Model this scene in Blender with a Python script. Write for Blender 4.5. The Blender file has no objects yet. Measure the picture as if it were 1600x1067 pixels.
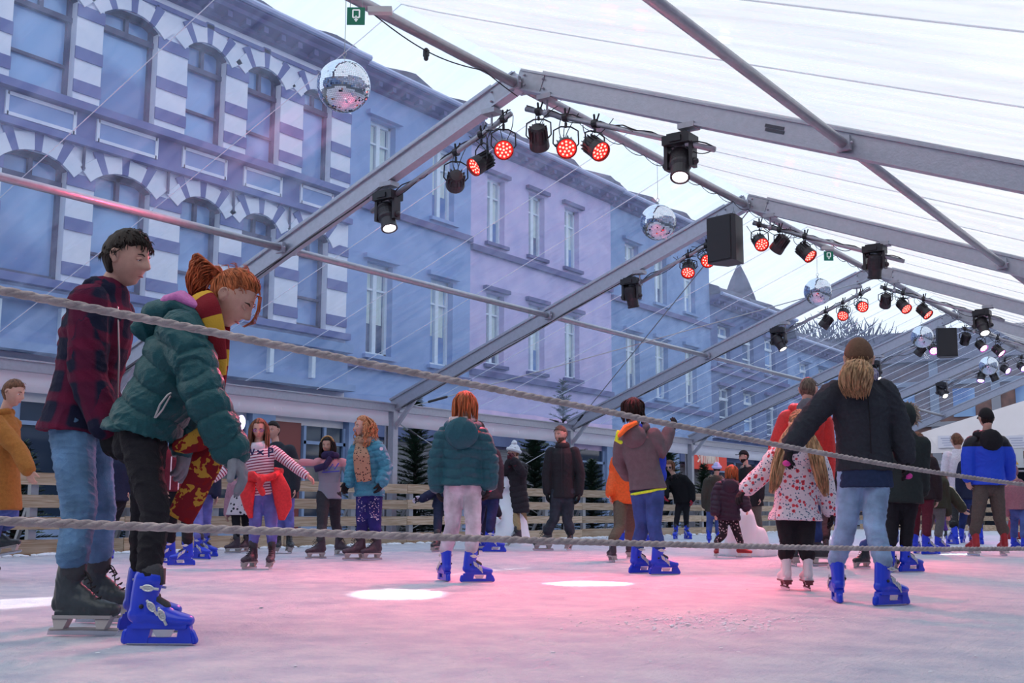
import bpy, math, random
import numpy as np
from mathutils import Vector, Matrix
random.seed(7); RNG = np.random.default_rng(7)
SC = bpy.context.scene
# ---------------------------------------------------------------- camera
FOC, PITCH, YAW, ROLL, CH = 1777.3738, .1476, .6199, .0046, .55
cy_, sy_ = math.cos(YAW), math.sin(YAW)
CF = np.array([-sy_*math.cos(PITCH), cy_*math.cos(PITCH), math.sin(PITCH)])
CR0 = np.array([cy_, sy_, 0.]); CU0 = np.cross(CR0, CF)
CR = CR0*math.cos(ROLL)+CU0*math.sin(ROLL); CU = -CR0*math.sin(ROLL)+CU0*math.cos(ROLL)
CC = np.array([0, 0, CH]); FH = np.array([-sy_, cy_, 0.])
cam = bpy.data.cameras.new('camera'); camo = bpy.data.objects.new('camera', cam)
SC.collection.objects.link(camo); SC.camera = camo
cam.sensor_width = 36; cam.lens = FOC/1600*36; cam.clip_end = 500
camo.matrix_world = Matrix(((CR[0], CU[0], -CF[0], 0), (CR[1], CU[1], -CF[1], 0), (CR[2], CU[2], -CF[2], CH), (0, 0, 0, 1)))
cam.dof.use_dof = False
SC.view_settings.view_transform = 'Standard'; SC.view_settings.look = 'None'
SC.view_settings.gamma = 1; SC.view_settings.exposure = 0.33; SC.view_settings.use_curve_mapping = False
SC.cycles.transparent_max_bounces = 48; SC.cycles.max_bounces = 8

def ray(u, v): return CF+CR*(u-800)/FOC+CU*(533.5-v)/FOC
def onx(u, v, x): d = ray(u, v); return CC+d*(x/d[0])
def ony(u, v, y): d = ray(u, v); return CC+d*(y/d[1])
def onz(u, v, z=0.): d = ray(u, v); return CC+d*((z-CH)/d[2])
def at(u, v, dh): d = ray(u, v); return CC+d*(dh/(d@FH))      # pixel -> point at horizontal distance dh

# ---------------------------------------------------------------- sky
W = bpy.data.worlds.new('sky'); SC.world = W; W.use_nodes = True
nt = W.node_tree; nt.nodes.clear()
def N(t, ty, **k):
    n = t.nodes.new(ty)
    for a, b in k.items():
        if a == 'ins':
            for i, val in b.items(): n.inputs[i].default_value = val
        else: setattr(n, a, b)
    return n
o = N(nt, 'ShaderNodeOutputWorld'); bg = N(nt, 'ShaderNodeBackground')
tc = N(nt, 'ShaderNodeTexCoord'); sep = N(nt, 'ShaderNodeSeparateXYZ')
nz = N(nt, 'ShaderNodeTexNoise', ins={'Scale': 2.2, 'Detail': 6.0, 'Roughness': .55})
mp = N(nt, 'ShaderNodeMapping'); mp.inputs['Scale'].default_value = (1, 1, 2.5)
ramp = N(nt, 'ShaderNodeValToRGB'); e = ramp.color_ramp.elements
e[0].position = 0.0; e[0].color = (1.0, .93, .9, 1)
e[1].position = 1.0; e[1].color = (.93, .96, 1.0, 1)
el = ramp.color_ramp.elements.new(.3); el.color = (.98, .97, .98, 1)
cr2 = N(nt, 'ShaderNodeValToRGB'); e = cr2.color_ramp.elements
e[0].position = .33; e[0].color = (.86, .90, .95, 1); e[1].position = .6; e[1].color = (1, 1, 1, 1)
mx = N(nt, 'ShaderNodeMix', data_type='RGBA', blend_type='MULTIPLY'); mx.inputs[0].default_value = 1
L = nt.links.new
L(tc.outputs['Generated'], sep.inputs[0]); L(sep.outputs[2], ramp.inputs[0])
L(tc.outputs['Generated'], mp.inputs[0]); L(mp.outputs[0], nz.inputs['Vector']); L(nz.outputs[0], cr2.inputs[0])
L(ramp.outputs[0], mx.inputs[6]); L(cr2.outputs[0], mx.inputs[7]); L(mx.outputs[2], bg.inputs[0]); L(bg.outputs[0], o.inputs[0])
bg.inputs[1].default_value = 1.2

# ---------------------------------------------------------------- materials
MATS = {}
def mat(name, col=(.5, .5, .5), rough=.6, metal=0., spec=.5, bump=0., bscale=20., var=0., emit=None, estr=0., sheen=0., stretch=(1, 1, 1), coord='Object', alpha=1., coat=0.):
    if name in MATS: return MATS[name]
    m = bpy.data.materials.new(name); m.use_nodes = True; t = m.node_tree
    b = t.nodes['Principled BSDF']; MATS[name] = m
    b.inputs['Base Color'].default_value = (*col, 1); b.inputs['Roughness'].default_value = rough
    b.inputs['Metallic'].default_value = metal; b.inputs['Specular IOR Level'].default_value = spec
    b.inputs['Coat Weight'].default_value = coat
    if sheen: b.inputs['Sheen Weight'].default_value = sheen
    if emit: b.inputs['Emission Color'].default_value = (*emit, 1); b.inputs['Emission Strength'].default_value = estr
    if alpha < 1: b.inputs['Alpha'].default_value = alpha
    tc = N(t, 'ShaderNodeTexCoord'); mp = N(t, 'ShaderNodeMapping'); mp.inputs['Scale'].default_value = stretch
    t.links.new(tc.outputs[coord], mp.inputs[0])
    nz = N(t, 'ShaderNodeTexNoise', ins={'Scale': bscale, 'Detail': 4.})
    t.links.new(mp.outputs[0], nz.inputs['Vector'])
    if bump:
        bp = N(t, 'ShaderNodeBump', ins={'Strength': min(1, bump), 'Distance': .01}); t.links.new(nz.outputs[0], bp.inputs['Height']); t.links.new(bp.outputs[0], b.inputs['Normal'])
    if var:
        n2 = N(t, 'ShaderNodeTexNoise', ins={'Scale': bscale*.35, 'Detail': 3.}); t.links.new(mp.outputs[0], n2.inputs['Vector'])
        mr = N(t, 'ShaderNodeMapRange', ins={1: .3, 2: .7, 3: 1-var, 4: 1+var}); t.links.new(n2.outputs[0], mr.inputs[0])
        hs = N(t, 'ShaderNodeMix', data_type='RGBA', blend_type='MULTIPLY'); hs.inputs[0].default_value = 1; hs.inputs[6].default_value = (*col, 1)
        t.links.new(mr.outputs[0], hs.inputs[7]); t.links.new(hs.outputs[2], b.inputs['Base Color'])
    return m

# ---------------------------------------------------------------- mesh building
def frame_of(d, ref=None):
    d = np.array(d, float); d /= np.linalg.norm(d)+1e-12
    r = np.array(ref if ref is not None else ([0, 0, 1] if abs(d[2]) < .9 else [0, 1, 0]), float)
    s = np.cross(d, r); n = np.linalg.norm(s)
    if n < 1e-6: s = np.cross(d, [1, 0.1, 0]); n = np.linalg.norm(s)
    s /= n; return s, np.cross(s, d), d
class MB:
    def __init__(s): s.v = []; s.f = []; s.m = []; s.n = 0; s.fc = []
    def add(s, v, f, mi=0):
        v = np.asarray(v, float).reshape(-1, 3); s.v.append(v); s.f += [tuple(int(i)+s.n for i in q) for q in f]; s.m += [mi]*len(f); s.n += len(v); s.fc.append(len(f)); return s
    def box(s, c, size, M=None, mi=0):
        h = np.array(size)/2; P = np.array([[x, y, z] for x in (-1, 1) for y in (-1, 1) for z in (-1, 1)])*h
        if M is not None: P = P@np.array(M).T
        return s.add(P+np.array(c), [(0, 1, 3, 2), (4, 6, 7, 5), (0, 4, 5, 1), (2, 3, 7, 6), (0, 2, 6, 4), (1, 5, 7, 3)], mi)
    def beam(s, a, b, w, h, ref=None, mi=0):     # box between two points; w across, h along ref/up
        a = np.array(a, float); b = np.array(b, float); sd, up, d = frame_of(b-a, ref)
        return s.box((a+b)/2, (w, h, np.linalg.norm(b-a)), np.stack([sd, up, d], 1), mi)
    def tube(s, pts, r, n=10, ry=None, side=None, cap=True, mi=0, rnd=True, rnd0=True):
        pts = np.array(pts, float); k = len(pts); r = np.broadcast_to(np.array(r, float), (k,)).copy(); ry = r if ry is None else np.broadcast_to(np.array(ry, float), (k,)).copy()
        T = np.gradient(pts, axis=0); T /= np.linalg.norm(T, axis=1)[:, None]+1e-12
        if side is None:
            sd, up, _ = frame_of(T[0]); S = [sd]
            for i in range(1, k):
                q = S[-1]-T[i]*(S[-1]@T[i]); q /= np.linalg.norm(q)+1e-12; S.append(q)
            S = np.array(S)
        else:
            S = np.array(side, float); S = np.broadcast_to(S, (k, 3)).copy()
            S -= T*(S*T).sum(1)[:, None]; S /= np.linalg.norm(S, axis=1)[:, None]+1e-12
        Uv = np.cross(T, S)
        if cap and rnd:                 # rounded ends
            P = [];R = [];Y = [];SS = [];UU = []
            def app(p, a, b, sv, uv): P.append(p);R.append(a);Y.append(b);SS.append(sv);UU.append(uv)
            for q in (1., .8, .45) if rnd0 else (): app(pts[0]-T[0]*min(r[0], ry[0])*q, r[0]*math.sqrt(max(0, 1-q*q))+1e-5, ry[0]*math.sqrt(max(0, 1-q*q))+1e-5, S[0], Uv[0])
            for i in range(k): app(pts[i], r[i], ry[i], S[i], Uv[i])
            for q in (.45, .8, 1.): app(pts[-1]+T[-1]*min(r[-1], ry[-1])*q, r[-1]*math.sqrt(max(0, 1-q*q))+1e-5, ry[-1]*math.sqrt(max(0, 1-q*q))+1e-5, S[-1], Uv[-1])
            pts = np.array(P); r = np.array(R); ry = np.array(Y); S = np.array(SS); Uv = np.array(UU); k = len(pts)
        an = np.linspace(0, 2*np.pi, n, endpoint=False); c, sn = np.cos(an), np.sin(an)
        V = pts[:, None, :]+S[:, None, :]*(r[:, None]*c)[..., None]+Uv[:, None, :]*(ry[:, None]*sn)[..., None]
        F = [(i*n+j, i*n+(j+1) % n, (i+1)*n+(j+1) % n, (i+1)*n+j) for i in range(k-1) for j in range(n)]
        if cap: F += [tuple(range(n))[::-1], tuple((k-1)*n+j for j in range(n))]
        return s.add(V.reshape(-1, 3), F, mi)
    def ell(s, c, r, M=None, nu=16, nv=10, mi=0):
        r = np.broadcast_to(np.array(r, float), (3,)); V = [[0, 0, -1]]
        for i in range(1, nv):
            a = -math.pi/2+math.pi*i/nv
            for j in range(nu):
                b = 2*math.pi*j/nu; V.append([math.cos(a)*math.cos(b), math.cos(a)*math.sin(b), math.sin(a)])
        V.append([0, 0, 1]); V = np.array(V)*r
        if M is not None: V = V@np.array(M).T
        F = [(0, 1+(j+1) % nu, 1+j) for j in range(nu)]
        for i in range(nv-2):
            for j in range(nu): F.append((1+i*nu+j, 1+i*nu+(j+1) % nu, 1+(i+1)*nu+(j+1) % nu, 1+(i+1)*nu+j))
        l = len(V)-1; F += [(l, l-nu+j, l-nu+(j+1) % nu) for j in range(nu)]
        return s.add(V+np.array(c), F, mi)
    def lathe(s, c, prof, M=None, n=20, mi=0):   # prof: (radius, z)
        V = [[r*math.cos(2*math.pi*j/n), r*math.sin(2*math.pi*j/n), z] for r, z in prof for j in range(n)]; V = np.array(V)
        if M is not None: V = V@np.array(M).T
        k = len(prof); F = [(i*n+j, i*n+(j+1) % n, (i+1)*n+(j+1) % n, (i+1)*n+j) for i in range(k-1) for j in range(n)]
        F += [tuple(range(n))[::-1], tuple((k-1)*n+j for j in range(n))]
        return s.add(V+np.array(c), F, mi)
    def prism(s, pts, off, mi=0):       # polygon (3d pts) extruded by off
        p = np.array(pts, float); k = len(p)
        F = [tuple(range(k))[::-1], tuple(range(k, 2*k))]+[(i, (i+1) % k, k+(i+1) % k, k+i) for i in range(k)]
        return s.add(np.vstack([p, p+np.array(off)]), F, mi)
    def cat(s): return np.vstack(s.v)
    def build(s, name, mats, parent=None, org=None, smooth=False, kind=None, along=None):
        # pieces that stand clear of each other become objects of their own
        k = len(s.v); s.made = []
        if 1 < k <= 400 and parent is not None and kind is None or (parent is None and along == 'split'):
            lo = np.array([v.min(0) for v in s.v]); hi = np.array([v.max(0) for v in s.v]); sz = (hi-lo).max(1); gap = np.maximum(0, np.maximum(lo[:, None]-hi[None], lo[None]-hi[:, None]))
            near = np.sqrt((gap**2).sum(2)) <= np.maximum(.02, .5*np.maximum(sz[:, None], sz[None])); lab = np.arange(k)
            while True:
                l2 = np.array([lab[near[i]].min() for i in range(k)])
                if (l2 == lab).all(): break
                lab = l2
            us = np.unique(lab)
            if len(us) > 1:
                fo = np.r_[0, np.cumsum(s.fc)]; vo = np.r_[0, np.cumsum([len(v) for v in s.v])]
                for u in us:
                    V = []; F = []; MI = []; n = 0
                    for i in np.nonzero(lab == u)[0]:
                        V.append(s.v[i]); F += [tuple(q-int(vo[i])+n for q in f) for f in s.f[fo[i]:fo[i+1]]]; MI += s.m[fo[i]:fo[i+1]]; n += len(s.v[i])
                    s.made.append(mkobj(name, np.vstack(V), F, mats, parent, org, smooth, MI))
                return s.made[0]
        ob = mkobj(name, s.cat(), s.f, mats, parent, org, smooth, s.m, kind); s.made = [ob]; return ob
def mkmesh(name, V, F, mats, smooth=False, mi=None):
    me = bpy.data.meshes.new(name)
    if isinstance(F, tuple):            # numpy (loops, sizes)
        lv, sz = F; me.vertices.add(len(V)); me.vertices.foreach_set('co', np.asarray(V, np.float32).ravel())
        me.loops.add(len(lv)); me.loops.foreach_set('vertex_index', lv); me.polygons.add(len(sz))
        st = np.zeros(len(sz), np.int32); st[1:] = np.cumsum(sz)[:-1]; me.polygons.foreach_set('loop_start', st); me.update(calc_edges=True)
    else:
        me.from_pydata([tuple(x) for x in V], [], F)
    if not isinstance(mats, (list, tuple)): mats = [mats]
    for m in mats: me.materials.append(m)
    if mi is not None and len(mats) > 1: me.polygons.foreach_set('material_index', np.array(mi, np.int32))
    if smooth: me.polygons.foreach_set('use_smooth', np.ones(len(me.polygons), bool))
    me.update(); return me
def mkobj(name, V, F, mats, parent=None, org=None, smooth=False, mi=None, kind=None):
    V = np.asarray(V, float)
    if org is None and parent is not None: org = parent.get('_o') and np.array(parent['_o'])
    if org is None: org = np.zeros(3)
    ob = bpy.data.objects.new(name, mkmesh(name, V-np.array(org), F, mats, smooth, mi)); SC.collection.objects.link(ob)
    ob['_o'] = [float(x) for x in org]
    if parent is not None: ob.parent = parent
    else: ob.location = Vector([float(x) for x in org])
    if kind: ob['kind'] = kind
    return ob
def tag(ob, label, cat, group=None, kind=None):
    ob['label'] = label; ob['category'] = cat
    if group: ob['group'] = group
    if kind: ob['kind'] = kind
    return ob
def thing(name, loc, label, cat, group=None):
    o = bpy.data.objects.new(name, None); SC.collection.objects.link(o); o.location = Vector([float(x) for x in loc]); o['_o'] = [float(x) for x in loc]; o.empty_display_size = .1
    return tag(o, label, cat, group)
def copy_tree(o, parent=None):
    c = o.copy(); SC.collection.objects.link(c)
    if parent is not None: c.parent = parent
    for ch in o.children: copy_tree(ch, c)
    return c
def lerp(a, b, t): return np.array(a)*(1-t)+np.array(b)*t
def sag(a, b, d, n=12):
    t = np.linspace(0, 1, n)[:, None]; p = np.array(a)*(1-t)+np.array(b)*t; p[:, 2] -= d*4*(t*(1-t))[:, 0]; return p
# ---------------------------------------------------------------- tent geometry
XE, XR, XQ = -12.83, -6.32, .19; ZE, ZR = 2.304, 4.85; Y0, BAY = 8.97, 5.55
YS = [Y0+BAY*k for k in range(-1, 6)]           # Z A B C D E F
def zroof(x): return ZR-(ZR-ZE)/6.51*abs(x-XR)
M_alu = mat('brushed_aluminium', (.46, .46, .52), .42, .7, bump=.15, bscale=60, var=.06)
M_pipe = mat('galvanised_pipe', (.40, .39, .43), .42, .7, bump=.1, bscale=40, var=.1)
M_blk = mat('black_plastic', (.016, .014, .018), .45, bump=.1, bscale=90)
M_cable = mat('black_cable', (.015, .015, .018), .5)
M_steel = mat('steel_wire', (.35, .36, .38), .35, .9)
def membrane(name, tint, haze, gl, hazecol):
    m = bpy.data.materials.new(name); m.use_nodes = True; t = m.node_tree; t.nodes.clear(); l = t.links.new
    out = N(t, 'ShaderNodeOutputMaterial'); tr = N(t, 'ShaderNodeBsdfTransparent'); tr.inputs[0].default_value = (*tint, 1)
    g = N(t, 'ShaderNodeBsdfGlossy'); g.inputs['Roughness'].default_value = .07; g.inputs[0].default_value = (1, 1, 1, 1)
    tl = N(t, 'ShaderNodeBsdfTranslucent'); tl.inputs[0].default_value = (*hazecol, 1); df = N(t, 'ShaderNodeBsdfDiffuse'); df.inputs[0].default_value = (*hazecol, 1)
    a = N(t, 'ShaderNodeAddShader'); m1 = N(t, 'ShaderNodeMixShader'); m2 = N(t, 'ShaderNodeMixShader')
    ad = N(t, 'ShaderNodeMixShader'); ad.inputs[0].default_value = .5
    l(tl.outputs[0], ad.inputs[1]); l(df.outputs[0], ad.inputs[2])
    tc = N(t, 'ShaderNodeTexCoord'); mp = N(t, 'ShaderNodeMapping'); mp.inputs['Scale'].default_value = (.35, 3.2, .35)
    nz = N(t, 'ShaderNodeTexNoise', ins={'Scale': 1.6, 'Detail': 5., 'Distortion': .5}); l(tc.outputs['Object'], mp.inputs[0]); l(mp.outputs[0], nz.inputs['Vector'])
    mr = N(t, 'ShaderNodeMapRange', ins={1: .35, 2: .75, 3: haze*.55, 4: haze*1.7}); l(nz.outputs[0], mr.inputs[0])
    mp2 = N(t, 'ShaderNodeMapping'); mp2.inputs['Scale'].default_value = (.25, 1.6, .25)
    n2 = N(t, 'ShaderNodeTexNoise', ins={'Scale': 1.3, 'Detail': 2.}); l(tc.outputs['Object'], mp2.inputs[0]); l(mp2.outputs[0], n2.inputs['Vector'])
    bp = N(t, 'ShaderNodeBump', ins={'Strength': .25, 'Distance': .08}); l(n2.outputs[0], bp.inputs['Height']); l(bp.outputs[0], g.inputs['Normal'])
    fr = N(t, 'ShaderNodeLayerWeight', ins={'Blend': gl}); 
    l(mr.outputs[0], m1.inputs[0]); l(tr.outputs[0], m1.inputs[1]); l(ad.outputs[0], m1.inputs[2])
    cl = N(t, 'ShaderNodeMath', operation='MULTIPLY'); cl.inputs[1].default_value = .35; cm = N(t, 'ShaderNodeMath', operation='MINIMUM'); cm.inputs[1].default_value = .07; l(fr.outputs['Fresnel'], cl.inputs[0]); l(cl.outputs[0], cm.inputs[0]); l(cm.outputs[0], m2.inputs[0]); l(m1.outputs[0], m2.inputs[1]); l(g.outputs[0], m2.inputs[2]); l(m2.outputs[0], out.inputs[0]); return m
M_clearL = membrane('clear_pvc_membrane', (.73, .86, 1.0), .16, .12, (.55, .70, 1.))  # PVC haze; its blue colour also stands in for reflected sky
M_clearR = membrane('hazy_pvc_membrane', (.79, .84, .87), .34, .14, (.93, .95, .98))
M_seam_streak = mat('membrane_seam_streak', (.9, .93, 1.), .4, alpha=.55)
M_val = mat('white_tent_fabric', (.88, .86, .9), .75, bump=.25, bscale=6, var=.03)
# membranes, one sheet per bay and slope
def sheet(y0, y1, side):
    nx, ny = 60, 14; xe = XE if side < 0 else XQ
    xs = np.linspace(XR, xe, nx); ys = np.linspace(y0, y1, ny)
    X, Yv = np.meshgrid(xs, ys, indexing='ij'); t = (Yv-y0)/(y1-y0); u = (X-XR)/(xe-XR)
    dip = -.05*np.sin(np.pi*t)*np.sin(np.pi*np.clip(u, 0, 1))**.5
    wr = .006*np.sin(u*55+3*np.sin(t*3+y0))*(np.abs(t-.5)*2)**2
    wr += .012*np.sin(t*26+np.sin(u*5+y0)*1.5)*np.clip(u, 0, 1)
    Z = np.vectorize(zroof)(X)+.12+dip+wr
    V = np.stack([X, Yv, Z], -1).reshape(-1, 3); F = [(i*ny+j, i*ny+j+1, (i+1)*ny+j+1, (i+1)*ny+j) for i in range(nx-1) for j in range(ny-1)]
    ob = mkobj('ceiling', V, F, M_clearL if side < 0 else M_clearR, smooth=True, kind='structure')
    sm = MB()
    offs = (.9, 2.28, 3.73) if y0 < 20 else (.55, 1.2, 2.1, 2.9, 3.7, 4.6)  # far bays: extra lines stand for wrinkles and reflections in the sheet
    for a in offs:
        j = a/(y1-y0); pts = []
        for x in np.linspace(XR, xe, 16):
            uu = (x-XR)/(xe-XR); pts.append((x, y0+a, zroof(x)+.115-.05*math.sin(math.pi*j)*math.sin(math.pi*min(1, max(0, uu)))**.5))
        sm.tube(pts, .006, 4, rnd=False)
    sm.build('ceiling_seam_streak', M_seam_streak, ob)
for a, b in zip(YS[:-1], YS[1:]):
    sheet(a, b, -1); sheet(a, b, 1)
# arch frames
wh = ['behind the first mirror ball', 'second', 'third']
def arch(k, y):
    names = ['nearest aluminium tent arch, mostly above the camera', 'large aluminium tent arch with the nearest row of red lamps', 'aluminium tent arch ending at the grey post beside the curly haired woman',
             'aluminium tent arch whose post stands right behind the man in black', 'aluminium tent arch behind the third mirror ball', 'far aluminium tent arch behind the small purple lamps', 'last aluminium gable arch in front of the white marquee']
    t = thing('tent_arch', (XR, y, ZR), names[k], 'tent frame', 'aluminium arches of the tent')
    for xe in (XE, XQ):
        m = MB(); a = np.array([XR, y, ZR]); b = np.array([xe, y, ZE]); d = b-a; d /= np.linalg.norm(d); up = np.array([-d[2], 0, d[0]]); up *= np.sign(up[2])
        m.beam(a+d*.02, b, .075, .2, up)
        for o_ in (-.095, .095): m.beam(a+d*.02+up*o_, b+up*o_, .125, .02, up)
        for q in (-.055, .055): m.beam(a+d*.3+up*.108+np.array([0, q, 0]), b+up*.108+np.array([0, q, 0]), .018, .03, up)
        m.build('rafter', M_alu, t)
        m = MB(); m.box((xe, y, (ZE-.15)/2-.07), (.12, .12, ZE+.15)); m.box((xe-.1*np.sign(xe-XR)*-1, y, (ZE-.15)/2-.07), (.03, .17, ZE+.15)); m.box((xe, y, -.13), (.34, .34, .02)); m.build('post', M_alu, t)
        m = MB(); kb = np.array([xe, y, ZE-.42]); m.beam(kb, b-d*.5-up*.08, .05, .07); m.build('knee_brace', M_alu, t)
    m = MB()
    for sx in (-1, 1):
        d = np.array([sx*6.51, 0, ZE-ZR]); d /= np.linalg.norm(d)
        for r_ in (.1, .34):
            for z_ in (-.05, .05):
                p = np.array([XR, y-.04, ZR])+d*r_+np.array([0, 0, z_]); m.tube([p, p-np.array([0, .022, 0])], .012, 8)
    m.beam((XR-.3, y-.041, ZR-.117), (XR, y-.041, ZR), .012, .19, (0, 0, 1)); m.beam((XR+.3, y-.041, ZR-.117), (XR, y-.041, ZR), .012, .19, (0, 0, 1))
    m.build('apex_bracket', M_pipe, t)
for k, y in enumerate(YS): arch(k, y)
# purlins
XM = XR-.508*6.51; XM2 = XR+.508*6.51
M_pinkpipe = M_pipe
bayn = ['nearest', 'second', 'third', 'fourth', 'fifth', 'farthest']
for k, (a, b) in enumerate(zip(YS[:-1], YS[1:])):
    for x, nm in ((XM, 'halfway down the left roof slope'), (XR, 'along the roof ridge'), (XM2, 'halfway down the right roof slope')):
        z = zroof(x)-(.02 if x != XR else .06); m = MB(); m.tube([(x, a+.06, z), (x, b-.06, z)], .042 if x != XR else .05, 14, rnd=False)
        ob = m.build('purlin_pipe', M_pipe, org=(x, (a+b)/2, z), smooth=True)
        m2 = MB()
        for yy in (a+.09, b-.09): m2.box((x, yy, z), (.12, .05, .12)); m2.tube([(x-.07, yy, z), (x+.07, yy, z)], .012, 6)
        m2.build('end_bracket', M_alu, ob)
        tag(ob, f'round metal roof pipe {nm}, {bayn[k]} bay of the tent', 'pipe', 'round roof pipes')
    m = MB(); m.box((XE+.02, (a+b)/2, ZE-.045), (.14, b-a-.12, .13)); m.box((XE+.10, (a+b)/2, ZE+.02), (.03, b-a-.12, .02))
    ob = m.build('eave_beam', M_alu, org=(XE, (a+b)/2, ZE)); tag(ob, f'aluminium eave beam above the white valance, {bayn[k]} bay on the left', 'beam', 'eave beams on the left')
    xs = np.linspace(a+.05, b-.1, 40); V = []
    for y in xs:
        V += [(XE-.02+.006*math.sin(y*9), y, ZE-.11), (XE-.02+.012*math.sin(y*7+1), y, ZE-.35)]
    V = np.array(V); F = [(2*i, 2*i+2, 2*i+3, 2*i+1) for i in range(len(xs)-1)]; n_ = len(V); V = np.vstack([V, V+[-.006, 0, 0]]); F += [(q[3]+n_, q[2]+n_, q[1]+n_, q[0]+n_) for q in F]+[(2*i+1, 2*i+3, 2*i+3+n_, 2*i+1+n_) for i in range(len(xs)-1)]
    ob = mkobj('tent_valance', V, F, M_val, org=(XE, (a+b)/2, ZE), smooth=True); tag(ob, f'white fabric valance hanging below the left eave, {bayn[k]} bay', 'valance', 'white valances under the left eave')
    m = MB(); m.box((XQ, (a+b)/2, ZE-.045), (.14, b-a-.12, .13)); ob = m.build('eave_beam', M_alu, org=(XQ, (a+b)/2, ZE)); tag(ob, f'aluminium eave beam on the right side, {bayn[k]} bay', 'beam', 'eave beams on the right')
# bracing wires of the bay between the second and third arch
yB, yC = YS[2], YS[3]
for a, b, lb in (((XE, yB, ZE-.1), (XR, yC, ZR-.15), 'thin bracing wire rising to the right under the left roof slope'), ((XE, yC, ZE-.1), (XR, yB, ZR-.15), 'thin bracing wire crossing the other, rising to the loudspeaker arch'),
               ((XE+.02, yB, ZE-.25), (XE+.02, yC, 0.05), 'bracing wire running down to the right from the post beside the curly haired woman'), ((XE+.02, yC, ZE-.25), (XE+.02, yB, .05), 'bracing wire running down to the left from the post behind the man in black')):
    m = MB(); m.tube([a, b], .009, 6, rnd=False); ob = m.build('bracing_wire', M_steel, org=a); tag(ob, lb, 'wire')
    m = MB(); p = lerp(a, b, .07); q = lerp(a, b, .105); m.tube([p, q], .022, 8); m.build('turnbuckle', M_blk, ob)

# ---------------------------------------------------------------- lighting bars and lamps
M_lens = mat('red_lamp_glass', (.25, .0, .0), .2, emit=(1, .015, .01), estr=1.6)
M_led = mat('red_led', (1, .3, .2), .3, emit=(1, .11, .09), estr=6)
M_lensP = mat('magenta_lamp_glass', (.2, .0, .2), .2, emit=(.9, .1, .8), estr=3)
M_ledP = mat('magenta_led', (1, .5, 1), .3, emit=(1, .55, 1), estr=11)
M_lensV = mat('violet_lamp_glass', (.1, .0, .25), .2, emit=(.35, .1, 1), estr=2.2)
M_ledV = mat('violet_led', (1, .5, 1), .3, emit=(.75, .6, 1), estr=8)
M_dark = mat('dark_lens', (.01, .01, .012), .15)
M_white = mat('white_beam_lens', (1, 1, 1), .2, emit=(1, .98, 1), estr=12)
M_body = mat('black_lamp_housing', (.028, .022, .026), .42, bump=.1, bscale=70)
def basis(d):
    s, u, f = frame_of(d); return np.stack([s, u, f], 1)
def spot(name, p, tgt, col, w, ang, blend=.6, parent=None, rad=.06):
    l = bpy.data.lights.new(name, 'SPOT'); l.energy = w; l.color = col; l.spot_size = math.radians(ang); l.spot_blend = blend; l.shadow_soft_size = rad
    o = bpy.data.objects.new(name, l); SC.collection.objects.link(o)
    d = Vector(tgt)-Vector(p); o.rotation_euler = d.to_track_quat('-Z', 'Y').to_euler(); o.location = Vector(p)
    if parent is not None: o.parent = parent; o.location = Vector(p)-Vector(parent['_o'])
    return o
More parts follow.
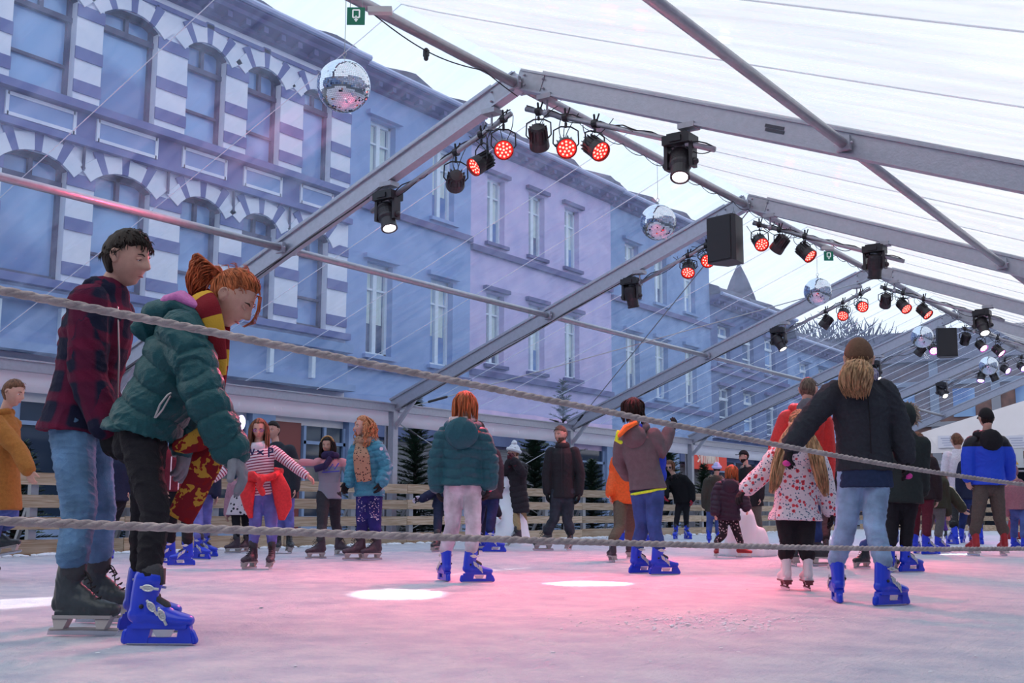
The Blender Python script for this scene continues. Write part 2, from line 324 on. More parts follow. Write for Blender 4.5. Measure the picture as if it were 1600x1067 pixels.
def par_lamp(p, d, barz, col, label, group):
    p = np.array(p, float); d = np.array(d, float); d /= np.linalg.norm(d); B = basis(d)
    t = thing('par_lamp', (p[0], p[1], barz), label, 'stage lamp', group)
    h = MB(); h.lathe(p-d*.1, [(.03, -.035), (.062, -.03), (.075, .0), (.082, .09), (.098, .13), (.102, .2), (.098, .215), (.094, .2), (.09, .17)], B, 22)
    for k in range(14):
        a = 2*math.pi*k/14; rr = B@np.array([math.cos(a), math.sin(a), 0]); tt = B@np.array([-math.sin(a), math.cos(a), 0])
        h.box(p-d*.05+rr*.085, (.022, .006, .13), np.stack([rr, tt, d], 1))
    h.build('housing', M_body, t, smooth=False)
    s = np.cross(d, [0, 0, 1.]); s = s/np.linalg.norm(s) if np.linalg.norm(s) > .2 else np.array([1., 0, 0])
    y = MB(); hi = np.array([p[0], p[1], barz-.06]); topn = min(.2, max(.13, barz-p[2]-.08))
    up = np.array([0, 0, 1.]); y.tube([p+s*.1, p+s*.125+up*.03, p+s*.12+up*topn*.8, p+s*.05+up*topn, p-s*.05+up*topn, p-s*.12+up*topn*.8, p-s*.125+up*.03, p-s*.1], .008, 6)
    y.tube([p+up*topn, hi], .014, 8); y.build('yoke', M_blk, t)
    c = MB(); c.tube([(p[0]-.025, p[1], barz), (p[0]+.025, p[1], barz)], .042, 10, rnd=False); c.tube([(p[0], p[1], barz-.03), (p[0]+.01, p[1]-.03, barz+.075)], .012, 6); c.tube([(p[0]+.02, p[1], barz+.02), (p[0]+.04, p[1]+.01, barz+.09)], .009, 6)
    c.build('clamp', M_blk, t)
    le = MB(); fc = p+d*.085; le.lathe(fc, [(.088, 0), (.088, .004)], B, 20)
    ln = le.build('lens', {'r': M_lens, 'p': M_lensP, 'v': M_lensV, 0: M_dark}[col], t)
    if col:
        g = MB()
        for r_, n_ in ((0, 1), (.034, 5), (.066, 10)):
            for k in range(n_):
                a = 2*math.pi*k/n_+.2; g.lathe(fc+B@np.array([r_*math.cos(a), r_*math.sin(a), .004]), [(.0115, 0), (.009, .005)], B, 8)
        g.build('led', {'r': M_led, 'p': M_ledP, 'v': M_ledV}[col], ln)
    cb = MB(); rr = random.Random(hash(round(p[0]*100)) % 999)
    for k in range(3):
        a = p-d*.1+up*.02; b = np.array([p[0]+rr.uniform(-.25, .25), p[1], barz+.01]); mid = (a+b)/2+np.array([rr.uniform(-.12, .12), rr.uniform(-.06, .06), rr.uniform(-.12, .05)])
        q = np.linspace(0, 1, 9)[:, None]; cb.tube((1-q)**2*a+2*q*(1-q)*mid+q*q*b, .0045, 5)
    cb.build('cable', M_cable, t)
    return t
def moving_head(p, d, barz, lit, label, group):
    p = np.array(p, float); d = np.array(d, float); d /= np.linalg.norm(d); B = basis(d)
    t = thing('moving_head_lamp', (p[0], p[1], barz), label, 'stage lamp', group); top = p+np.array([0, 0, .16]); 
    m = MB(); m.box(top+[0, 0, .05], (.27, .2, .085)); m.box(top+[0, 0, .1], (.2, .15, .03)); m.box(top+[.0, -.105, .05], (.12, .02, .05))
    for x in (-.08, .08): m.tube([top+[x, 0, .1], (top[0]+x, top[1], barz)], .014, 6); m.tube([(top[0]+x-.02, p[1], barz), (top[0]+x+.02, p[1], barz)], .044, 10, rnd=False)
    m.build('base', M_blk, t)
    m = MB(); s = np.array([1., 0, 0])
    for q in (-1, 1): m.beam(top+s*q*.125+[0, 0, .02], p+s*q*.125-[0, 0, .05], .035, .1, (0, 1, 0)); m.tube([p+s*q*.145, p+s*q*.1], .035, 10)
    m.build('yoke', M_body, t)
    m = MB(); m.lathe(p-d*.02, [(.05, -.13), (.088, -.11), (.1, -.04), (.1, .05), (.085, .08), (.083, .16), (.09, .165), (.09, .19), (.07, .19), (.068, .17)], B, 20)
    for k in range(6): m.lathe(p-d*.1+d*.018*k, [(.103, 0), (.103, .006)], B, 20)
    m.build('head', M_body, t)
    m = MB(); m.lathe(p+d*.155, [(.068, 0), (.06, .008), (.03, .014), (0.001, .016)], B, 18); m.build('lens', M_white if lit else M_dark, t, smooth=True)
    return t
def light_bars(k, y, pars, heads):
    nm = ['', 'nearest arch', 'big loudspeaker arch', 'third arch', 'fourth arch', 'farthest arch'][k]
    for x0, x1, sd in ((-8.3, -6.42, 'left'), (-6.24, -4.2, 'right')):
        bz = lambda x: zroof(x)-.29
        m = MB(); m.tube([(x0, y, bz(x0)), (x1, y, bz(x1))], .027, 12, rnd=False); ob = m.build('lamp_bar', M_pipe, org=((x0+x1)/2, y, bz((x0+x1)/2)), smooth=True)
        tag(ob, f'metal lamp bar hung under the {sd} rafter of the {nm}', 'lamp bar', 'lamp bars under the arches')
        m = MB()
        for x in (x0+.25, x1-.25): m.box((x, y, zroof(x)-.13), (.16, .14, .05)); m.tube([(x, y, zroof(x)-.12), (x, y, bz(x))], .013, 6); m.tube([(x-.025, y, bz(x)), (x+.025, y, bz(x))], .04, 10, rnd=False)
        m.build('hanger', M_pipe, ob)
        m = MB(); rr = random.Random(k*7+int(x0))
        for q in range(9 if k < 4 else 5):
            xa = rr.uniform(x0, x1-.3); xb = xa+rr.uniform(.15, .6); xb = min(xb, x1); m.tube(sag((xa, y+rr.uniform(-.03, .03), bz(xa)), (xb, y+rr.uniform(-.03, .03), bz(xb)), rr.uniform(-.03, .11)), .005, 5)
        m.tube([(x, y+.03*math.sin(x*9), bz(x)+.028+.012*math.sin(x*23)) for x in np.linspace(x0, x1, 30)], .007, 5)
        m.build('cable', M_cable, ob)
    # black cable lying along the left rafter down to the eave
    m = MB(); m.tube([(x, y-.05, zroof(x)-.125-.02*abs(math.sin(x*1.7))) for x in np.linspace(-8.3, -12.6, 26)], .008, 5)
    m.tube([(x, y-.06, zroof(x)-.10-.05*abs(math.sin(x*.9))) for x in np.linspace(-8.0, -12.0, 26)], .005, 5)
    ob = m.build('power_cable', M_cable, org=(-8.3, y, 3.8)); tag(ob, f'black power cable strung along the left rafter of the {nm}', 'cable', 'cables along the rafters')
    for i, (x, z, d, col, lb) in enumerate(pars): par_lamp((x, y, z), d, zroof(x)-.29, col, lb, 'lamps hanging from the arches')
    for x, z, d, lit, lb in heads: moving_head((x, y, z-.02), d, zroof(x)-.29, lit, lb, 'moving head lamps')
tc_ = np.array([.57, -.81, 0.])     # towards the camera
def dirn(a, b, c): return tc_*a+np.array([.81, .58, 0])*b+np.array([0, 0, -1.])*c
A_ = 'under the nearest arch'
light_bars(1, YS[1], [(-7.13, 3.94, dirn(-.9, -.1, .15), 'r', f'dark lamp {A_}, turned away, just right of the leftmost moving head'), (-6.8, 4.07, dirn(.45, -.75, .6), 'r', f'red lamp {A_}, lens turned down to the left'),
    (-6.52, 4.17, dirn(.9, .05, .45), 'r', f'red lamp {A_} facing the camera, left of the roof apex'), (-6.09, 4.2, dirn(-.7, .1, .55), 0, f'unlit black lamp {A_}, first one right of the apex'),
    (-5.77, 4.05, dirn(.9, .05, .5), 'r', f'round red lamp {A_}, between the unlit lamp and the tilted one'), (-5.44, 3.98, dirn(.65, .5, .62), 'r', f'tilted red lamp {A_}, the last before the big moving head')],
    [(-8.07, 3.72, dirn(.35, .2, .9), 1, f'black moving head lamp with white beam {A_}, at the left bar end'), (-4.54, 3.68, dirn(.45, -.1, .9), 1, f'black moving head lamp with white beam {A_}, at the right bar end')])
B_ = 'under the arch with the big loudspeaker'
light_bars(2, YS[2], [(-7.25, 4.0, dirn(.7, -.2, .75), 'r', f'red lamp {B_}, leftmost on its bar'), (-6.96, 4.10, dirn(.9, 0, .4), 'r', f'red lamp {B_}, touching the left edge of the speaker'),
    (-6.15, 4.25, dirn(.8, .1, .6), 'r', f'red lamp {B_}, first one right of the speaker'), (-5.86, 4.18, dirn(-.5, -.4, .6), 0, f'unlit black lamp {B_}, tilted left'), (-5.5, 4.02, dirn(.55, .5, .7), 'r', f'red lamp {B_}, beside the small green exit sign')],
    [(-8.19, 3.72, dirn(-.2, .2, .95), 0, f'unlit black moving head {B_}, at the left bar end'), (-4.57, 3.74, dirn(-.3, .0, .95), 0, f'unlit black moving head {B_}, at the right bar end')])
C_ = 'under the third arch'
light_bars(3, YS[3], [(-7.26, 3.99, dirn(-.3, -.5, .7), 0, f'dark lamp {C_}, lowest on the left bar'), (-6.93, 4.12, dirn(.75, -.35, .6), 'r', f'red lamp {C_}, second on the left bar'), (-6.6, 4.22, dirn(.95, 0, .3), 'r', f'brightest red lamp {C_}, left of the apex'),
    (-6.16, 4.27, dirn(-.7, .1, .6), 0, f'unlit lamp {C_}, first one right of the apex'), (-5.85, 4.15, dirn(.7, .3, .7), 'r', f'red lamp {C_}, second on the right bar'), (-5.5, 4.02, dirn(.55, .5, .75), 'r', f'red lamp {C_}, last on the right bar')],
    [(-8.18, 3.72, dirn(.3, .4, .85), 1, f'moving head lamp {C_}, left of the woman with the brown cap'), (-4.55, 3.7, dirn(.5, .0, .85), 1, f'moving head lamp {C_} at the right bar end')])
D_ = 'under the fourth arch'
light_bars(4, YS[4], [(-7.15, 4.1, dirn(-.4, -.5, .7), 0, f'dark lamp {D_}, below the fourth mirror ball'), (-6.87, 4.12, dirn(.8, -.1, .6), 'p', f'magenta lamp {D_}, beside the far loudspeaker'),
    (-6.18, 4.28, dirn(-.6, 0, .6), 0, f'unlit lamp {D_}, right of the far loudspeaker'), (-5.86, 4.11, dirn(.7, .3, .7), 'p', f'pink lamp {D_}, second on the right bar'), (-5.52, 3.98, dirn(.55, .5, .75), 'p', f'pink lamp {D_}, last on the right bar')],
    [(-8.18, 3.7, dirn(.3, .4, .85), 1, f'moving head lamp {D_} at the left bar end'), (-4.55, 3.7, dirn(.5, .0, .85), 1, f'moving head lamp {D_} at the right bar end')])
E_ = 'under the farthest lamp arch'
light_bars(5, YS[5], [(-7.18, 4.04, dirn(.4, -.3, .9), 'v', f'violet lamp {E_}, left of the fifth mirror ball'), (-6.86, 4.05, dirn(.1, .3, .8), 0, f'dark lamp {E_}, under the fifth mirror ball'), (-6.57, 4.22, dirn(.8, .4, .6), 'v', f'violet lamp {E_}, right of the fifth mirror ball'), (-6.17, 4.26, dirn(.8, .2, .6), 'v', f'violet lamp {E_}, right of the apex')],
    [(-8.18, 3.73, dirn(.7, .2, .6), 1, f'moving head lamp {E_} at the left bar end')])
# beams of the lit lamps
RED = (1., .1, .16)
def beam(p, tgt, col, w, ang, blend=.8): spot('lamp_beam', p, tgt, col, w, ang, blend)
for x, z, y, tx, ty in ((-6.8, 4.0, YS[1], -8.3, 7.4), (-6.52, 4.1, YS[1], -5.6, 6.8), (-5.77, 3.98, YS[1], -4.6, 7.2), (-5.44, 3.9, YS[1], -3.6, 7.6), (-7.25, 3.9, YS[2], -8.6, 11.4), (-6.93, 4.0, YS[2], -6.2, 9.4), (-6.15, 4.15, YS[2], -5.2, 11.4), (-5.5, 3.9, YS[2], -4.2, 11.8),
        (-6.93, 4.0, YS[3], -8., 17), (-6.6, 4.1, YS[3], -6, 16.3), (-5.5, 3.9, YS[3], -4.6, 16.5)):
    beam((x, y-.1, z-.06), (tx, ty, 0), RED, 420, 66)
for p, q, w in (((-6.56, YS[1]-.12, 4.05), (-4.9, 3.2, 1.5), 520), ((-6.9, YS[1]-.12, 3.96), (-9.9, 5.2, 3.3), 620), ((-5.7, YS[1]-.12, 3.95), (-4.2, 5.2, 1.5), 260)): beam(p, q, (1, .10, .20), w, 58)
for x, z, y, tx, ty in ((-6.87, 4.0, YS[4], -7, 22), (-5.7, 3.9, YS[4], -5, 22), (-6.57, 4.1, YS[5], -6, 28)):
    beam((x, y-.1, z-.06), (tx, ty, 0), (1, .3, .8), 220, 60)
for p, tx, ty, w in (((-8.03, YS[1]-.05, 3.5), -5.13, 5.88, 900), ((-4.5, YS[1]-.08, 3.45), -4.71, 7.63, 750), ((-7.98, YS[1]-.1, 3.48), -6.39, 3.91, 900), ((-8.1, YS[3]-.1, 3.5), -6.16, 8.59, 1800), ((-4.5, YS[3]-.1, 3.5), -4.3, 16.2, 800), ((-8.1, YS[5]-.1, 3.5), -7, 27, 700)):
    beam(p, (tx, ty, 0), (1, .98, .97), w*2.2, math.degrees(2*math.atan(.33/np.linalg.norm(np.array(p)-[tx, ty, 0]))), .25)

# ---------------------------------------------------------------- mirror balls
def facet_ball(r, nu, nv):
    V = []; F = []; rr = np.random.default_rng(3)
    for i in range(nv):
        a0 = -math.pi/2+math.pi*i/nv; a1 = -math.pi/2+math.pi*(i+1)/nv; n = max(6, int(nu*math.cos((a0+a1)/2)))
        for j in range(n):
            b0 = 2*math.pi*(j+.04)/n; b1 = 2*math.pi*(j+.96)/n; q0 = a0+.04*(a1-a0); q1 = a1-.04*(a1-a0)
            P = np.array([[math.cos(a)*math.cos(b), math.cos(a)*math.sin(b), math.sin(a)] for a, b in ((q0, b0), (q0, b1), (q1, b1), (q1, b0))])
            nn = P.mean(0); nn /= np.linalg.norm(nn); t1 = P[1]-P[0]; t2 = P[3]-P[0]
            tilt = rr.normal(0, .006, 2); c = P.mean(0)
            P2 = [c+(p-c)+nn*((p-c)@t1/(t1@t1+1e-9)*tilt[0]*np.linalg.norm(t1)+(p-c)@t2/(t2@t2+1e-9)*tilt[1]*np.linalg.norm(t2)) for p in P]
            k = len(V); V += [x*r for x in P2]; F.append((k, k+1, k+2, k+3))
    return np.array(V), F
M_mir = mat('mirror_tile', (.72, .78, .88), .02, 1.0); M_grout = mat('ball_core', (.1, .1, .11), .6)
fv, ff = facet_ball(.218, 88, 44); ball0 = None
bl = ['largest mirror ball, hanging before the striped brick facade', 'mirror ball hanging left of the big loudspeaker', 'mirror ball hanging below the small green exit sign', 'fourth mirror ball, left of the far loudspeaker', 'smallest mirror ball, farthest down the ridge']
for k, y in enumerate((6.46, 11.87, 17.16, 22.83, 28.26)):
    if ball0 is None:
        t = thing('mirror_ball', (XR, y, 3.99), bl[0], 'mirror ball', 'mirror balls under the ridge'); ball0 = t
        c = MB(); c.ell((XR, y, 3.99), .2155, None, 40, 24); c.build('core', M_grout, t, smooth=True)
        mkobj('mirror_tiles', fv+np.array([XR, y, 3.99]), ff, M_mir, t)
        c = MB(); c.lathe((XR, y, 4.2), [(.03, -.005), (.03, .01), (.008, .02), (.008, .04)], None, 12); c.tube([(XR+.02*math.sin(a), y, 4.265+.022*math.cos(a)) for a in np.linspace(0, 6.28, 14)], .003, 5, cap=False)
        c.build('cap', M_steel, t)
        c = MB(); c.tube([(XR, y, 4.28), (XR, y, 4.78)], .0028, 5); c.build('hanging_wire', M_steel, t)
    else:
        c = copy_tree(ball0); c.location = (XR, y, 3.99); c['label'] = bl[k]; c['_o'] = [XR, y, 3.99]
# ---------------------------------------------------------------- loudspeakers
M_grill = mat('speaker_grille', (.02, .017, .02), .55, bump=.5, bscale=260)
def speaker(x, y, z, s, lb, rot):
    t = thing('loudspeaker', (x, y, z), lb, 'loudspeaker', 'loudspeakers under the ridge')
    ca, sa = math.cos(rot), math.sin(rot); R2 = lambda p: np.array([x+(p[0]*ca-p[1]*sa)*s, y+(p[0]*sa+p[1]*ca)*s, z+p[2]*s])
    prof = [(-.2, -.17), (.2, -.17), (.22, -.1), (.13, .18), (-.13, .18), (-.22, -.1)]
    m = MB(); m.prism([R2((a, b, -.31)) for a, b in prof], (0, 0, .62*s)); m.build('cabinet', mat('speaker_cabinet', (.035, .033, .038), .5, bump=.2, bscale=150), t)
    m = MB(); m.prism([R2((a, b, -.29)) for a, b in ((-.19, -.172), (.19, -.172), (.19, -.185), (-.19, -.185))], (0, 0, .58*s)); m.build('grille', M_grill, t)
    m = MB()
    for q in (-.15, .12):
        m.tube([R2((q+.02*math.sin(a), .0, .34+.045*math.cos(a))) for a in np.linspace(0, 6.28, 14)], .006, 6, cap=False); m.tube([R2((q, 0, .385)), (x+(q*ca)*s, y+q*sa*s, zroof(x)-.05)], .003, 5)
    m.build('hook', M_steel, t)
sp_ = ony(1136, 376, YS[2]-.27); speaker(sp_[0], sp_[1], sp_[2], 1.04, 'big black loudspeaker hung at the apex of the second arch', -.22)
speaker(-6.54, YS[4]-.2, 4.2, 1.0, 'far black loudspeaker hung beside the fourth mirror ball', .45)
# ---------------------------------------------------------------- exit signs
M_green = mat('green_sign', (.0, .12, .07), .4, emit=(.0, .2, .1), estr=.15); M_swhite = mat('sign_white', (.85, .9, .88), .4, emit=(1, 1, 1), estr=.2)
for k, (y, lb) in enumerate(((6.53, 'green exit sign hanging above the largest mirror ball'), (17.42, 'small green exit sign above the third mirror ball'))):
    t = thing('exit_sign', (XR, y, 4.6), lb, 'exit sign', 'green exit signs')
    B = np.stack([[.81, .58, 0], [0, 0, 1.], [.58, -.81, 0]], 1); c0 = np.array([XR+.05, y, 4.61]) if k == 0 else np.array([XR+.1, y, 4.6]); q = lambda a, b, c=0: c0+B@np.array([a, b, c])
    m = MB(); m.box(c0, (.15, .15, .012), B); m.build('panel', M_green, t)
    m = MB(); w = .011
    for a0, b0, a1, b1 in ((-.025, .05, .03, .05), (-.025, .05, -.025, -.015), (.03, .05, .03, -.015), (-.025, -.015, -.008, -.015), (.012, -.015, .03, -.015)): m.beam(q(a0, b0, .009), q(a1, b1, .009), w, .005, B[:, 2])
    m.prism([q(.002-.018, -.03, .007), q(.002+.018, -.03, .007), q(.002, -.055, .007)], B[:, 2]*.005); m.beam(q(.002, .0, .009), q(.002, -.035, .009), w*.8, .005, B[:, 2])
    m.build('arrow_symbol', M_swhite, t)
    m = MB(); m.box(q(.2, .05, .0) if k == 0 else q(-.02, .13, 0), (.2, .05, .07), B); m.build('lamp_case', mat('grey_case', (.55, .53, .52), .5), t)
    m = MB(); m.tube([q(-.05, .075), q(-.05, .2)], .003, 5); m.tube([q(.05, .075), q(.05, .2)], .003, 5); m.build('hanger', M_steel, t)
# cable along ridge pipe, with small dark sensor
m = MB(); pts = [(XR+.02, y, 4.74-.10*abs(math.sin((y-6.7)*1.9))) for y in np.linspace(6.7, 8.9, 30)]; m.tube(pts, .006, 5)
ob = m.build('ridge_cable', M_cable, org=(XR, 7.5, 4.7)); tag(ob, 'black cable sagging below the ridge pipe right of the largest mirror ball', 'cable'); m = MB()
m.tube([(XR-.35+.33*math.cos(a), 5.55+.1*a, 4.62+.11*math.sin(a*1.0)) for a in np.linspace(0.1, -3.0, 20)], .006, 5)
ob = m.build('ridge_cable', M_cable, org=(XR, 7.5, 4.7)); tag(ob, 'black cable loop hanging at the top edge left of the green exit sign', 'cable')
m = MB(); m.tube([(XR, 7.5, 4.66), (XR, 7.5, 4.58)], .022, 10); m.box((XR, 7.5, 4.63), (.05, .03, .06)); ob = m.build('microphone', M_blk, org=(XR, 7.5, 4.6)); tag(ob, 'small dark device dangling from the ridge cable', 'microphone')
m = MB()
for y in np.arange(10, 30, .5):
    m.tube(sag((XR+.02, y, 4.73), (XR+.02, y+.5, 4.73), .05, 6), .005, 4)
ob = m.build('ridge_cable', M_cable, org=(XR, 18, 4.7)); tag(ob, 'black cable hooked along the far ridge pipes', 'cable')
# dark vent label on the right rafter of the nearest arch
p = np.array([-3.62, YS[1]-.043, zroof(-3.62)]); m = MB(); dd = np.array([6.51, 0, ZE-ZR]); dd /= np.linalg.norm(dd)
for q in (-.018, .018): m.beam(p-dd*.09+[0, 0, q], p+dd*.09+[0, 0, q], .004, .028, (0, 0, 1))
ob = m.build('rafter_label', mat('dark_label', (.06, .06, .08), .5), org=p); tag(ob, 'small dark double label stuck on the nearest right rafter', 'label')

# ---------------------------------------------------------------- barrier ropes in front of the skaters
M_rope = mat('grey_rope', (.40, .33, .32), .9, bump=.9, bscale=60, stretch=(1, 1, 1), var=.25)
def rope(pix, d0, d1, lb, r):
    # straight line seen from above, from distance d0 at the left frame edge to d1 at the right
    a = at(0, 800, d0); b = at(1600, 800, d1); ab = (b-a)[:2]; P = []
    for u, v in pix:
        d = ray(u, v); Mx = np.array([[d[0], -ab[0]], [d[1], -ab[1]]]); s, w = np.linalg.solve(Mx, a[:2]-CC[:2]); P.append(CC+d*s)
    P = np.array(P); t = np.arange(len(P)); c = [np.polyfit(P[:, 0], P[:, i], 3 if i == 2 else 1) for i in (1, 2)]
    x0, x1 = P[0, 0], P[-1, 0]; xs = np.linspace(x0-(x1-x0)*.12, x1+(x1-x0)*.1, 300); c2 = [np.polyval(c[0], xs), np.polyval(c[1], np.clip(xs, min(x0, x1), max(x0, x1)))]
    Q = np.stack([xs, c2[0], c2[1]], 1); m = MB(); L_ = np.cumsum(np.r_[0, np.linalg.norm(np.diff(Q, axis=0), axis=1)])
    T = np.gradient(Q, axis=0); T /= np.linalg.norm(T, axis=1)[:, None]; S, U_, _ = frame_of(T[150])
    N_ = int(L_[-1]/.012); li = np.linspace(0, L_[-1], N_); Qi = np.stack([np.interp(li, L_, Q[:, i]) for i in range(3)], 1)
    for k in range(3):
        ph = li/.09*2*math.pi+k*2*math.pi/3; m.tube(Qi+(S*np.cos(ph)[:, None]+U_*np.sin(ph)[:, None])*r*.42, r*.62, 7, rnd=False)
    ob = m.build('barrier_rope', M_rope, org=Q[150], smooth=True); return tag(ob, lb, 'rope', 'barrier ropes')
rope([(0, 456), (220, 494), (440, 538), (700, 596), (1060, 665), (1350, 719), (1600, 757)], 2.0, 4.6, 'upper twisted rope crossing in front of the skaters', .0088)
rope([(0, 814), (400, 829), (800, 843), (1150, 853), (1600, 857)], 2.0, 4.6, 'lower twisted rope crossing at the skaters knees', .0088)
# ---------------------------------------------------------------- ice floor
def ice_mat():
    m = mat('scraped_ice', (.74, .75, .82), .5, spec=.35); t = m.node_tree; b = t.nodes['Principled BSDF']
    tc = N(t, 'ShaderNodeTexCoord')
    n1 = N(t, 'ShaderNodeTexNoise', ins={'Scale': 3.5, 'Detail': 9., 'Roughness': .68}); n2 = N(t, 'ShaderNodeTexNoise', ins={'Scale': 38., 'Detail': 5., 'Roughness': .7})
    mp = N(t, 'ShaderNodeMapping'); mp.inputs['Scale'].default_value = (1, .22, 1); mp.inputs['Rotation'].default_value = (0, 0, .9); n3 = N(t, 'ShaderNodeTexNoise', ins={'Scale': 26., 'Detail': 3.})
    l = t.links.new; l(tc.outputs['Object'], mp.inputs[0]); l(mp.outputs[0], n3.inputs['Vector'])
    for n in (n1, n2): l(tc.outputs['Object'], n.inputs['Vector'])
    a = N(t, 'ShaderNodeMath', operation='ADD'); c = N(t, 'ShaderNodeMath', operation='ADD'); l(n1.outputs[0], a.inputs[0]); l(n2.outputs[0], a.inputs[1]); l(a.outputs[0], c.inputs[0]); l(n3.outputs[0], c.inputs[1])
    bp = N(t, 'ShaderNodeBump', ins={'Strength': .9, 'Distance': .035}); l(c.outputs[0], bp.inputs['Height']); l(bp.outputs[0], b.inputs['Normal'])
    r = N(t, 'ShaderNodeValToRGB'); e = r.color_ramp.elements; e[0].position = .36; e[0].color = (.52, .57, .70, 1); e[1].position = .6; e[1].color = (.76, .76, .83, 1)
    l(n1.outputs[0], r.inputs[0]); l(r.outputs[0], b.inputs['Base Color'])
    mr = N(t, 'ShaderNodeMapRange', ins={1: .35, 2: .65, 3: .35, 4: .75}); l(n1.outputs[0], mr.inputs[0]); l(mr.outputs[0], b.inputs['Roughness']); return m
M_ice = ice_mat()
def wav(x, y, s, seed):
    r = np.random.default_rng(seed); o = 0
    for k in range(10):
        a = r.uniform(0, 6.28); f = s*r.uniform(.5, 2); o = o+np.sin((x*math.cos(a)+y*math.sin(a))*f+r.uniform(0, 6.28)+1.5*np.sin((x*math.sin(a)-y*math.cos(a))*f*.37))/10
    return o
xs = np.unique(np.r_[np.linspace(-12.7, -8.5, 30), np.linspace(-8.5, 1.5, 240)]); ys = np.unique(np.r_[np.linspace(-4, 2, 20), np.linspace(2, 12, 240), np.linspace(12, 37.5, 60)])
X, Yv = np.meshgrid(xs, ys, indexing='ij'); Z = .004*wav(X, Yv, 9, 1)+.004*np.maximum(0, wav(X, Yv, 26, 2)-.12)*8*(wav(X, Yv, 2, 4) > 0)-.004
ny = len(ys); F = [(i*ny+j, (i+1)*ny+j, (i+1)*ny+j+1, i*ny+j+1) for i in range(len(xs)-1) for j in range(ny-1)]
mkobj('floor', np.stack([X, Yv, Z], -1).reshape(-1, 3), F, M_ice, smooth=True, kind='structure')
# loose snow crumbs scraped up by the skates
m = MB(); rr = random.Random(5)
for k in range(330):
    if k < 300: cx, cy = onz(rr.gauss(1090, 90), 972+rr.gauss(0, 9))[:2]
    else: cx, cy = onz(rr.uniform(20, 1590), rr.uniform(885, 1060))[:2]
    s_ = rr.uniform(.002, .006); m.ell((cx, cy, .003), (s_*rr.uniform(1.2, 2.8), s_*rr.uniform(1.2, 2.8), s_*.5), None, 6, 4)
for k in range(500):
    y = rr.uniform(5, 30); s_ = rr.uniform(.012, .05); m.ell((-12.55+rr.uniform(0, .12), y, 0.0), (s_*1.4, s_*2, s_*.7), None, 6, 4)
ob = m.build('loose_snow', mat('snow', (.85, .86, .92), .8), smooth=True); tag(ob, 'loose scraped snow lying on the ice', 'snow', kind='stuff')
m = MB(); m.box((-10, 50, -.26), (120, 160, .2)); m.build('ground', mat('street_paving', (.12, .13, .16), .6, bump=.3, bscale=8), kind='structure')
# ---------------------------------------------------------------- plank fence round the rink
M_wood = None
def wood():
    m = mat('pine_plank', (.60, .45, .30), .65); t = m.node_tree; b = t.nodes['Principled BSDF']; l = t.links.new
    tc = N(t, 'ShaderNodeTexCoord'); mp = N(t, 'ShaderNodeMapping'); mp.inputs['Scale'].default_value = (6, .5, 14)
    n = N(t, 'ShaderNodeTexNoise', ins={'Scale': 3., 'Detail': 6., 'Distortion': 1.2}); l(tc.outputs['Object'], mp.inputs[0]); l(mp.outputs[0], n.inputs['Vector'])
    r = N(t, 'ShaderNodeValToRGB'); e = r.color_ramp.elements; e[0].position = .35; e[0].color = (.36, .23, .13, 1); e[1].position = .62; e[1].color = (.60, .45, .32, 1); l(n.outputs[0], r.inputs[0])
    oi = N(t, 'ShaderNodeObjectInfo'); mr = N(t, 'ShaderNodeMapRange', ins={1: 0, 2: 1, 3: .78, 4: 1.15}); l(oi.outputs['Random'], mr.inputs[0]); mx = N(t, 'ShaderNodeMix', data_type='RGBA', blend_type='MULTIPLY'); mx.inputs[0].default_value = 1
    l(r.outputs[0], mx.inputs[6]); l(mr.outputs[0], mx.inputs[7]); l(mx.outputs[2], b.inputs['Base Color'])
    bp = N(t, 'ShaderNodeBump', ins={'Strength': .3, 'Distance': .004}); l(n.outputs[0], bp.inputs['Height']); l(bp.outputs[0], b.inputs['Normal']); return m
M_wood = wood(); XF = -12.58; M_fpost = mat('fence_post_metal', (.40, .42, .46), .45, .5)
sec = ['leftmost section, beside the boy in the orange coat', 'behind the couple in front', 'behind the striped pullover girl', 'beside the curly haired woman', 'behind the white hat woman', 'behind the man in black', 'behind the orange jacket', 'behind the hooded sweatshirt boy', 'behind the black coat woman', 'beyond the red skates', 'far section beyond the crowd', 'farthest section']
rr = random.Random(11); y = 3.6
for k in range(12):
    L_ = 2.75; t = thing('rink_fence', (XF, y, 0), f'low pine plank rink fence, {sec[k]}', 'fence', 'sections of the pine rink fence')
    for z, h in ((.095, .17), (.38, .15), (.64, .15), (.90, .155)):
        zz = z+rr.uniform(-.006, .006)
        m = MB(); m.box((XF+.012, y+L_/2, zz), (.034, L_-.012, h*rr.uniform(.93, 1.03)))
        for q in (.15, 1.3, 2.5):
            for dz in (-.04, .04): m.tube([(XF+.029, y+q, zz+dz), (XF+.033, y+q, zz+dz)], .006, 6, rnd=False)
        m.build('plank', M_wood, t)
    m = MB(); m.box((XF+.02, y+L_/2, -.03), (.05, L_, .08)); m.build('kick_board', mat('wet_plank', (.22, .13, .08), .7, bump=.2), t)
    for q in (.15, 1.5):
        m = MB(); m.box((XF-.05, y+q, .38), (.07, .1, 1.1)); m.beam((XF-.08, y+q, .7), (XF-.5, y+q, -.15), .04, .05); m.build('post', M_fpost, t)
    y += L_
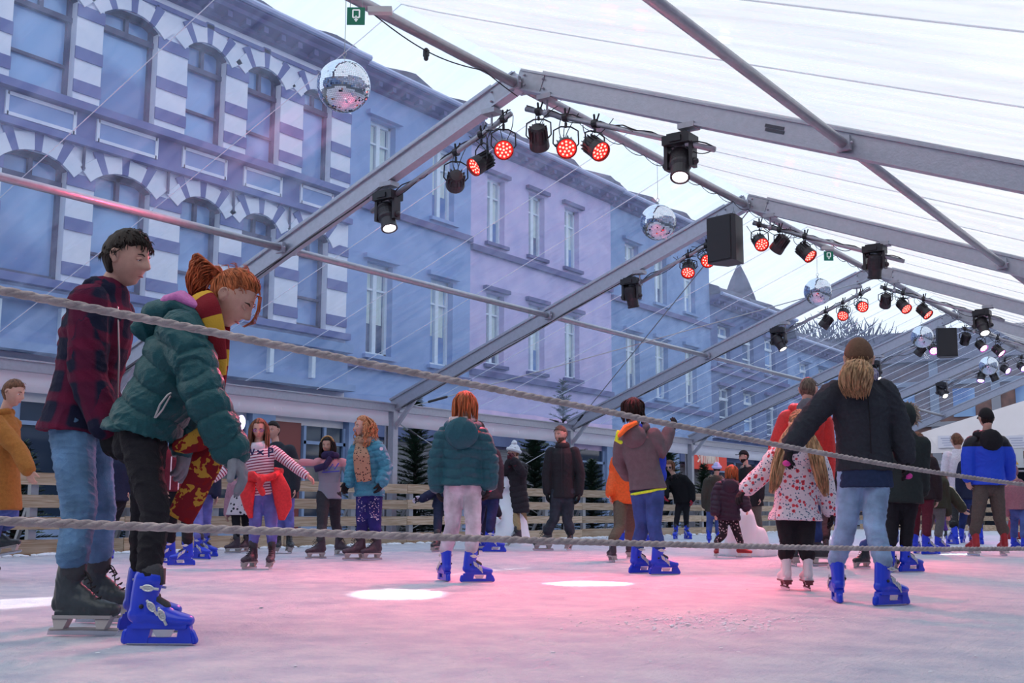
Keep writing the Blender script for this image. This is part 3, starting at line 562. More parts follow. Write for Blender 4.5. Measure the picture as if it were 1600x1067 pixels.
# ---------------------------------------------------------------- street facades
def stone(name, a, b, sc=1.5):
    m = mat(name, a, .8, bump=.3, bscale=25); t = m.node_tree; p = t.nodes['Principled BSDF']; tc = N(t, 'ShaderNodeTexCoord'); n = N(t, 'ShaderNodeTexNoise', ins={'Scale': sc, 'Detail': 7.})
    t.links.new(tc.outputs['Object'], n.inputs['Vector']); r = N(t, 'ShaderNodeValToRGB'); e = r.color_ramp.elements; e[0].position = .35; e[0].color = (*b, 1); e[1].position = .65; e[1].color = (*a, 1); t.links.new(n.outputs[0], r.inputs[0]); t.links.new(r.outputs[0], p.inputs['Base Color']); return m
M_wbrick = stone('white_glazed_brick', (.85, .82, .88), (.70, .72, .82)); t_ = M_wbrick.node_tree
M_blue = stone('blue_limestone', (.15, .17, .38), (.11, .12, .31)); M_slate = stone('roof_slate', (.10, .09, .13), (.06, .055, .09), 4)
M_frame = mat('dark_window_frame', (.035, .03, .10), .4); M_paleframe = mat('pale_window_frame', (.70, .76, .82), .5)
M_plasA = stone('pale_blue_plaster', (.27, .37, .62), (.21, .31, .56)); M_plasB = stone('lilac_plaster', (.58, .47, .70), (.44, .39, .64)); M_plasC = stone('grey_blue_plaster', (.24, .34, .56), (.15, .24, .45)); M_plasD = stone('dark_blue_plaster', (.10, .15, .32), (.07, .1, .24))
M_corn = stone('cornice_paint', (.12, .11, .27), (.09, .08, .21)); M_gut = mat('roof_gutter', (.42, .44, .62), .5)
def pane_mat(name, a, b):
    m = mat(name, a, .12, spec=.6); t = m.node_tree; p = t.nodes['Principled BSDF']; tc = N(t, 'ShaderNodeTexCoord'); n = N(t, 'ShaderNodeTexNoise', ins={'Scale': .55, 'Detail': 2.}); l = t.links.new
    l(tc.outputs['Object'], n.inputs['Vector']); r = N(t, 'ShaderNodeValToRGB'); e = r.color_ramp.elements; e[0].position = .42; e[0].color = (*a, 1); e[1].position = .58; e[1].color = (*b, 1); l(n.outputs[0], r.inputs[0]); l(r.outputs[0], p.inputs['Base Color']); return m
M_pane = pane_mat('sky_tinted_window_pane', (.10, .19, .44), (.24, .40, .68)); M_pane2 = pane_mat('dark_window_pane', (.03, .05, .12), (.10, .16, .30)); M_curt = mat('pale_curtain', (.62, .70, .66), .8)  # M_pane: reflected sky is put into the pale blue pane colour
XW = -20.
def wall_holes(y0, y1, z0, z1, holes, m, th=.35):
    ys = sorted({y0, y1, *[h[0] for h in holes], *[h[1] for h in holes]}); zs = sorted({z0, z1, *[h[2] for h in holes], *[h[3] for h in holes]})
    for a, b in zip(ys[:-1], ys[1:]):
        run = None
        for c, d in zip(zs[:-1], zs[1:]):
            inh = any(h[0] < (a+b)/2 < h[1] and h[2] < (c+d)/2 < h[3] for h in holes)
            if inh:
                if run: m.box((XW-th/2, (a+b)/2, (run[0]+run[1])/2), (th, b-a, run[1]-run[0])); run = None
            else: run = (run[0], d) if run else (c, d)
        if run: m.box((XW-th/2, (a+b)/2, (run[0]+run[1])/2), (th, b-a, run[1]-run[0]))
def window(parent, a, b, c, d, frame, pane, kind, rise=0):
    cy = (a+b)/2; m = MB(); x = XW-.24; w = .09
    for yy in (a+w/2, b-w/2): m.box((x, yy, (c+d)/2), (.1, w, d-c))
    for zz in (c+w/2, d-w/2): m.box((x, cy, zz), (.1, b-a, w))
    if kind == 'sash':
        m.box((x+.02, cy, c+(d-c)*.74), (.12, b-a, .11)); m.box((x, cy, c+(d-c)*.87), (.1, .09, (d-c)*.26)); m.box((x, cy, c+(d-c)*.3), (.09, b-a, .06))
    elif kind == 'blind': m.box((x+.02, cy, c+(d-c)*.80), (.12, b-a, .13)); m.box((x, cy, c+(d-c)*.9), (.1, .09, (d-c)*.2))
    elif kind == 'french': m.box((x+.01, cy, (c+d)/2), (.1, .14, d-c)); m.box((x, cy, c+(d-c)*.72), (.09, b-a, .05))
    f = m.build('window', frame, parent)
    m = MB(); m.box((x-.04, cy, (c+d)/2), (.02, b-a-.04, d-c-.04)); m.build('pane', pane, f)
    if kind == 'french':
        m = MB(); n_ = 14
        for s_ in (-1, 1):
            yy = np.linspace(cy+s_*.1, cy+s_*(b-a)*.36, n_); V = []
            for q in yy: V += [(x-.022+.008*math.sin(q*60), q, c+(d-c)*.35), (x-.022+.008*math.sin(q*60), q, d-.1)]
            m.add(V, [(2*i, 2*i+2, 2*i+3, 2*i+1) for i in range(n_-1)])
        m.build('curtain', M_curt, f)
    if rise:     # segmental head: spandrels closing the corners of the opening
        m = MB(); n_ = 10; R_ = ((b-a)**2/4+rise**2)/(2*rise)
        for s_ in (-1, 1):
            P = [(XW-.30, cy+s_*(b-a)/2, d)]
            for q in np.linspace(1, 0, n_):
                yy = s_*q*(b-a)/2; P.append((XW-.30, cy+yy, d-(R_-math.sqrt(R_*R_-yy*yy))-.001))
            m.prism(P, (.27, 0, 0))
        m.build('arched_head', M_frame, f)
def voussoirs(parent, a, b, d, rise, n=7):
    cy = (a+b)/2; w = (b-a)/2+.12; R_ = (w*w+rise**2)/(2*rise)*.72; cz = d-R_+.02; A = math.asin(min(1, w/R_))
    m = MB(); m2 = MB()
    for k in range(n):
        wb = .62; ks = [.5*wb if j % 2 else 1-.5*wb for j in range(n)]; a0 = -A+2*A*sum(ks[:k])/sum(ks); a1 = a0+2*A*ks[k]/sum(ks); r0, r1 = R_, R_+(.5 if k % 2 else .36)
        P = [(XW-.02, cy+r*math.sin(q), cz+r*math.cos(q)) for r, q in ((r0, a0), (r0, (a0+a1)/2), (r0, a1), (r1, a1), (r1, a0))]
        (m2 if k % 2 else m).prism(P, (.07, 0, 0))
    m.build('pale_arch_stones', M_wbrick, parent); m2.build('blue_arch_stones', M_blue, parent)
def cornice(parent, y0, y1, z, dep=.62, h=.6):
    m = MB(); P = [(XW, z), (XW+dep*.25, z+.02), (XW+dep*.3, z+h*.2), (XW+dep*.75, z+h*.42), (XW+dep*.8, z+h*.6), (XW+dep, z+h*.72), (XW+dep, z+h), (XW, z+h)]
    m.prism([(x, y0, zz) for x, zz in P], (0, y1-y0, 0)); c = m.build('cornice', M_corn, parent)
    m = MB(); m.tube([(XW+dep+.04, y0, z+h-.02), (XW+dep+.04, y1, z+h-.02)], .08, 8, rnd=False); m.build('gutter', M_gut, c)
    m = MB()
    for yy in np.arange(y0+.2, y1, .55): m.box((XW+dep*.42, yy, z+h*.25), (dep*.5, .14, h*.3))
    m.build('brackets', M_corn, c)
def roof(parent, y0, y1, z, hgt=1.6, seed=1):
    n = int((y1-y0)/.35)+2; r = random.Random(seed); ys = np.linspace(y0, y1, n); m = MB(); V = []
    for yy in ys:
        j = .12*math.sin(yy*2.3)+r.uniform(-.06, .06); V += [(XW+.5, yy, z), (XW+.42, yy, z+.22+j), (XW-1.2, yy, z+hgt+j), (XW-4, yy, z+hgt+1.2), (XW-9, yy, z+hgt), (XW-9, yy, z-1)]
    F = [(i*6+k, i*6+k+1, i*6+7+k, i*6+6+k) for i in range(n-1) for k in range(5)]+[(5, 4, 3, 2, 1, 0), tuple((n-1)*6+k for k in range(6))]+[(i*6+5, i*6, i*6+6, i*6+11) for i in range(n-1)]
    m.add(V, F); m.build('roof', M_slate, parent)
M_shut = mat('roller_shutter', (.16, .18, .23), .5, .3); M_shopglass = mat('shop_glass', (.02, .035, .07), .06, spec=.7)
def shopfront(parent, y0, y1, units):
    # units: (a, b, kind) along y, floor to z 3.2
    for a, b, k in units:
        m = MB(); cy = (a+b)/2
        if k == 'shutter':
            for q in range(34): m.box((XW+.03, cy, .0+q*.07), (.05+.03*(q % 2), b-a-.1, .066))
            m.build('shutter', M_shut, parent); m = MB(); m.box((XW+.12, cy, 2.62), (.26, b-a, .42)); m.build('shutter_box', M_plasD, parent)
        elif k == 'glass':
            m.box((XW+.03, cy, 1.2), (.04, b-a-.1, 2.7)); p = m.build('shop_window', M_shopglass, parent); m = MB()
            for yy in (a+.05, cy, b-.05): m.box((XW+.06, yy, 1.2), (.1, .08, 2.7))
            m.box((XW+.06, cy, 2.15), (.1, b-a, .08)); m.box((XW+.06, cy, .15), (.12, b-a, .5)); m.build('window_frame', M_plasC, p)
        elif k == 'red': m.box((XW+.02, cy, 1.2), (.1, b-a-.1, 2.8)); m.build('red_panel', mat('brown_red_paint', (.16, .035, .04), .5), parent)
        else:
            m.box((XW+.06, cy, 1.2), (.3, b-a, 3.1))
            for z_ in (-.1, .6, 1.3, 2.0): m.box((XW+.2, cy, z_), (.05, b-a-.06, .04))
            m.build('pilaster', M_plasC, parent)
    m = MB(); m.box((XW+.1, (y0+y1)/2, 3.05), (.4, y1-y0, .5)); m.build('fascia', M_plasC, parent)
# building 1 : white glazed brick with blue stone bands
b1 = thing('town_house', (XW, 13, -.15), 'tall facade of white brick with blue stone bands behind the couple', 'building', 'houses along the street')
cols = [(6.3, 7.5), (8.3, 9.9), (11.35, 12.72), (13.34, 14.7), (15.5, 16.6), (17.25, 18.3), (19.05, 20.05)]
up = [(a, b, 8.72, 11.02) for a, b in cols]; lo = [(a, b, 4.98, 7.42) for a, b in cols]
m = MB(); wall_holes(4, 20.75, -.15, 12.0, up+lo, m); m.build('wall', M_wbrick, b1)
piers = []; pv = 4.
for a, b in cols: piers.append((pv, a)); pv = b
piers.append((pv, 20.75))
m = MB()
for a, b in piers:
    for z in (5.25, 6.16, 7.07, 7.98, 9.02, 9.72, 10.62): 
        if z not in (7.98,): m.box((XW+.012, (a+b)/2, z), (.03, b-a+.02, .26))
for z, h, dd in ((8.58, .16, .22), (7.86, .14, .16), (4.86, .16, .2), (11.45, .1, .05), (8.22, .56, .014)): m.box((XW+dd/2, 12.37, z), (dd, 16.75, h))
m.build('stone_bands', M_blue, b1)
for (a, b, c, d), kd in [(w, 'blind' if i % 3 == 0 else 'sash') for i, w in enumerate(up+lo)]:
    window(b1, a, b, c, d, M_frame, M_pane, kd, .22)
for a, b in cols:
    voussoirs(b1, a, b, 11.02, .22); voussoirs(b1, a, b, 7.42, .22)
    m = MB(); z0, z1 = 8.02, 8.42; w = .07; y0_, y1_ = a-.02, b+.06
    m.box((XW+.03, (y0_+y1_)/2, z0), (.06, y1_-y0_, w)); m.box((XW+.03, (y0_+y1_)/2, z1), (.06, y1_-y0_, w)); m.box((XW+.03, y0_, (z0+z1)/2), (.06, w, z1-z0+w)); m.box((XW+.03, y1_, (z0+z1)/2), (.06, w, z1-z0+w)); m.build('panel_moulding', M_wbrick, b1)
    m = MB(); m.box((XW+.02, (y0_+y1_)/2, (z0+z1)/2), (.03, y1_-y0_-w, z1-z0-w)); m.build('panel', M_plasA, b1)
m = MB()      # iron wall anchors
for a, b in piers[1:-1]: m.box((XW+.05, (a+b)/2, 7.6), (.04, .05, .6))
m.build('wall_anchors', M_frame, b1)
cornice(b1, 4, 20.75, 11.65, .6, .52); roof(b1, 4, 20.75, 12.15, .9, 3)
m = MB(); m.box((XW+.15, 12.37, 4.55), (.3, 16.75, .22)); m.box((XW+.06, 12.37, 4.05), (.1, 16.75, .8)); m.box((XW+.2, 12.37, 3.55), (.4, 16.75, .16)); m.build('shop_cornice', M_plasC, b1)
m = MB()
for yy in np.arange(4.6, 20.6, 1.35): m.box((XW+.16, yy, 4.05), (.14, .12, .7))
m.build('shop_cornice_blocks', M_paleframe, b1)
shopfront(b1, 4, 20.75, [(4, 4.8, 'p'), (4.8, 8, 'glass'), (8, 8.6, 'p'), (8.6, 11.2, 'shutter'), (11.2, 11.9, 'p'), (11.9, 14.6, 'glass'), (14.6, 15.5, 'p'), (15.5, 17.6, 'glass'), (17.6, 18.3, 'p'), (18.3, 19.3, 'red'), (19.3, 20.75, 'glass')])
# building 2 and onwards : plain plaster
def house(y0, y1, wallm, cols2, rows, ztop, lb, kinds, seed, shop, frame=None, hood=True, pane=None, par=.5):
    b = thing('town_house', (XW, (y0+y1)/2, -.15), lb, 'building', 'houses along the street'); holes = [(a, c, z0, z1) for z0, z1 in rows for a, c in cols2]
    m = MB(); wall_holes(y0, y1, -.15, ztop, holes, m); m.build('wall', wallm, b)
    for i, h in enumerate(holes):
        window(b, *h, frame or M_paleframe, pane or (M_pane if i % 2 else M_pane2), kinds)
        if hood:
            m = MB(); m.box((XW+.06, (h[0]+h[1])/2, h[3]+.12), (.16, h[1]-h[0]+.34, .12)); m.box((XW+.05, (h[0]+h[1])/2, h[2]-.06), (.14, h[1]-h[0]+.24, .1)); m.build('window_moulding', M_corn if seed % 2 else wallm, b)
    for z0, z1 in rows[1:]+rows[:1]:
        m = MB(); m.box((XW+.05, (y0+y1)/2, z0-.32), (.12, y1-y0, .18)); m.build('string_course', M_corn, b)
    cornice(b, y0, y1, ztop-.1, .5, .45); roof(b, y0, y1, ztop+.33, .85, seed); shopfront(b, y0, y1, shop)
    return b
M_lil = M_plasB
house(20.75, 25.9, M_plasA, [(21.5, 22.5), (24.1, 25.1)], [(4.55, 7.0), (8.75, 10.9)], 11.75, 'narrow pale blue plastered house beside the striped facade', 'french', 4, [(20.75, 21.4, 'p'), (21.4, 25.2, 'shutter'), (25.2, 25.9, 'p')])
house(25.9, 34.0, M_lil, [(26.7, 27.6), (28.9, 29.8), (31, 31.9)], [(4.85, 7.0), (8.55, 10.6)], 11.45, 'lilac plastered house in the middle of the row', 'french', 5, [(25.9, 26.5, 'p'), (26.5, 29.5, 'shutter'), (29.5, 30.1, 'p'), (30.1, 33.3, 'glass'), (33.3, 34, 'p')])
house(34.0, 41.9, M_plasC, [(35, 36), (37.2, 38.2), (39.6, 40.6)], [(4.7, 6.9), (8.3, 10.2)], 11.4, 'grey blue house behind the big loudspeaker', 'french', 6, [(34, 38, 'glass'), (38, 38.6, 'p'), (38.6, 41.5, 'shutter')])
house(41.9, 50, M_plasD, [(42.6, 43.8), (45, 46.2), (47.4, 48.6)], [(3.9, 5.6), (6.6, 8.2)], 9.0, 'dark blue house farther down the row', 'sash', 7, [(41.5, 46, 'glass'), (46, 50, 'shutter')])
house(50, 60, M_plasC, [(51.5, 52.7), (54, 55.2), (57, 58.2)], [(3.9, 5.4), (6.2, 7.6)], 8.2, 'low grey house at the far end of the row', 'sash', 8, [(50, 60, 'glass')], frame=M_paleframe)
# red shop sign above a far shop door
t = thing('shop_sign', (XW+.35, 38.4, 2.6), 'red shop sign with white lettering behind the blue knitted hat', 'sign'); p0 = onx(1088, 713, XW+.5); p1 = onx(1127, 716, XW+.5)
zc = (p0[2]+p1[2])/2-.05; ya, yb = p0[1]-.3, p1[1]+.5
m = MB(); m.box((XW+.42, (ya+yb)/2, zc), (.16, yb-ya, .85)); m.build('board', mat('glowing_red_sign_paint', (.55, .06, .05), .5, emit=(.6, .05, .03), estr=.12), t)  # board paint glows faintly on its own, with no lamp behind
m = MB()     # letters read as VI MANVOY-like strokes, no known name legible
x = XW+.52; H_ = .42; yy = ya+.35; sw = (yb-ya-.9)/9
def stroke(a, b): m.beam((x, yy+a[0]*sw, zc+a[1]*H_), (x, yy+b[0]*sw, zc+b[1]*H_), .02, .075, (1, 0, 0))
for g in ('S', 'V', 'I', 'N', 'W', 'W', 'O', 'J'):
    if g == 'V': stroke((0, .5), (.4, -.5)); stroke((.4, -.5), (.8, .5))
    if g == 'I': stroke((.4, .5), (.4, -.5))
    if g == 'N': stroke((.1, -.5), (.1, .5)); stroke((.1, .5), (.75, -.5)); stroke((.75, -.5), (.75, .5))
    if g == 'W': stroke((0, .5), (.22, -.5)); stroke((.22, -.5), (.45, .4)); stroke((.45, .4), (.65, -.5)); stroke((.65, -.5), (.88, .5))
    if g == 'O': [stroke((.42+.34*math.sin(a), .5*math.cos(a)), (.42+.34*math.sin(a+.9), .5*math.cos(a+.9))) for a in np.arange(0, 6.28, .9)]
    if g == 'J': stroke((.6, .5), (.6, -.3)); stroke((.6, -.3), (.2, -.5))
    if g == 'S': stroke((.7, .45), (.15, .2)); stroke((.15, .2), (.7, -.1)); stroke((.7, -.1), (.1, -.4))
    yy += sw
m.build('lettering', mat('sign_letter_white', (.8, .8, .78), .5), t)
# ---------------------------------------------------------------- church spire, trees beyond
P = ony(1157, 520, 74); Q = ony(1158, 410, 74)
t = thing('church_tower', (P[0], 74, -.15), 'dark church spire beyond the roofs, right of the big loudspeaker', 'church tower')
m = MB(); m.box((P[0], 74, P[2]/2-.5), (3.6, 3.6, P[2]+1)); m.build('tower', M_plasD, t); m = MB(); B0 = np.array([P[0], 74, 0.])
for r_, z_ in (): pass
hz = Q[2]-P[2]; m.lathe((P[0], 74, P[2]), [(2.2, 0), (1.6, hz*.2), (1.3, hz*.4), (1.15, hz*.5), (.65, hz*.75), (.04, hz)], None, 8); m.build('spire', M_slate, t)
M_leafd = mat('bare_tree_twigs', (.075, .075, .12), .9); M_bark = mat('bark', (.06, .05, .05), .9, bump=.5, bscale=12)
def bare_tree(x, y, h, r, lb, seed, dens=900):
    t = thing('street_tree', (x, y, -.15), lb, 'tree', 'trees beyond the houses'); rr = random.Random(seed)
    m = MB(); m.tube([(x, y, -.2), (x+.1, y, h*.3), (x, y, h*.55)], [.3, .2, .1], 8); m.build('trunk', M_bark, t); m = MB()
    for k in range(dens):
        a = rr.uniform(0, 6.28); cz = rr.uniform(-1, 1); q = rr.random()**.35; rad = r*math.sqrt(1-cz*cz)*q*(1+.2*math.sin(a*3+cz*4)); p = np.array([x+rad*math.cos(a), y+rad*math.sin(a), h*.68+cz*h*.33*q])
        d = p-np.array([x, y, h*.35]); d /= np.linalg.norm(d); d += np.array([rr.gauss(0, .5), rr.gauss(0, .5), rr.gauss(0, .4)]); d /= np.linalg.norm(d); L_ = rr.uniform(.35, .9)
        m.tube([p, p+d*L_*.6, p+d*L_+[0, 0, .1]], [.045, .03, .012], 4, cap=False)
    m.build('crown', M_leafd, t)
for k, (u, v, y, h, r, lb) in enumerate([(1300, 520, 66, 11.6, 5.0, 'broad bare tree crown seen below the third mirror ball'), (1230, 560, 70, 10.6, 4.2, 'bare tree right of the church spire'), (1352, 560, 72, 10.8, 3.6, 'bare tree above the brown cap'), (1085, 520, 50, 8.2, 3.2, 'dark bare tree in front of the far houses'), (1400, 590, 70, 8.6, 4, 'low bare tree near the white marquee')]):
    p = ony(u, v, y); bare_tree(p[0], y, h, r, lb, k, 3600)
# brick building beyond the tent end
t = thing('brick_building', (-9, 62, -.15), 'brown brick building with grey quoins beyond the tent end', 'building')
M_brick = stone('brown_brick', (.20, .12, .12), (.13, .09, .10), 3)
m = MB(); m.box((-12, 64.5, 4.2), (26, 4, 8.8)); m.build('wall', M_brick, t); m = MB()
for x in np.arange(-23, 1, 3.1): m.box((x, 62.46, 4.2), (.45, .1, 8.8))
for z in (3, 5.2, 7.4): m.box((-12, 62.42, z), (26, .14, .25))
m.build('stone_trim', mat('grey_stone_trim', (.25, .28, .36), .8), t)
for x in np.arange(-21.5, 0, 3.1): m = MB(); m.box((x, 62.46, 6.3), (1.1, .06, 1.5)); m.build('window', M_pane, t)
m = MB(); m.prism([(-25.3, 62.2, 8.6), (1.3, 62.2, 8.6), (1.3, 64.5, 10.6), (-25.3, 64.5, 10.6)], (0, 3, 0)); m.build('roof', M_slate, t)
# ---------------------------------------------------------------- white marquee beyond the rink end
YM = 41.; t = thing('white_marquee', (-6, YM, -.15), 'white pointed marquee beyond the far end of the rink', 'marquee')
xa, xb = -12.3, 1.6; xc = (xa+xb)/2; zt = 5.05; ze = 3.12
m = MB(); V = [(xa, YM, ze), (xb, YM, ze), (xb, YM+9, ze), (xa, YM+9, ze), (xc, YM+4.5, zt+.5), (xc, YM, zt)]; m.add(V, [(0, 5, 4, 3), (5, 1, 2, 4), (3, 4, 2), (0, 1, 5)]); m.build('roof', M_val, t)
m = MB(); V = [(xa, YM-.02, ze+.02), (xb, YM-.02, ze+.02)]; xs_ = np.linspace(xa, xb, 40); V = []
for x in xs_: V += [(x, YM-.03+.02*math.sin(x*5), ze+.04), (x, YM-.03+.03*math.sin(x*6), ze-.52)]
m.add(V, [(2*i, 2*i+2, 2*i+3, 2*i+1) for i in range(39)]); m.build('valance', M_val, t)
m = MB(); m.box((xc, YM+7, 1.1), (xb-xa, .1, 3.4)); m.build('back_wall', mat('marquee_inside_shade', (.03, .045, .07), .8), t)  # the shade inside the marquee is painted into this dark wall
for x in (xa+.1, xa+4.6, xa+9.2, xb-.1): m = MB(); m.box((x, YM+.1, 1.4), (.14, .14, 3.2)); m.build('post', M_alu, t)
m = MB(); m.box((xc, YM+.3, 2.3), (xb-xa, .12, .12)); m.box((xc, YM+.3, 1.95), (xb-xa, .1, .06)); m.build('cross_rail', M_alu, t)
M_post = mat('notice_paper', (.72, .74, .86), .6); M_ink = mat('notice_ink', (.45, .48, .66), .6)
for u in (1480, 1588):
    p = ony(u, 690, YM-.1); t = thing('notice', p, f'pale notice on the marquee valance, {"left" if u < 1500 else "right"} of the man in the blue jacket', 'notice', 'notices on the marquee')
    m = MB(); m.box(p, (.62, .02, .42)); m.build('sheet', M_post, t); m = MB()
    for q in range(4): m.box(p+[0.02*q, -.014, .12-.08*q], (.42-.06*(q % 2), .006, .03))
    m.build('text_lines', M_ink, t)
p = ony(1578, 716, 39.5); t = thing('warning_sign', p, 'white sign with yellow warning triangle right of the blue jacket man', 'warning sign')
m = MB(); m.box(p, (.82, .03, .62)); m.build('panel', mat('sign_panel', (.6, .62, .66), .5), t)
m = MB(); m.prism([p+[-.26, -.03, -.2], p+[.26, -.03, -.2], p+[0, -.03, .25]], (0, .012, 0)); tr = m.build('triangle', mat('warning_yellow', (.75, .42, .05), .5), t)
m = MB(); m.prism([p+[-.05, -.045, .12], p+[.06, -.045, .14], p+[.0, -.045, .01], p+[.06, -.045, .02], p+[-.03, -.045, -.15], p+[-.0, -.045, -.03], p+[-.07, -.045, -.03]], (0, .012, 0)); m.build('symbol', M_blk, tr)
# far rink fence closing the ice end
y = 37.3; t = thing('rink_fence', (-6, y, 0), 'pine plank fence closing the far end of the ice', 'fence')
for z, h in ((.095, .17), (.38, .15), (.64, .15), (.90, .155)): m = MB(); m.box((-5.5, y, z), (14.2, .035, h)); m.build('plank', M_wood, t)
for x in np.arange(-12.3, 1.5, 1.4): m = MB(); m.box((x, y+.06, .38), (.1, .07, 1.1)); m.build('post', M_fpost, t)
for k, x in enumerate((-10.6, -8.6, -6.6)):
    t = thing('bar_table', (x, 39.6, -.15), ['leftmost grey topped table under the marquee', 'middle grey topped table under the marquee', 'right hand grey topped table under the marquee'][k], 'table', 'tables under the marquee'); m = MB(); m.box((x, 39.6, .9), (1.5, .7, .05)); m.build('table_top', M_alu, t)
    for s_ in (-.65, .65): m = MB(); m.beam((x+s_, 39.3, -.15), (x+s_, 39.9, .88), .04, .04); m.beam((x+s_, 39.9, -.15), (x+s_, 39.3, .88), .04, .04); m.build('leg', M_blk, t)
# ---------------------------------------------------------------- fir trees behind the fence
M_need = mat('fir_needles', (.022, .06, .035), .7, var=.4, bscale=8)
def fir(x, y, h, r, lb, seed, dens=1.):
    t = thing('fir_tree', (x, y, -.15), lb, 'fir tree', 'fir trees behind the fence'); rr = random.Random(seed); z0 = -.15
    m = MB(); m.tube([(x, y, z0), (x, y, z0+h)], [.05, .008], 7); m.build('trunk', M_bark, t); V = []; F = []; n = 0; wd = MB()
    for k in range(int(h*34*dens)):
        q = (k+rr.random())/(h*34*dens); zz = z0+.25+(h-.3)*q; a = k*2.4+rr.uniform(-.3, .3); L_ = r*(1-q)**.8*rr.uniform(.75, 1.1)+.06; d = np.array([math.cos(a), math.sin(a), .12+.5*q]); p0 = np.array([x, y, zz]); pts = [p0+d*L_*s_+np.array([0, 0, -.10*L_*s_*s_]) for s_ in (0, .5, 1)]
        wd.tube(pts, [.009, .006, .003], 3, cap=False)
        nn = int(L_*42*dens)+3; side = np.cross(d, [0, 0, 1.]); side /= np.linalg.norm(side)
        for i in range(nn):
            s_ = (i+.5)/nn; p = p0+d*L_*s_+np.array([0, 0, -.10*L_*s_*s_]); ln = (.10 if s_ < .9 else .06)*(1.1-.5*s_)*(1+r*.25)
            for sg in (-1, 1):
                dd = side*sg*.8+d*.65+np.array([0, 0, rr.uniform(-.25, .35)]); w_ = d*.016; V += [p-w_, p+w_, p+dd*ln+w_*.2, p+dd*ln-w_*.2]; F.append((n, n+1, n+2, n+3)); n += 4
    wd.build('branches', M_bark, t); mkobj('needles', V, F, M_need, t)
for k, (u, v, x, h, r, lb) in enumerate([(30, 700, -13.9, 1.6, .6, 'small fir behind the fence at the left, beside the orange coat'), (205, 800, -14.2, 1.3, .5, 'low fir behind the fence between the teen boy and the girl'), (560, 800, -13.9, 1.2, .6, 'low fir behind the planks near the curly haired woman'), (648, 760, -14.1, 2.9, .7, 'tall thin fir rising above the eave at the grey post'), (690, 820, -14, 1.1, .55, 'low fir behind the teal jacket child'),
        (836, 720, -13.7, 2.55, .95, 'big fir between the white hat woman and the man in black'), (880, 760, -14.4, 3.75, .8, 'tallest fir, its tip above the eave over the man in black'), (925, 760, -13.8, 1.9, .6, 'fir right of the man in black'), (985, 770, -14, 2.4, .6, 'fir behind the orange jacket'), (1045, 740, -13.9, 2.7, .7, 'fir behind the woman in the black coat'), (1100, 760, -13.8, 2.0, .5, 'fir behind the blue knitted hat')]):
    p = onx(u, v, x); fir(x, p[1], h, r, lb, k+20, 1.5 if k != 6 else .8)
# violet window lamp glimpsed behind the fence
p = onx(377, 660, -15.5); t = thing('street_lamp', (p[0], p[1], -.15), 'small violet lamp glowing behind the striped pullover girl', 'lamp')
m = MB(); m.tube([(p[0], p[1], -.15), (p[0], p[1], p[2]-.05)], .03, 8); m.build('pole', M_blk, t); m = MB(); m.ell(p, (.07, .07, .13)); m.build('lamp_glass', mat('violet_lamp', (.6, .5, 1), .3, emit=(.6, .5, 1), estr=5), t, smooth=True)
# ---------------------------------------------------------------- ice sculptures
def voxel(V, F, vs, it=3, fac=.5):
    me = bpy.data.meshes.new('tmp'); me.from_pydata([tuple(x) for x in V], [], F); o = bpy.data.objects.new('tmp', me); SC.collection.objects.link(o)
    r = o.modifiers.new('r', 'REMESH'); r.mode = 'VOXEL'; r.voxel_size = vs; r.adaptivity = 0
    if it: s = o.modifiers.new('s', 'SMOOTH'); s.iterations = it; s.factor = fac
    dg = bpy.context.evaluated_depsgraph_get(); ev = o.evaluated_get(dg); m2 = ev.to_mesh(); n = len(m2.vertices); P = np.empty(n*3, np.float32); m2.vertices.foreach_get('co', P)
    lv = np.empty(len(m2.loops), np.int32); m2.loops.foreach_get('vertex_index', lv); sz = np.empty(len(m2.polygons), np.int32); m2.polygons.foreach_get('loop_total', sz); nr = np.empty(n*3, np.float32); m2.vertices.foreach_get('normal', nr)
    ev.to_mesh_clear(); bpy.data.objects.remove(o); bpy.data.meshes.remove(me); return P.reshape(-1, 3).astype(float), (lv, sz), nr.reshape(-1, 3).astype(float)
M_snow = mat('packed_snow_sculpture', (.86, .87, .92), .5, bump=.25, bscale=14); M_snow.node_tree.nodes['Principled BSDF'].inputs['Subsurface Weight'].default_value = .15
def px(D): return D/FOC
Db = (np.array(onz(790, 852))@FH); g = lambda u, v, dd=0: at(u, v, Db+dd)
m = MB(); m.tube([g(796, 852), g(795, 830), g(797, 800), g(795, 775)], [.36, .33, .25, .17], 16); m.ell(g(792, 755, -.03), (.17, .17, .15)); m.ell(g(786, 764, -.14), (.075, .09, .06)); m.ell(g(785, 741), (.06, .04, .06)); m.ell(g(808, 745), (.08, .04, .035)); m.tube([g(783, 800, -.2), g(775, 812, -.32)], .07, 8); m.ell(g(768, 835), (.22, .22, .26))
V, F, _ = voxel(m.cat(), m.f, .02, 2); ob = mkobj('snow_bear', V, F, M_snow, org=g(792, 852), smooth=True); tag(ob, 'white bear shaped snow sculpture behind the teal jacket child', 'sculpture')
m = MB(); 
for u, v in ((786, 752), (797, 751)): m.ell(g(u, v, -.19), (.014, .014, .014), None, 8, 6)
m.build('eye', M_blk, ob); m = MB(); m.ell(g(787, 762, -.235), (.022, .02, .015), None, 8, 6); m.build('nose', M_blk, ob)
Ds = (np.array(onz(1165, 868))@FH); g = lambda u, v, dd=0: at(u, v, Ds+dd)
m = MB(); 
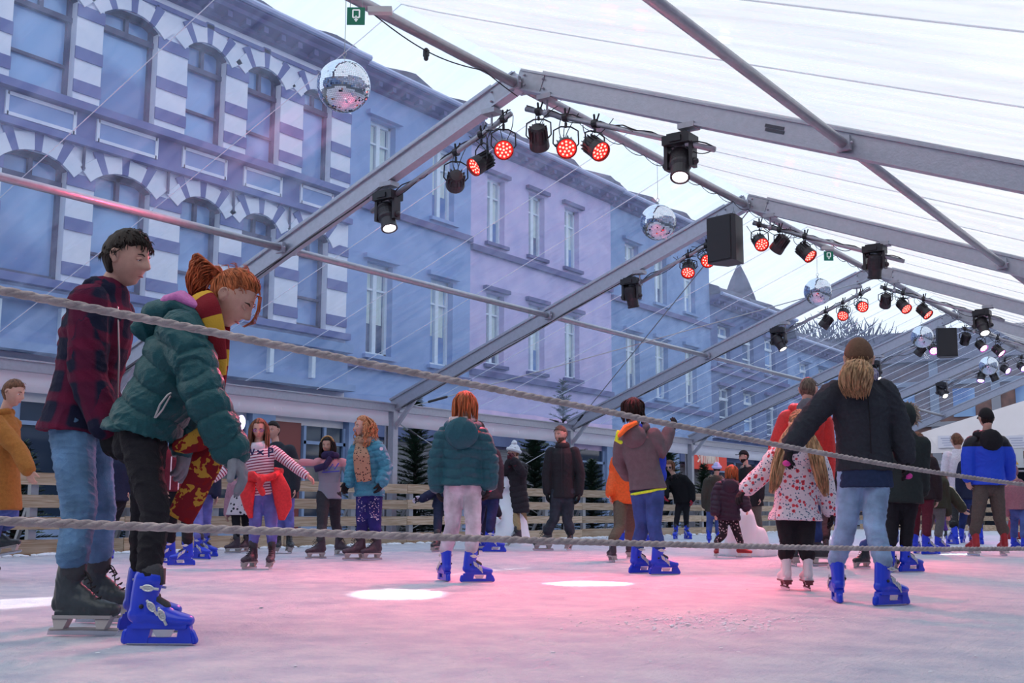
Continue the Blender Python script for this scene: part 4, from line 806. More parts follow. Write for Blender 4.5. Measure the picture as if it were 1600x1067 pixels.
for dd in (-.18, 0, .18):
    m.tube([g(1166, 862, dd), g(1168, 830, dd), g(1165, 806, dd), g(1158, 780, dd*.5)], [.17, .14, .11, .06], 12); m.ell(g(1158, 776, 0), (.07, .07, .09)); m.tube([g(1187, 862, dd), g(1188, 842, dd), g(1187, 834, dd)], [.12, .11, .09], 12); m.tube([g(1144, 862, dd), g(1143, 830, dd), g(1142, 812, dd)], [.10, .085, .06], 10)
m.box(g(1168, 862), (.62, .5, .12)); V, F, _ = voxel(m.cat(), m.f, .022, 2); ob = mkobj('snow_sculpture', V, F, M_snow, org=g(1165, 868), smooth=True); tag(ob, 'smooth white snow throne behind the child with red skates', 'sculpture')
Ds = (np.array(onz(1280, 850))@FH); g = lambda u, v, dd=0: at(u, v, Ds+dd)
m = MB(); m.tube([g(1277, 848), g(1276, 825), g(1275, 800)], [.27, .2, .09], 12); m.box(g(1276, 846), (.65, .45, .12)); V, F, _ = voxel(m.cat(), m.f, .025, 2); ob = mkobj('snow_sculpture', V, F, M_snow, org=g(1277, 850), smooth=True); tag(ob, 'pointed white snow cone seen between the floral girl and the dark jacket woman', 'sculpture')
# unseen houses added on the camera's side, to close off and shade the square
def shading_house(x0, x1, y0, y1, h, lb, face):
    t = thing('town_house', ((x0+x1)/2, (y0+y1)/2, -.15), lb, 'building', 'unseen houses added for shade'); m = MB(); m.box(((x0+x1)/2, (y0+y1)/2, h/2-.15), (x1-x0, y1-y0, h)); m.build('wall', M_plasC, t)
    m = MB(); m.box(((x0+x1)/2, (y0+y1)/2, h+.3), (x1-x0+.5, y1-y0+.5, .9)); m.build('roof', M_slate, t)
    for z in (2.6, 5.8, 9.0):
        for k in range(5):
            m = MB()
            if face == 'x': m.box((x0-.02, y0+(y1-y0)*(k+.5)/5, z), (.08, 1.2, 1.9))
            else: m.box((x0+(x1-x0)*(k+.5)/5, y1+.02, z), (1.2, .08, 1.9))
            m.build('window', M_pane2, t)
for k in range(4): shading_house(9, 17, -12+k*13, .9-12+k*13+12, 11.5+.6*(k % 2), f'unseen house added across the square to shade it, {["first", "second", "third", "fourth"][k]} from the camera end', 'x')
for k in range(3): shading_house(-32+k*13.5, -19+k*13.5, -22, -13, 11.8-.5*k, f'unseen house added behind the camera to close and shade the square, {["western", "middle", "eastern"][k]} one', 'y')
# ================================================================= figure building kit
def unit(v): v = np.array(v, float); return v/(np.linalg.norm(v)+1e-12)
UP = np.array([0, 0, 1.])
def facing(yaw): a = math.radians(yaw); return -FH*math.cos(a)+CR0*math.sin(a)     # 0 faces the camera, 90 the right of the photo
def setattrs(ob, **k):
    for n, a in k.items():
        at_ = ob.data.attributes.new(n, 'FLOAT', 'POINT'); at_.data.foreach_set('value', np.asarray(a, np.float32))
def bones_along(P, bones, sidev):
    best = np.full(len(P), 1e9); al = np.zeros(len(P)); ar = np.zeros(len(P)); off = 0
    for a, b, r in bones:
        d = b-a; L_ = np.linalg.norm(d); d = d/L_; t = np.clip((P-a)@d, -.12, L_+.12); q = P-a-t[:, None]*d; dist = np.linalg.norm(q, axis=1)/r
        k = dist < best; best[k] = dist[k]; al[k] = t[k]+off
        s1 = np.cross(d, sidev); s1 = s1/(np.linalg.norm(s1)+1e-9); s2 = np.cross(d, s1); ang = np.arctan2(q@s2, q@s1); ar[k] = ang[k]*r
        off += round(L_/.06)*.06
    return al, ar
def folds(P, Nn, amp, sc, seed, st=(1, 1, .6)):
    r = np.random.default_rng(seed); Q = P*np.array(st)*sc; o = 0
    w = np.stack([np.sin(Q@r.normal(0, .6, 3)+r.uniform(0, 6)) for _ in range(3)], 1)*1.3; Q = Q+w
    for k in range(7): o = o+(1-np.abs(np.sin(Q@r.normal(0, .8, 3)+r.uniform(0, 6))))**2/(1+k*.25)
    return P+Nn*((o-o.mean())*amp)[:, None]
def cloth_mat(name, col, kind='plain', col2=None, col3=None, rough=.8, sp=.05):
    if name in MATS: return MATS[name]
    m = mat(name, col, rough, sheen=.0, bump=.35, bscale=140 if kind != 'knit' else 60, var=.12); t = m.node_tree; b = t.nodes['Principled BSDF']; l = t.links.new; b.inputs['Specular IOR Level'].default_value = .25
    def attr(n): a = N(t, 'ShaderNodeAttribute'); a.attribute_name = n; return a.outputs['Fac']
    def mathn(op, a, bb=None, c=None):
        n = N(t, 'ShaderNodeMath', operation=op)
        for i, x in enumerate((a, bb, c)):
            if x is None: continue
            if isinstance(x, (int, float)): n.inputs[i].default_value = x
            else: l(x, n.inputs[i])
        return n.outputs[0]
    def mixc(f, a, c):
        n = N(t, 'ShaderNodeMix', data_type='RGBA')
        if isinstance(f, (int, float)): n.inputs[0].default_value = f
        else: l(f, n.inputs[0])
        for i, x in ((6, a), (7, c)):
            if isinstance(x, tuple): n.inputs[i].default_value = (*x, 1)
            else: l(x, n.inputs[i])
        return n.outputs[2]
    tc = N(t, 'ShaderNodeTexCoord')
    def noise(s, d=3., mapping=None):
        n = N(t, 'ShaderNodeTexNoise', ins={'Scale': s, 'Detail': d}); src = tc.outputs['Object']
        if mapping: mp = N(t, 'ShaderNodeMapping'); mp.inputs['Scale'].default_value = mapping; l(src, mp.inputs[0]); src = mp.outputs[0]
        l(src, n.inputs['Vector']); return n.outputs[0]
    if kind == 'stripes':
        s = mathn('GREATER_THAN', mathn('FRACT', mathn('MULTIPLY', attr('along'), 1/sp)), .62); l(mixc(s, col, col2), b.inputs['Base Color'])
    if kind == 'plaid':
        a = mathn('SMOOTH_MIN', mathn('ABSOLUTE', mathn('SUBTRACT', mathn('FRACT', mathn('ADD', mathn('MULTIPLY', attr('along'), 1/sp), mathn('MULTIPLY', noise(3.), .25))), .5)), .5, .0)
        a = mathn('MULTIPLY', mathn('SUBTRACT', a, .12), 8); a = mathn('MINIMUM', mathn('MAXIMUM', a, 0), 1)
        c = mathn('ABSOLUTE', mathn('SUBTRACT', mathn('FRACT', mathn('ADD', mathn('MULTIPLY', attr('around'), 1/(sp*1.1)), mathn('MULTIPLY', noise(2.5), .25))), .5)); c = mathn('MINIMUM', mathn('MAXIMUM', mathn('MULTIPLY', mathn('SUBTRACT', c, .14), 8), 0), 1)
        f = mathn('MULTIPLY', a, c); f2 = mathn('MULTIPLY', mathn('ADD', a, c), .28); l(mixc(mathn('MINIMUM', mathn('ADD', f, f2), 1.), col, col2), b.inputs['Base Color'])
    if kind == 'spots':
        v = N(t, 'ShaderNodeTexVoronoi', ins={'Scale': 1/sp}); l(tc.outputs['Object'], v.inputs['Vector']); f = mathn('LESS_THAN', v.outputs['Distance'], .3); l(mixc(f, col, col2), b.inputs['Base Color'])
    if kind == 'floral':
        v = N(t, 'ShaderNodeTexVoronoi', ins={'Scale': 25.}); l(tc.outputs['Object'], v.inputs['Vector']); sp_ = N(t, 'ShaderNodeSeparateColor'); l(v.outputs['Color'], sp_.inputs[0])
        nn = noise(70., 2.); dd = mathn('ADD', v.outputs['Distance'], mathn('MULTIPLY', mathn('SUBTRACT', nn, .5), .35)); f = mathn('MULTIPLY', mathn('LESS_THAN', dd, .33), mathn('GREATER_THAN', sp_.outputs[0], .22))
        v2 = N(t, 'ShaderNodeTexVoronoi', ins={'Scale': 55.}); l(tc.outputs['Object'], v2.inputs['Vector']); s2 = N(t, 'ShaderNodeSeparateColor'); l(v2.outputs['Color'], s2.inputs[0]); f2 = mathn('MULTIPLY', mathn('LESS_THAN', v2.outputs['Distance'], .34), mathn('GREATER_THAN', s2.outputs[1], .28))
        f3 = mathn('MULTIPLY', mathn('LESS_THAN', dd, .12), mathn('GREATER_THAN', sp_.outputs[0], .22))
        l(mixc(f3, mixc(f, mixc(f2, col, col3), col2), (.12, .02, .04)), b.inputs['Base Color'])
    if kind == 'blotch':
        r = noise(1/sp, 2.); f = mathn('GREATER_THAN', r, .52); f2 = mathn('GREATER_THAN', noise(1.7/sp, 2.), .56); l(mixc(f2, mixc(f, col, col2), col3 or col), b.inputs['Base Color'])
    if kind == 'denim':
        f = noise(7., 4.); f = mathn('MINIMUM', mathn('MAXIMUM', mathn('MULTIPLY', mathn('SUBTRACT', f, .36), 3.2), 0), 1); l(mixc(f, tuple(x*.66 for x in col), tuple(min(1, x*1.25) for x in col)), b.inputs['Base Color'])
    if kind == 'yoke':
        s = mathn('GREATER_THAN', attr('height'), sp); l(mixc(s, col, col2), b.inputs['Base Color'])
    return m
def skin(name, c): 
    if name in MATS: return MATS[name]
    m = mat(name, c, .5, bump=.08, bscale=120, var=.05); m.node_tree.nodes['Principled BSDF'].inputs['Subsurface Weight'].default_value = .12; m.node_tree.nodes['Principled BSDF'].inputs['Subsurface Radius'].default_value = (.02, .008, .004); return m
SK = skin('fair_skin', (.58, .33, .25)); SK2 = skin('tan_skin', (.45, .25, .18))
def hair_mat(name, c):
    if name in MATS: return MATS[name]
    m = mat(name, c, .6, spec=.25, bump=.9, bscale=34, stretch=(1, 1, .18)); t = m.node_tree; b = t.nodes['Principled BSDF']; l = t.links.new
    tc = N(t, 'ShaderNodeTexCoord'); mp = N(t, 'ShaderNodeMapping'); mp.inputs['Scale'].default_value = (1, 1, .15); n = N(t, 'ShaderNodeTexNoise', ins={'Scale': 70., 'Detail': 4.}); l(tc.outputs['Object'], mp.inputs[0]); l(mp.outputs[0], n.inputs['Vector'])
    r = N(t, 'ShaderNodeValToRGB'); e = r.color_ramp.elements; e[0].position = .35; e[0].color = (*[x*.45 for x in c], 1); e[1].position = .68; e[1].color = (*[min(1, x*1.5) for x in c], 1); l(n.outputs[0], r.inputs[0]); l(r.outputs[0], b.inputs['Base Color']); return m
HAIR = dict(dark=hair_mat('dark_brown_hair', (.016, .008, .006)), red=hair_mat('ginger_hair', (.42, .10, .035)), brown=hair_mat('brown_hair', (.17, .075, .04)), blond=hair_mat('dark_blond_hair', (.42, .25, .13)), ginger=hair_mat('copper_hair', (.42, .115, .04)), grey=hair_mat('greying_hair', (.13, .09, .065)), curly=hair_mat('strawberry_curls', (.55, .22, .10)), fur=hair_mat('fur_trim', (.42, .34, .27)), black=hair_mat('black_hair', (.02, .012, .012)))
M_eyew = mat('eye_white', (.75, .72, .7), .25); M_iris = mat('dark_iris', (.04, .03, .03), .15); M_lip = mat('lips', (.48, .16, .15), .45); M_brow = mat('eyebrow_hair', (.05, .025, .015), .8)

def sphere_dirs(nu=56, nv=44):
    V = [[0, 0, -1.]]
    for i in range(1, nv):
        a = -math.pi/2+math.pi*i/nv
        for j in range(nu): b = 2*math.pi*j/nu; V.append([math.cos(a)*math.cos(b), math.cos(a)*math.sin(b), math.sin(a)])
    V.append([0, 0, 1.]); F = [(0, 1+(j+1) % nu, 1+j) for j in range(nu)]
    for i in range(nv-2):
        for j in range(nu): F.append((1+i*nu+j, 1+i*nu+(j+1) % nu, 1+(i+1)*nu+(j+1) % nu, 1+(i+1)*nu+j))
    l = len(V)-1; F += [(l, l-nu+j, l-nu+(j+1) % nu) for j in range(nu)]; return np.array(V), F
SD, SF = sphere_dirs()
def head_base(face=True):
    d = SD; P = d*np.array([.335, .42, .5]); t = np.clip(-d[:, 2], 0, 1); P[:, 0] *= 1-.36*t**1.4; bk = d[:, 1] < 0
    P[bk, 1] *= (1-.5*t[bk]); P[~bk, 1] *= .93; top = np.clip(d[:, 2], 0, 1); P[bk, 1] *= (1+.05*top[bk])
    A, C = P[:, 0], P[:, 2]; fr = np.clip(d[:, 1]*2, 0, 1)
    if face:
        g = lambda a, c, sa, sc: np.exp(-((A-a)/sa)**2-((C-c)/sc)**2)
        nose = np.where(C > -.13, np.exp(-((C+.13)/.15)**2), np.exp(-((C+.13)/.035)**2))*np.exp(-(A/(.045+.02*np.clip((.0-C)/.13, 0, 1)))**2)
        P[:, 1] += fr*(.13*nose-.035*(g(.14, .0, .07, .055)+g(-.14, .0, .07, .055))+.014*(g(.13, .09, .1, .03)+g(-.13, .09, .1, .03))+.022*g(0, -.265, .08, .022)+.02*g(0, -.315, .07, .02)+.068*g(0, -.43, .12, .07)+.012*(g(.17, -.13, .08, .08)+g(-.17, -.13, .08, .08)))
    return P
HB = head_base(); HB0 = head_base(False)
class Head:
    def __init__(s, c, h, yaw, pitch, roll=0):
        f = facing(yaw); p = math.radians(pitch); s.f = unit(f*math.cos(p)-UP*math.sin(p)); s.r = unit(np.cross(f, UP)); s.u = unit(np.cross(s.r, s.f))
        if roll: a = math.radians(roll); r, u = s.r, s.u; s.r = r*math.cos(a)+u*math.sin(a); s.u = u*math.cos(a)-r*math.sin(a)
        s.M = np.stack([s.r, s.f, s.u], 1); s.c = np.array(c); s.h = h
    def w(s, p): return s.c+(np.array(p)*s.h)@s.M.T
def add_hair(hd, style, hm, parent, org, seed=0, line=.27, th=.1, Lr=1.4, back=-.33, side=-.05, mbx=None, near=False):
    r = random.Random(seed); d = SD; m = MB(); name = 'hair'
    b = d[:, 1]; a = np.abs(d[:, 0])
    P = HB0.copy(); C = P[:, 2]
    lim = np.where(b > .35, line-.06*np.clip((a-.35)/.4, 0, 1)**2, side+(line-side)*np.clip((b+.02)/.37, 0, 1)**1.2)
    lim = np.where(b < -.28, back, np.where(b < -.16, side+(back-side)*np.clip((-.16-b)/.12, 0, 1), lim)); lim = np.where((np.abs(b+.04) < .17) & (style in ('short', 'swept')), np.maximum(lim, .10), lim)
    mk = np.clip((C-lim)/.05, 0, 1); mk = mk*mk*(3-2*mk)
    nz = .012*np.sin(d@np.array([23., 9, 4])+3*np.sin(d@np.array([5., 11, 3])))+.012*np.sin(d@np.array([-9., 21, 7])+seed)
    sc = (1-.07*(1-mk))+mk*(th+nz*(1 if style != 'short' else .8)); P = P*sc[:, None]+np.array([0, 0, .0]); m.add(hd.w(P), SF)
    h = hd.h
    def lock(p0, path, r0, r1, n=9, seg=5):
        m.tube(path, np.linspace(r0, r1, len(path)), seg, cap=False)
    if style == 'swept':
        tgt = np.array([0, -.42, .18]); 
        for k in range(420 if near else 160):
            q = unit([r.gauss(0, 1), r.gauss(.25, .8), r.gauss(.5, .7)]); p = q*np.array([.335, .42, .5])
            if q[1] > -.1 and p[2] < side+.02+(line-side)*max(0, min(1, q[1]*1.6)): continue
            if p[2] < back+.05: continue
            pts = []
            for t in np.linspace(0, 1, 7):
                g_ = unit(q*(1-t)+unit(tgt)*t+np.array([0, 0, .25])*t*(1-t)); pts.append(hd.w(g_*np.array([.335, .42, .5])*(1.05+th*.8+.02*math.sin(t*3+k))+np.array([0, 0, r.gauss(0, .003)])))
            m.tube(pts, np.array([.006, .011, .013, .014, .013, .012, .008])*h, 5, cap=False)
    if style == 'short':
        for k in range(520 if near else 90):
            q = unit([r.gauss(0, 1), r.gauss(.15, 1), abs(r.gauss(.6, .7))]); p = q*np.array([.335, .42, .5])*(1+th*.8)
            if p[2] < side+.1 and p[1] > 0: continue
            if p[1] > .1 and p[2] < line+.02: continue
            dd = unit([q[0]*.3+r.gauss(0, .12), .75*(q[2]-.1)+r.gauss(0, .15), -.9*abs(q[1])-.2*(1-abs(q[2]))+r.gauss(0, .15)]); s_ = r.uniform(.1, .2)
            pts = [hd.w(p-q*.01), hd.w(p+dd*s_*.5+q*.012), hd.w(p+dd*s_-q*.03)]; m.tube(pts, [h*.009, h*.009, h*.002], 4, cap=False)
    if style in ('long', 'curly', 'bob'):
        n = dict(long=120, curly=230, bob=90)[style]; bf = -hd.f*np.array([1, 1, 0]); bf = unit(bf)
        for k in range(n):
            am = 2.3 if style != 'curly' else 1.85; ang = r.uniform(-am, am); el_ = r.uniform(-.1, 1.1)   # angle from the back
            q = np.array([math.sin(ang)*math.cos(el_), -math.cos(ang)*math.cos(el_), math.sin(el_)]); p = q*np.array([.35, .43, .5])*(1+th*.8); p0 = hd.w(p)
            out = unit((hd.M@np.array([q[0], q[1], 0]))*np.array([1, 1, 0])+1e-6); L_ = h*Lr*r.uniform(.75, 1.1); pts = []
            ph = r.uniform(0, 6.28); cr = h*(.045 if style == 'curly' else .012); sw = r.uniform(-.1, .1)
            edge = hd.c+out*h*r.uniform(.36, .5 if style != 'curly' else .75); edge[2] = p0[2]-h*.25
            for i in range(14):
                t = i/13; g_ = min(1, t*2.2); base = p0*(1-g_)**2+edge*(1-(1-g_)**2); z = p0[2]*(1) if i == 0 else p0[2]-L_*t**1.15-max(0, (p0[2]-hd.c[2]))*t*.3
                base[2] = z; w_ = cr*min(1, t*3); s_, u_, _ = frame_of(UP, [1, 0, 0]); fr_ = 16 if style == 'curly' else 5; base = base+w_*(s_*math.cos(ph+t*fr_*Lr)+u_*math.sin(ph+t*fr_*Lr)); pts.append(base)
            rr_ = h*(.034 if style != 'curly' else .026); m.tube(pts, [rr_*.6]+[rr_]*8+[rr_*.9, rr_*.8, rr_*.6, rr_*.4, rr_*.1], 5, cap=False)
    ob = m.build('hair', hm, parent, org, smooth=True); return ob
def bundle(path, rad, n, seed, m, wave=.3, seg=5, thk=.2):
    r = random.Random(seed); path = np.array(path); t0 = np.linspace(0, 1, len(path)); t = np.linspace(0, 1, 18); Q = np.stack([np.interp(t, t0, path[:, i]) for i in range(3)], 1); R_ = np.interp(t, np.linspace(0, 1, len(rad)), rad)
    for _ in range(2): Q[1:-1] = (Q[:-2]+2*Q[1:-1]+Q[2:])/4
    T = unit(Q[-1]-Q[0]); S_, U_, _ = frame_of(T)
    for k in range(n):
        a = r.uniform(0, 6.28); q = math.sqrt(r.random()); ph = r.uniform(0, 6.28); w = wave*r.uniform(.5, 1.3); L_ = r.uniform(.72, 1.0)
        off = (S_*math.cos(a)+U_*math.sin(a))*q
        pts = [Q[min(17, int(i*L_))]+off*R_[i]+(S_*math.sin(ph+i*.5)+U_*math.cos(ph+i*.6))*R_[i]*w for i in range(18)]
        m.tube(pts, [R_[i]*thk*(1 if i < 14 else (18-i)/5)+.0004 for i in range(18)], seg, cap=False)
def face_parts(hd, root, org, lipm=None, near=False, closed=False, brow=True):
    h = hd.h
    for s in (-1, 1):
        m = MB(); m.ell(hd.w((s*.135, .292, .0)), np.array([.055, .05, .034])*h, hd.M, 14, 10)
        if not closed: m.ell(hd.w((s*.135, .327, -.0)), np.array([.024, .02, .026])*h, hd.M, 10, 8, mi=1)
        m.build('eye', [SK if closed else M_eyew, M_iris], root, org, smooth=True)
        if near:
            m = MB(); m.tube([hd.w((s*.08, .335, .012)), hd.w((s*.13, .348, .032 if not closed else -.01)), hd.w((s*.185, .315, .008))], .006*h/.23, 5); m.build('eyelid', MATS['fair_skin'], root, org, smooth=True)
        if brow:
            m = MB(); m.tube([hd.w((s*.07, .372, .078)), hd.w((s*.13, .362, .1)), hd.w((s*.2, .31, .085))], [h*.014, h*.017, h*.006], 6); m.build('eyebrow', M_brow, root, org, smooth=True)
    m = MB(); m.tube([hd.w((-.075, .325, -.285)), hd.w((-.03, .357, -.277)), hd.w((0, .36, -.281)), hd.w((.03, .357, -.277)), hd.w((.075, .325, -.285))], [h*.006, h*.018, h*.017, h*.018, h*.006], 6); m.build('mouth', M_lip, root, org, smooth=True)
def hand(m, w, d, pn, S, curl=.5, thick=0., thumb=1):
    # w wrist, d direction of the palm, pn palm normal (the side the fingers close to), thumb: sign of the thumb side
    d = unit(d); pn = unit(pn-d*(np.array(pn)@d)); sd = unit(np.cross(d, pn))*thumb; S = S*1.0
    k = w+d*.085*S; m.tube([w-d*.03*S, w, w+d*.03*S, w+d*.06*S, k], np.array([.027, .03, .038, .042, .04])*S+thick, 10, ry=np.array([.022, .018, .017, .016, .014])*S+thick, side=sd)
    for i, (o_, L_) in enumerate(((.033, .078), (.011, .088), (-.011, .082), (-.032, .064))):
        p = k+sd*o_*S-d*abs(o_)*.2*S; a = curl*(.35+.1*i); pts = [p-d*.02*S, p]; q = d+sd*o_*1.5
        for seg in (.42, .33, .28): q = unit(q*math.cos(a)+pn*math.sin(a)); a = curl*1.0+.08*i; p = p+q*L_*seg*S; pts.append(p)
        m.tube(pts, np.array([.0095, .0098, .009, .008, .0068])*S+thick*.75, 8)
    p = w+d*.025*S+sd*.026*S; q = unit(d*.75+sd*.75+pn*.25*curl*2); p1 = p+q*.042*S; q2 = unit(q*.7+d*.6+pn*.5*curl); p2 = p1+q2*.032*S; p3 = p2+unit(q2+pn*curl*.4)*.026*S
    m.tube([p, p1, p2, p3], np.array([.015, .012, .010, .008])*S+thick*.75, 8)
# ------------------------------------------------------------------ skates, built once at full size, toe to +Y
M_bl = mat('blue_skate_plastic', (.012, .045, .62), .33, bump=.05, bscale=40, coat=.2); M_blade = mat('skate_blade_steel', (.6, .6, .64), .25, .95); M_buck = mat('silver_buckle', (.62, .64, .62), .3, .6); M_liner = mat('grey_black_liner', (.05, .05, .055), .85, bump=.4, bscale=90)
M_leath = mat('dark_skate_leather', (.035, .045, .05), .42, bump=.25, bscale=50, var=.3); M_leath2 = mat('plum_black_skate_leather', (.05, .03, .045), .45, bump=.25, bscale=50, var=.2); M_wleath = mat('white_skate_leather', (.72, .66, .68), .45, bump=.15, bscale=30); M_sole = mat('dark_red_sole', (.16, .03, .035), .4); M_lace = mat('black_lace', (.02, .02, .02), .8)
M_redsk = mat('red_skate_plastic', (.36, .02, .025), .4); M_holder = mat('grey_blade_holder', (.42, .38, .36), .5); M_wht = mat('off_white_skate_trim', (.7, .66, .64), .5)
SKL = {}
def skate_proto(kind):
    if kind in SKL: return SKL[kind]
    blue = kind == 'blue'; shell = dict(blue=M_bl, dark=M_leath, plum=M_leath2, white=M_wleath, red=M_redsk)[kind]
    m = MB(); z0 = .075
    # foot: heel -0.09 .. toe .19
    fy = [-.085, -.06, -.02, .03, .08, .13, .165]; hw = np.array([.03, .038, .037, .042, .05, .047, .034])+(.011 if blue else 0); hh = np.array([.04, .05, .052, .05, .04, .033, .028])
    zz = np.array([.06, .06, .06, .056, .045, .037, .032])+z0
    m.tube([(0, y, z) for y, z in zip(fy, zz)], hw, 16, ry=hh, side=(1, 0, 0))
    m.tube([(0, -.045, z0+.06), (0, -.05, z0+.11), (0, -.045, z0+.16), (0, -.03, z0+(.225 if kind != 'white' else .2))], np.array([.042, .038, .041, .048])+(.01 if blue else 0), 16, ry=np.array([.062, .055, .055, .062])+(.01 if blue else 0), side=(1, 0, 0))
    m.tube([(0, .0, z0+.12), (0, .055, z0+.075), (0, .11, z0+.045)], [.026, .03, .028], 12, ry=[.03, .03, .02], side=(1, 0, 0))
    m.box((0, .035, z0+.012), (.072, .245, .03))
    V, F, Nn = voxel(m.cat(), m.f, .006, 4); 
    if not blue: V = folds(V, Nn, .0016, 60, 3)
    sk = mkobj('skate', V, F, shell, smooth=True)
    SC.collection.objects.unlink(sk); sk['_o'] = [0., 0, 0]
    subs = []
    def sub(mb, nm, mt, sm=False):
        mb.build(nm, mt, smooth=sm, along='split')
        for o_ in mb.made: o_.parent = sk; SC.collection.objects.unlink(o_)
    b = MB()
    if blue:
        for x in (-1, 1): b.prism([(x*.03, -.125, .062), (x*.03, .185, .062), (x*.03, .2, .045), (x*.03, .205, .02), (x*.03, .19, .008), (x*.03, -.115, .008), (x*.03, -.135, .02), (x*.03, -.135, .045)], (-x*.004, 0, 0)) if False else None
        for y0, y1 in ((-.125, -.02), (.115, .19)): b.prism([(-.024, y0, .0+.006), (-.024, y1, .006), (-.024, y1-.012 if y1 > 0 else y1+.02, .085), (-.024, y0+.012, .085)], (.048, 0, 0))
        b.box((0, .035, .018), (.04, .33, .026)); b.tube([(0, -.13, .018), (0, -.125, .05)], .02, 8); b.tube([(0, .195, .018), (0, .18, .05)], .02, 8); b.box((0, .035, .085), (.074, .26, .022)); sub(b, 'blade_holder', M_bl)
        b = MB(); b.box((0, .035, .006), (.005, .31, .02)); b.prism([(-.006, -.005, .066), (-.006, .10, .066), (-.006, .085, .034), (-.006, .02, .03)], (.012, 0, 0)); sub(b, 'blade', M_blade)
        b = MB(); b.tube([(0, -.03, z0+.2), (0, -.025, z0+.262)], [.05, .05], 14, ry=[.06, .062], side=(1, 0, 0)); b.box((0, .03, z0+.235), (.05, .02, .075)); b.tube([(0, .0, z0+.13), (0, .055, z0+.1)], .024, 8); sub(b, 'liner', M_liner, True)
        b = MB()
        for (y, z, ln, an) in ((.005, z0+.185, .05, .1), (.025, z0+.1, .05, .9), (.075, z0+.062, .052, 1.1)):
            for x in (-1, 1):
                xx = x*(.060 if z > z0+.15 else .058); dy, dz = math.cos(an), -math.sin(an)
                c = np.array([xx, y-.02, z]); dv = np.array([0, dy, dz]); nv = np.array([0, dz, -dy]); b.tube([c+dv*(ln*.5*math.cos(q)+math.copysign(.0, math.cos(q)))+nv*.013*math.sin(q)+np.array([x*.003, 0, 0]) for q in np.linspace(0, 2*math.pi, 17)], .0042, 6, cap=False); b.box(c, (.003, abs(dy)*ln*.8+.012, abs(dz)*ln*.8+.012) if False else (.004, .02, .02)); b.tube([c-dv*ln*.7, c+dv*ln*.95], .004, 6, ry=.007, side=(1, 0, 0))
                for q in (-.28, 0, .28): b.tube([c+dv*ln*q-nv*.01+np.array([x*.005, 0, 0]), c+dv*ln*q+nv*.01+np.array([x*.005, 0, 0])], .003, 5)
        sub(b, 'buckle', M_buck)
        b = MB(); 
        for x in (-1, 1): b.tube([(x*.04, -.045, z0+.1), (x*.053, -.045, z0+.1)], .011, 10)
        sub(b, 'ankle_bolt', M_blk)
    else:
        hm_ = dict(dark=M_holder, plum=M_holder, white=M_sole, red=M_wht)[kind]
        for y0, y1, hy in ((-.085, -.03, -.06), (.1, .15, .125)): b.prism([(-.03, y0-.01, z0+.004), (-.03, y1+.01, z0+.004), (-.012, y1-.008, .03), (-.012, y0+.008, .03)], (.06, 0, 0)) if kind in ('dark', 'plum', 'red') else b.lathe((0, hy, .02), [(.006, 0), (.02, z0-.02)], None, 8)
        b.box((0, .035, z0+.004), (.078, .255, .014)); 
        if kind == 'white': b.box((0, -.06, z0-.012), (.06, .07, .03))
        b.tube([(0, -.11, .024), (0, .03, .027), (0, .18, .024)], .008, 6); sub(b, 'blade_holder', hm_)
        b = MB(); P = [(-.0025, -.125, .0), (-.0025, .17, .0), (-.0025, .19, .012), (-.0025, .185, .026), (-.0025, -.12, .026)]; b.prism(P, (.005, 0, 0)); sub(b, 'blade', M_blade)
        b = MB()
        for k in range(8):
            t = k/7; y = .1-.098*t; z = z0+.082+.11*t+.02*math.sin(t*3); b.tube([(-.022, y-.01, z-.004), (0, y+.004, z+.006), (.022, y-.01, z-.004)], .0035, 5)
        b.tube([(0, .02, z0+.2), (.03, .05, z0+.19), (.035, .075, z0+.155), (.01, .05, z0+.165), (0, .02, z0+.2)], .003, 5); b.tube([(0, .02, z0+.2), (-.02, .045, z0+.15), (-.025, .05, z0+.1)], .003, 5); sub(b, 'lace', M_lace if kind != 'white' else M_wht)
        b = MB(); b.tube([(0, -.03, z0+.185), (0, -.028, z0+.235)], [.047, .05], 14, ry=[.057, .06], side=(1, 0, 0)); sub(b, 'cuff', M_liner if kind != 'white' else M_wleath, True)
    SKL[kind] = sk; return sk
def put_skate(kind, root, org, pos, yaw, s, tilt=0., lean=0.):
    p = skate_proto(kind)
    f = facing(yaw); r = unit(np.cross(f, UP)); M = np.stack([r, f, UP], 1)@np.array(Matrix.Rotation(tilt, 3, 'X'))@np.array(Matrix.Rotation(lean, 3, 'Y'))
    c = p.copy(); SC.collection.objects.link(c); c.parent = root
    mw = Matrix.Translation(Vector(np.array(pos)-org))@Matrix([list(M[i])+[0] for i in range(3)]+[[0, 0, 0, 1]])@Matrix.Scale(s, 4); c.matrix_local = mw
    for ch in p.children: d = ch.copy(); SC.collection.objects.link(d); d.parent = c
    tr = lambda q: np.array(pos)+M@(np.array(q)*s); return tr
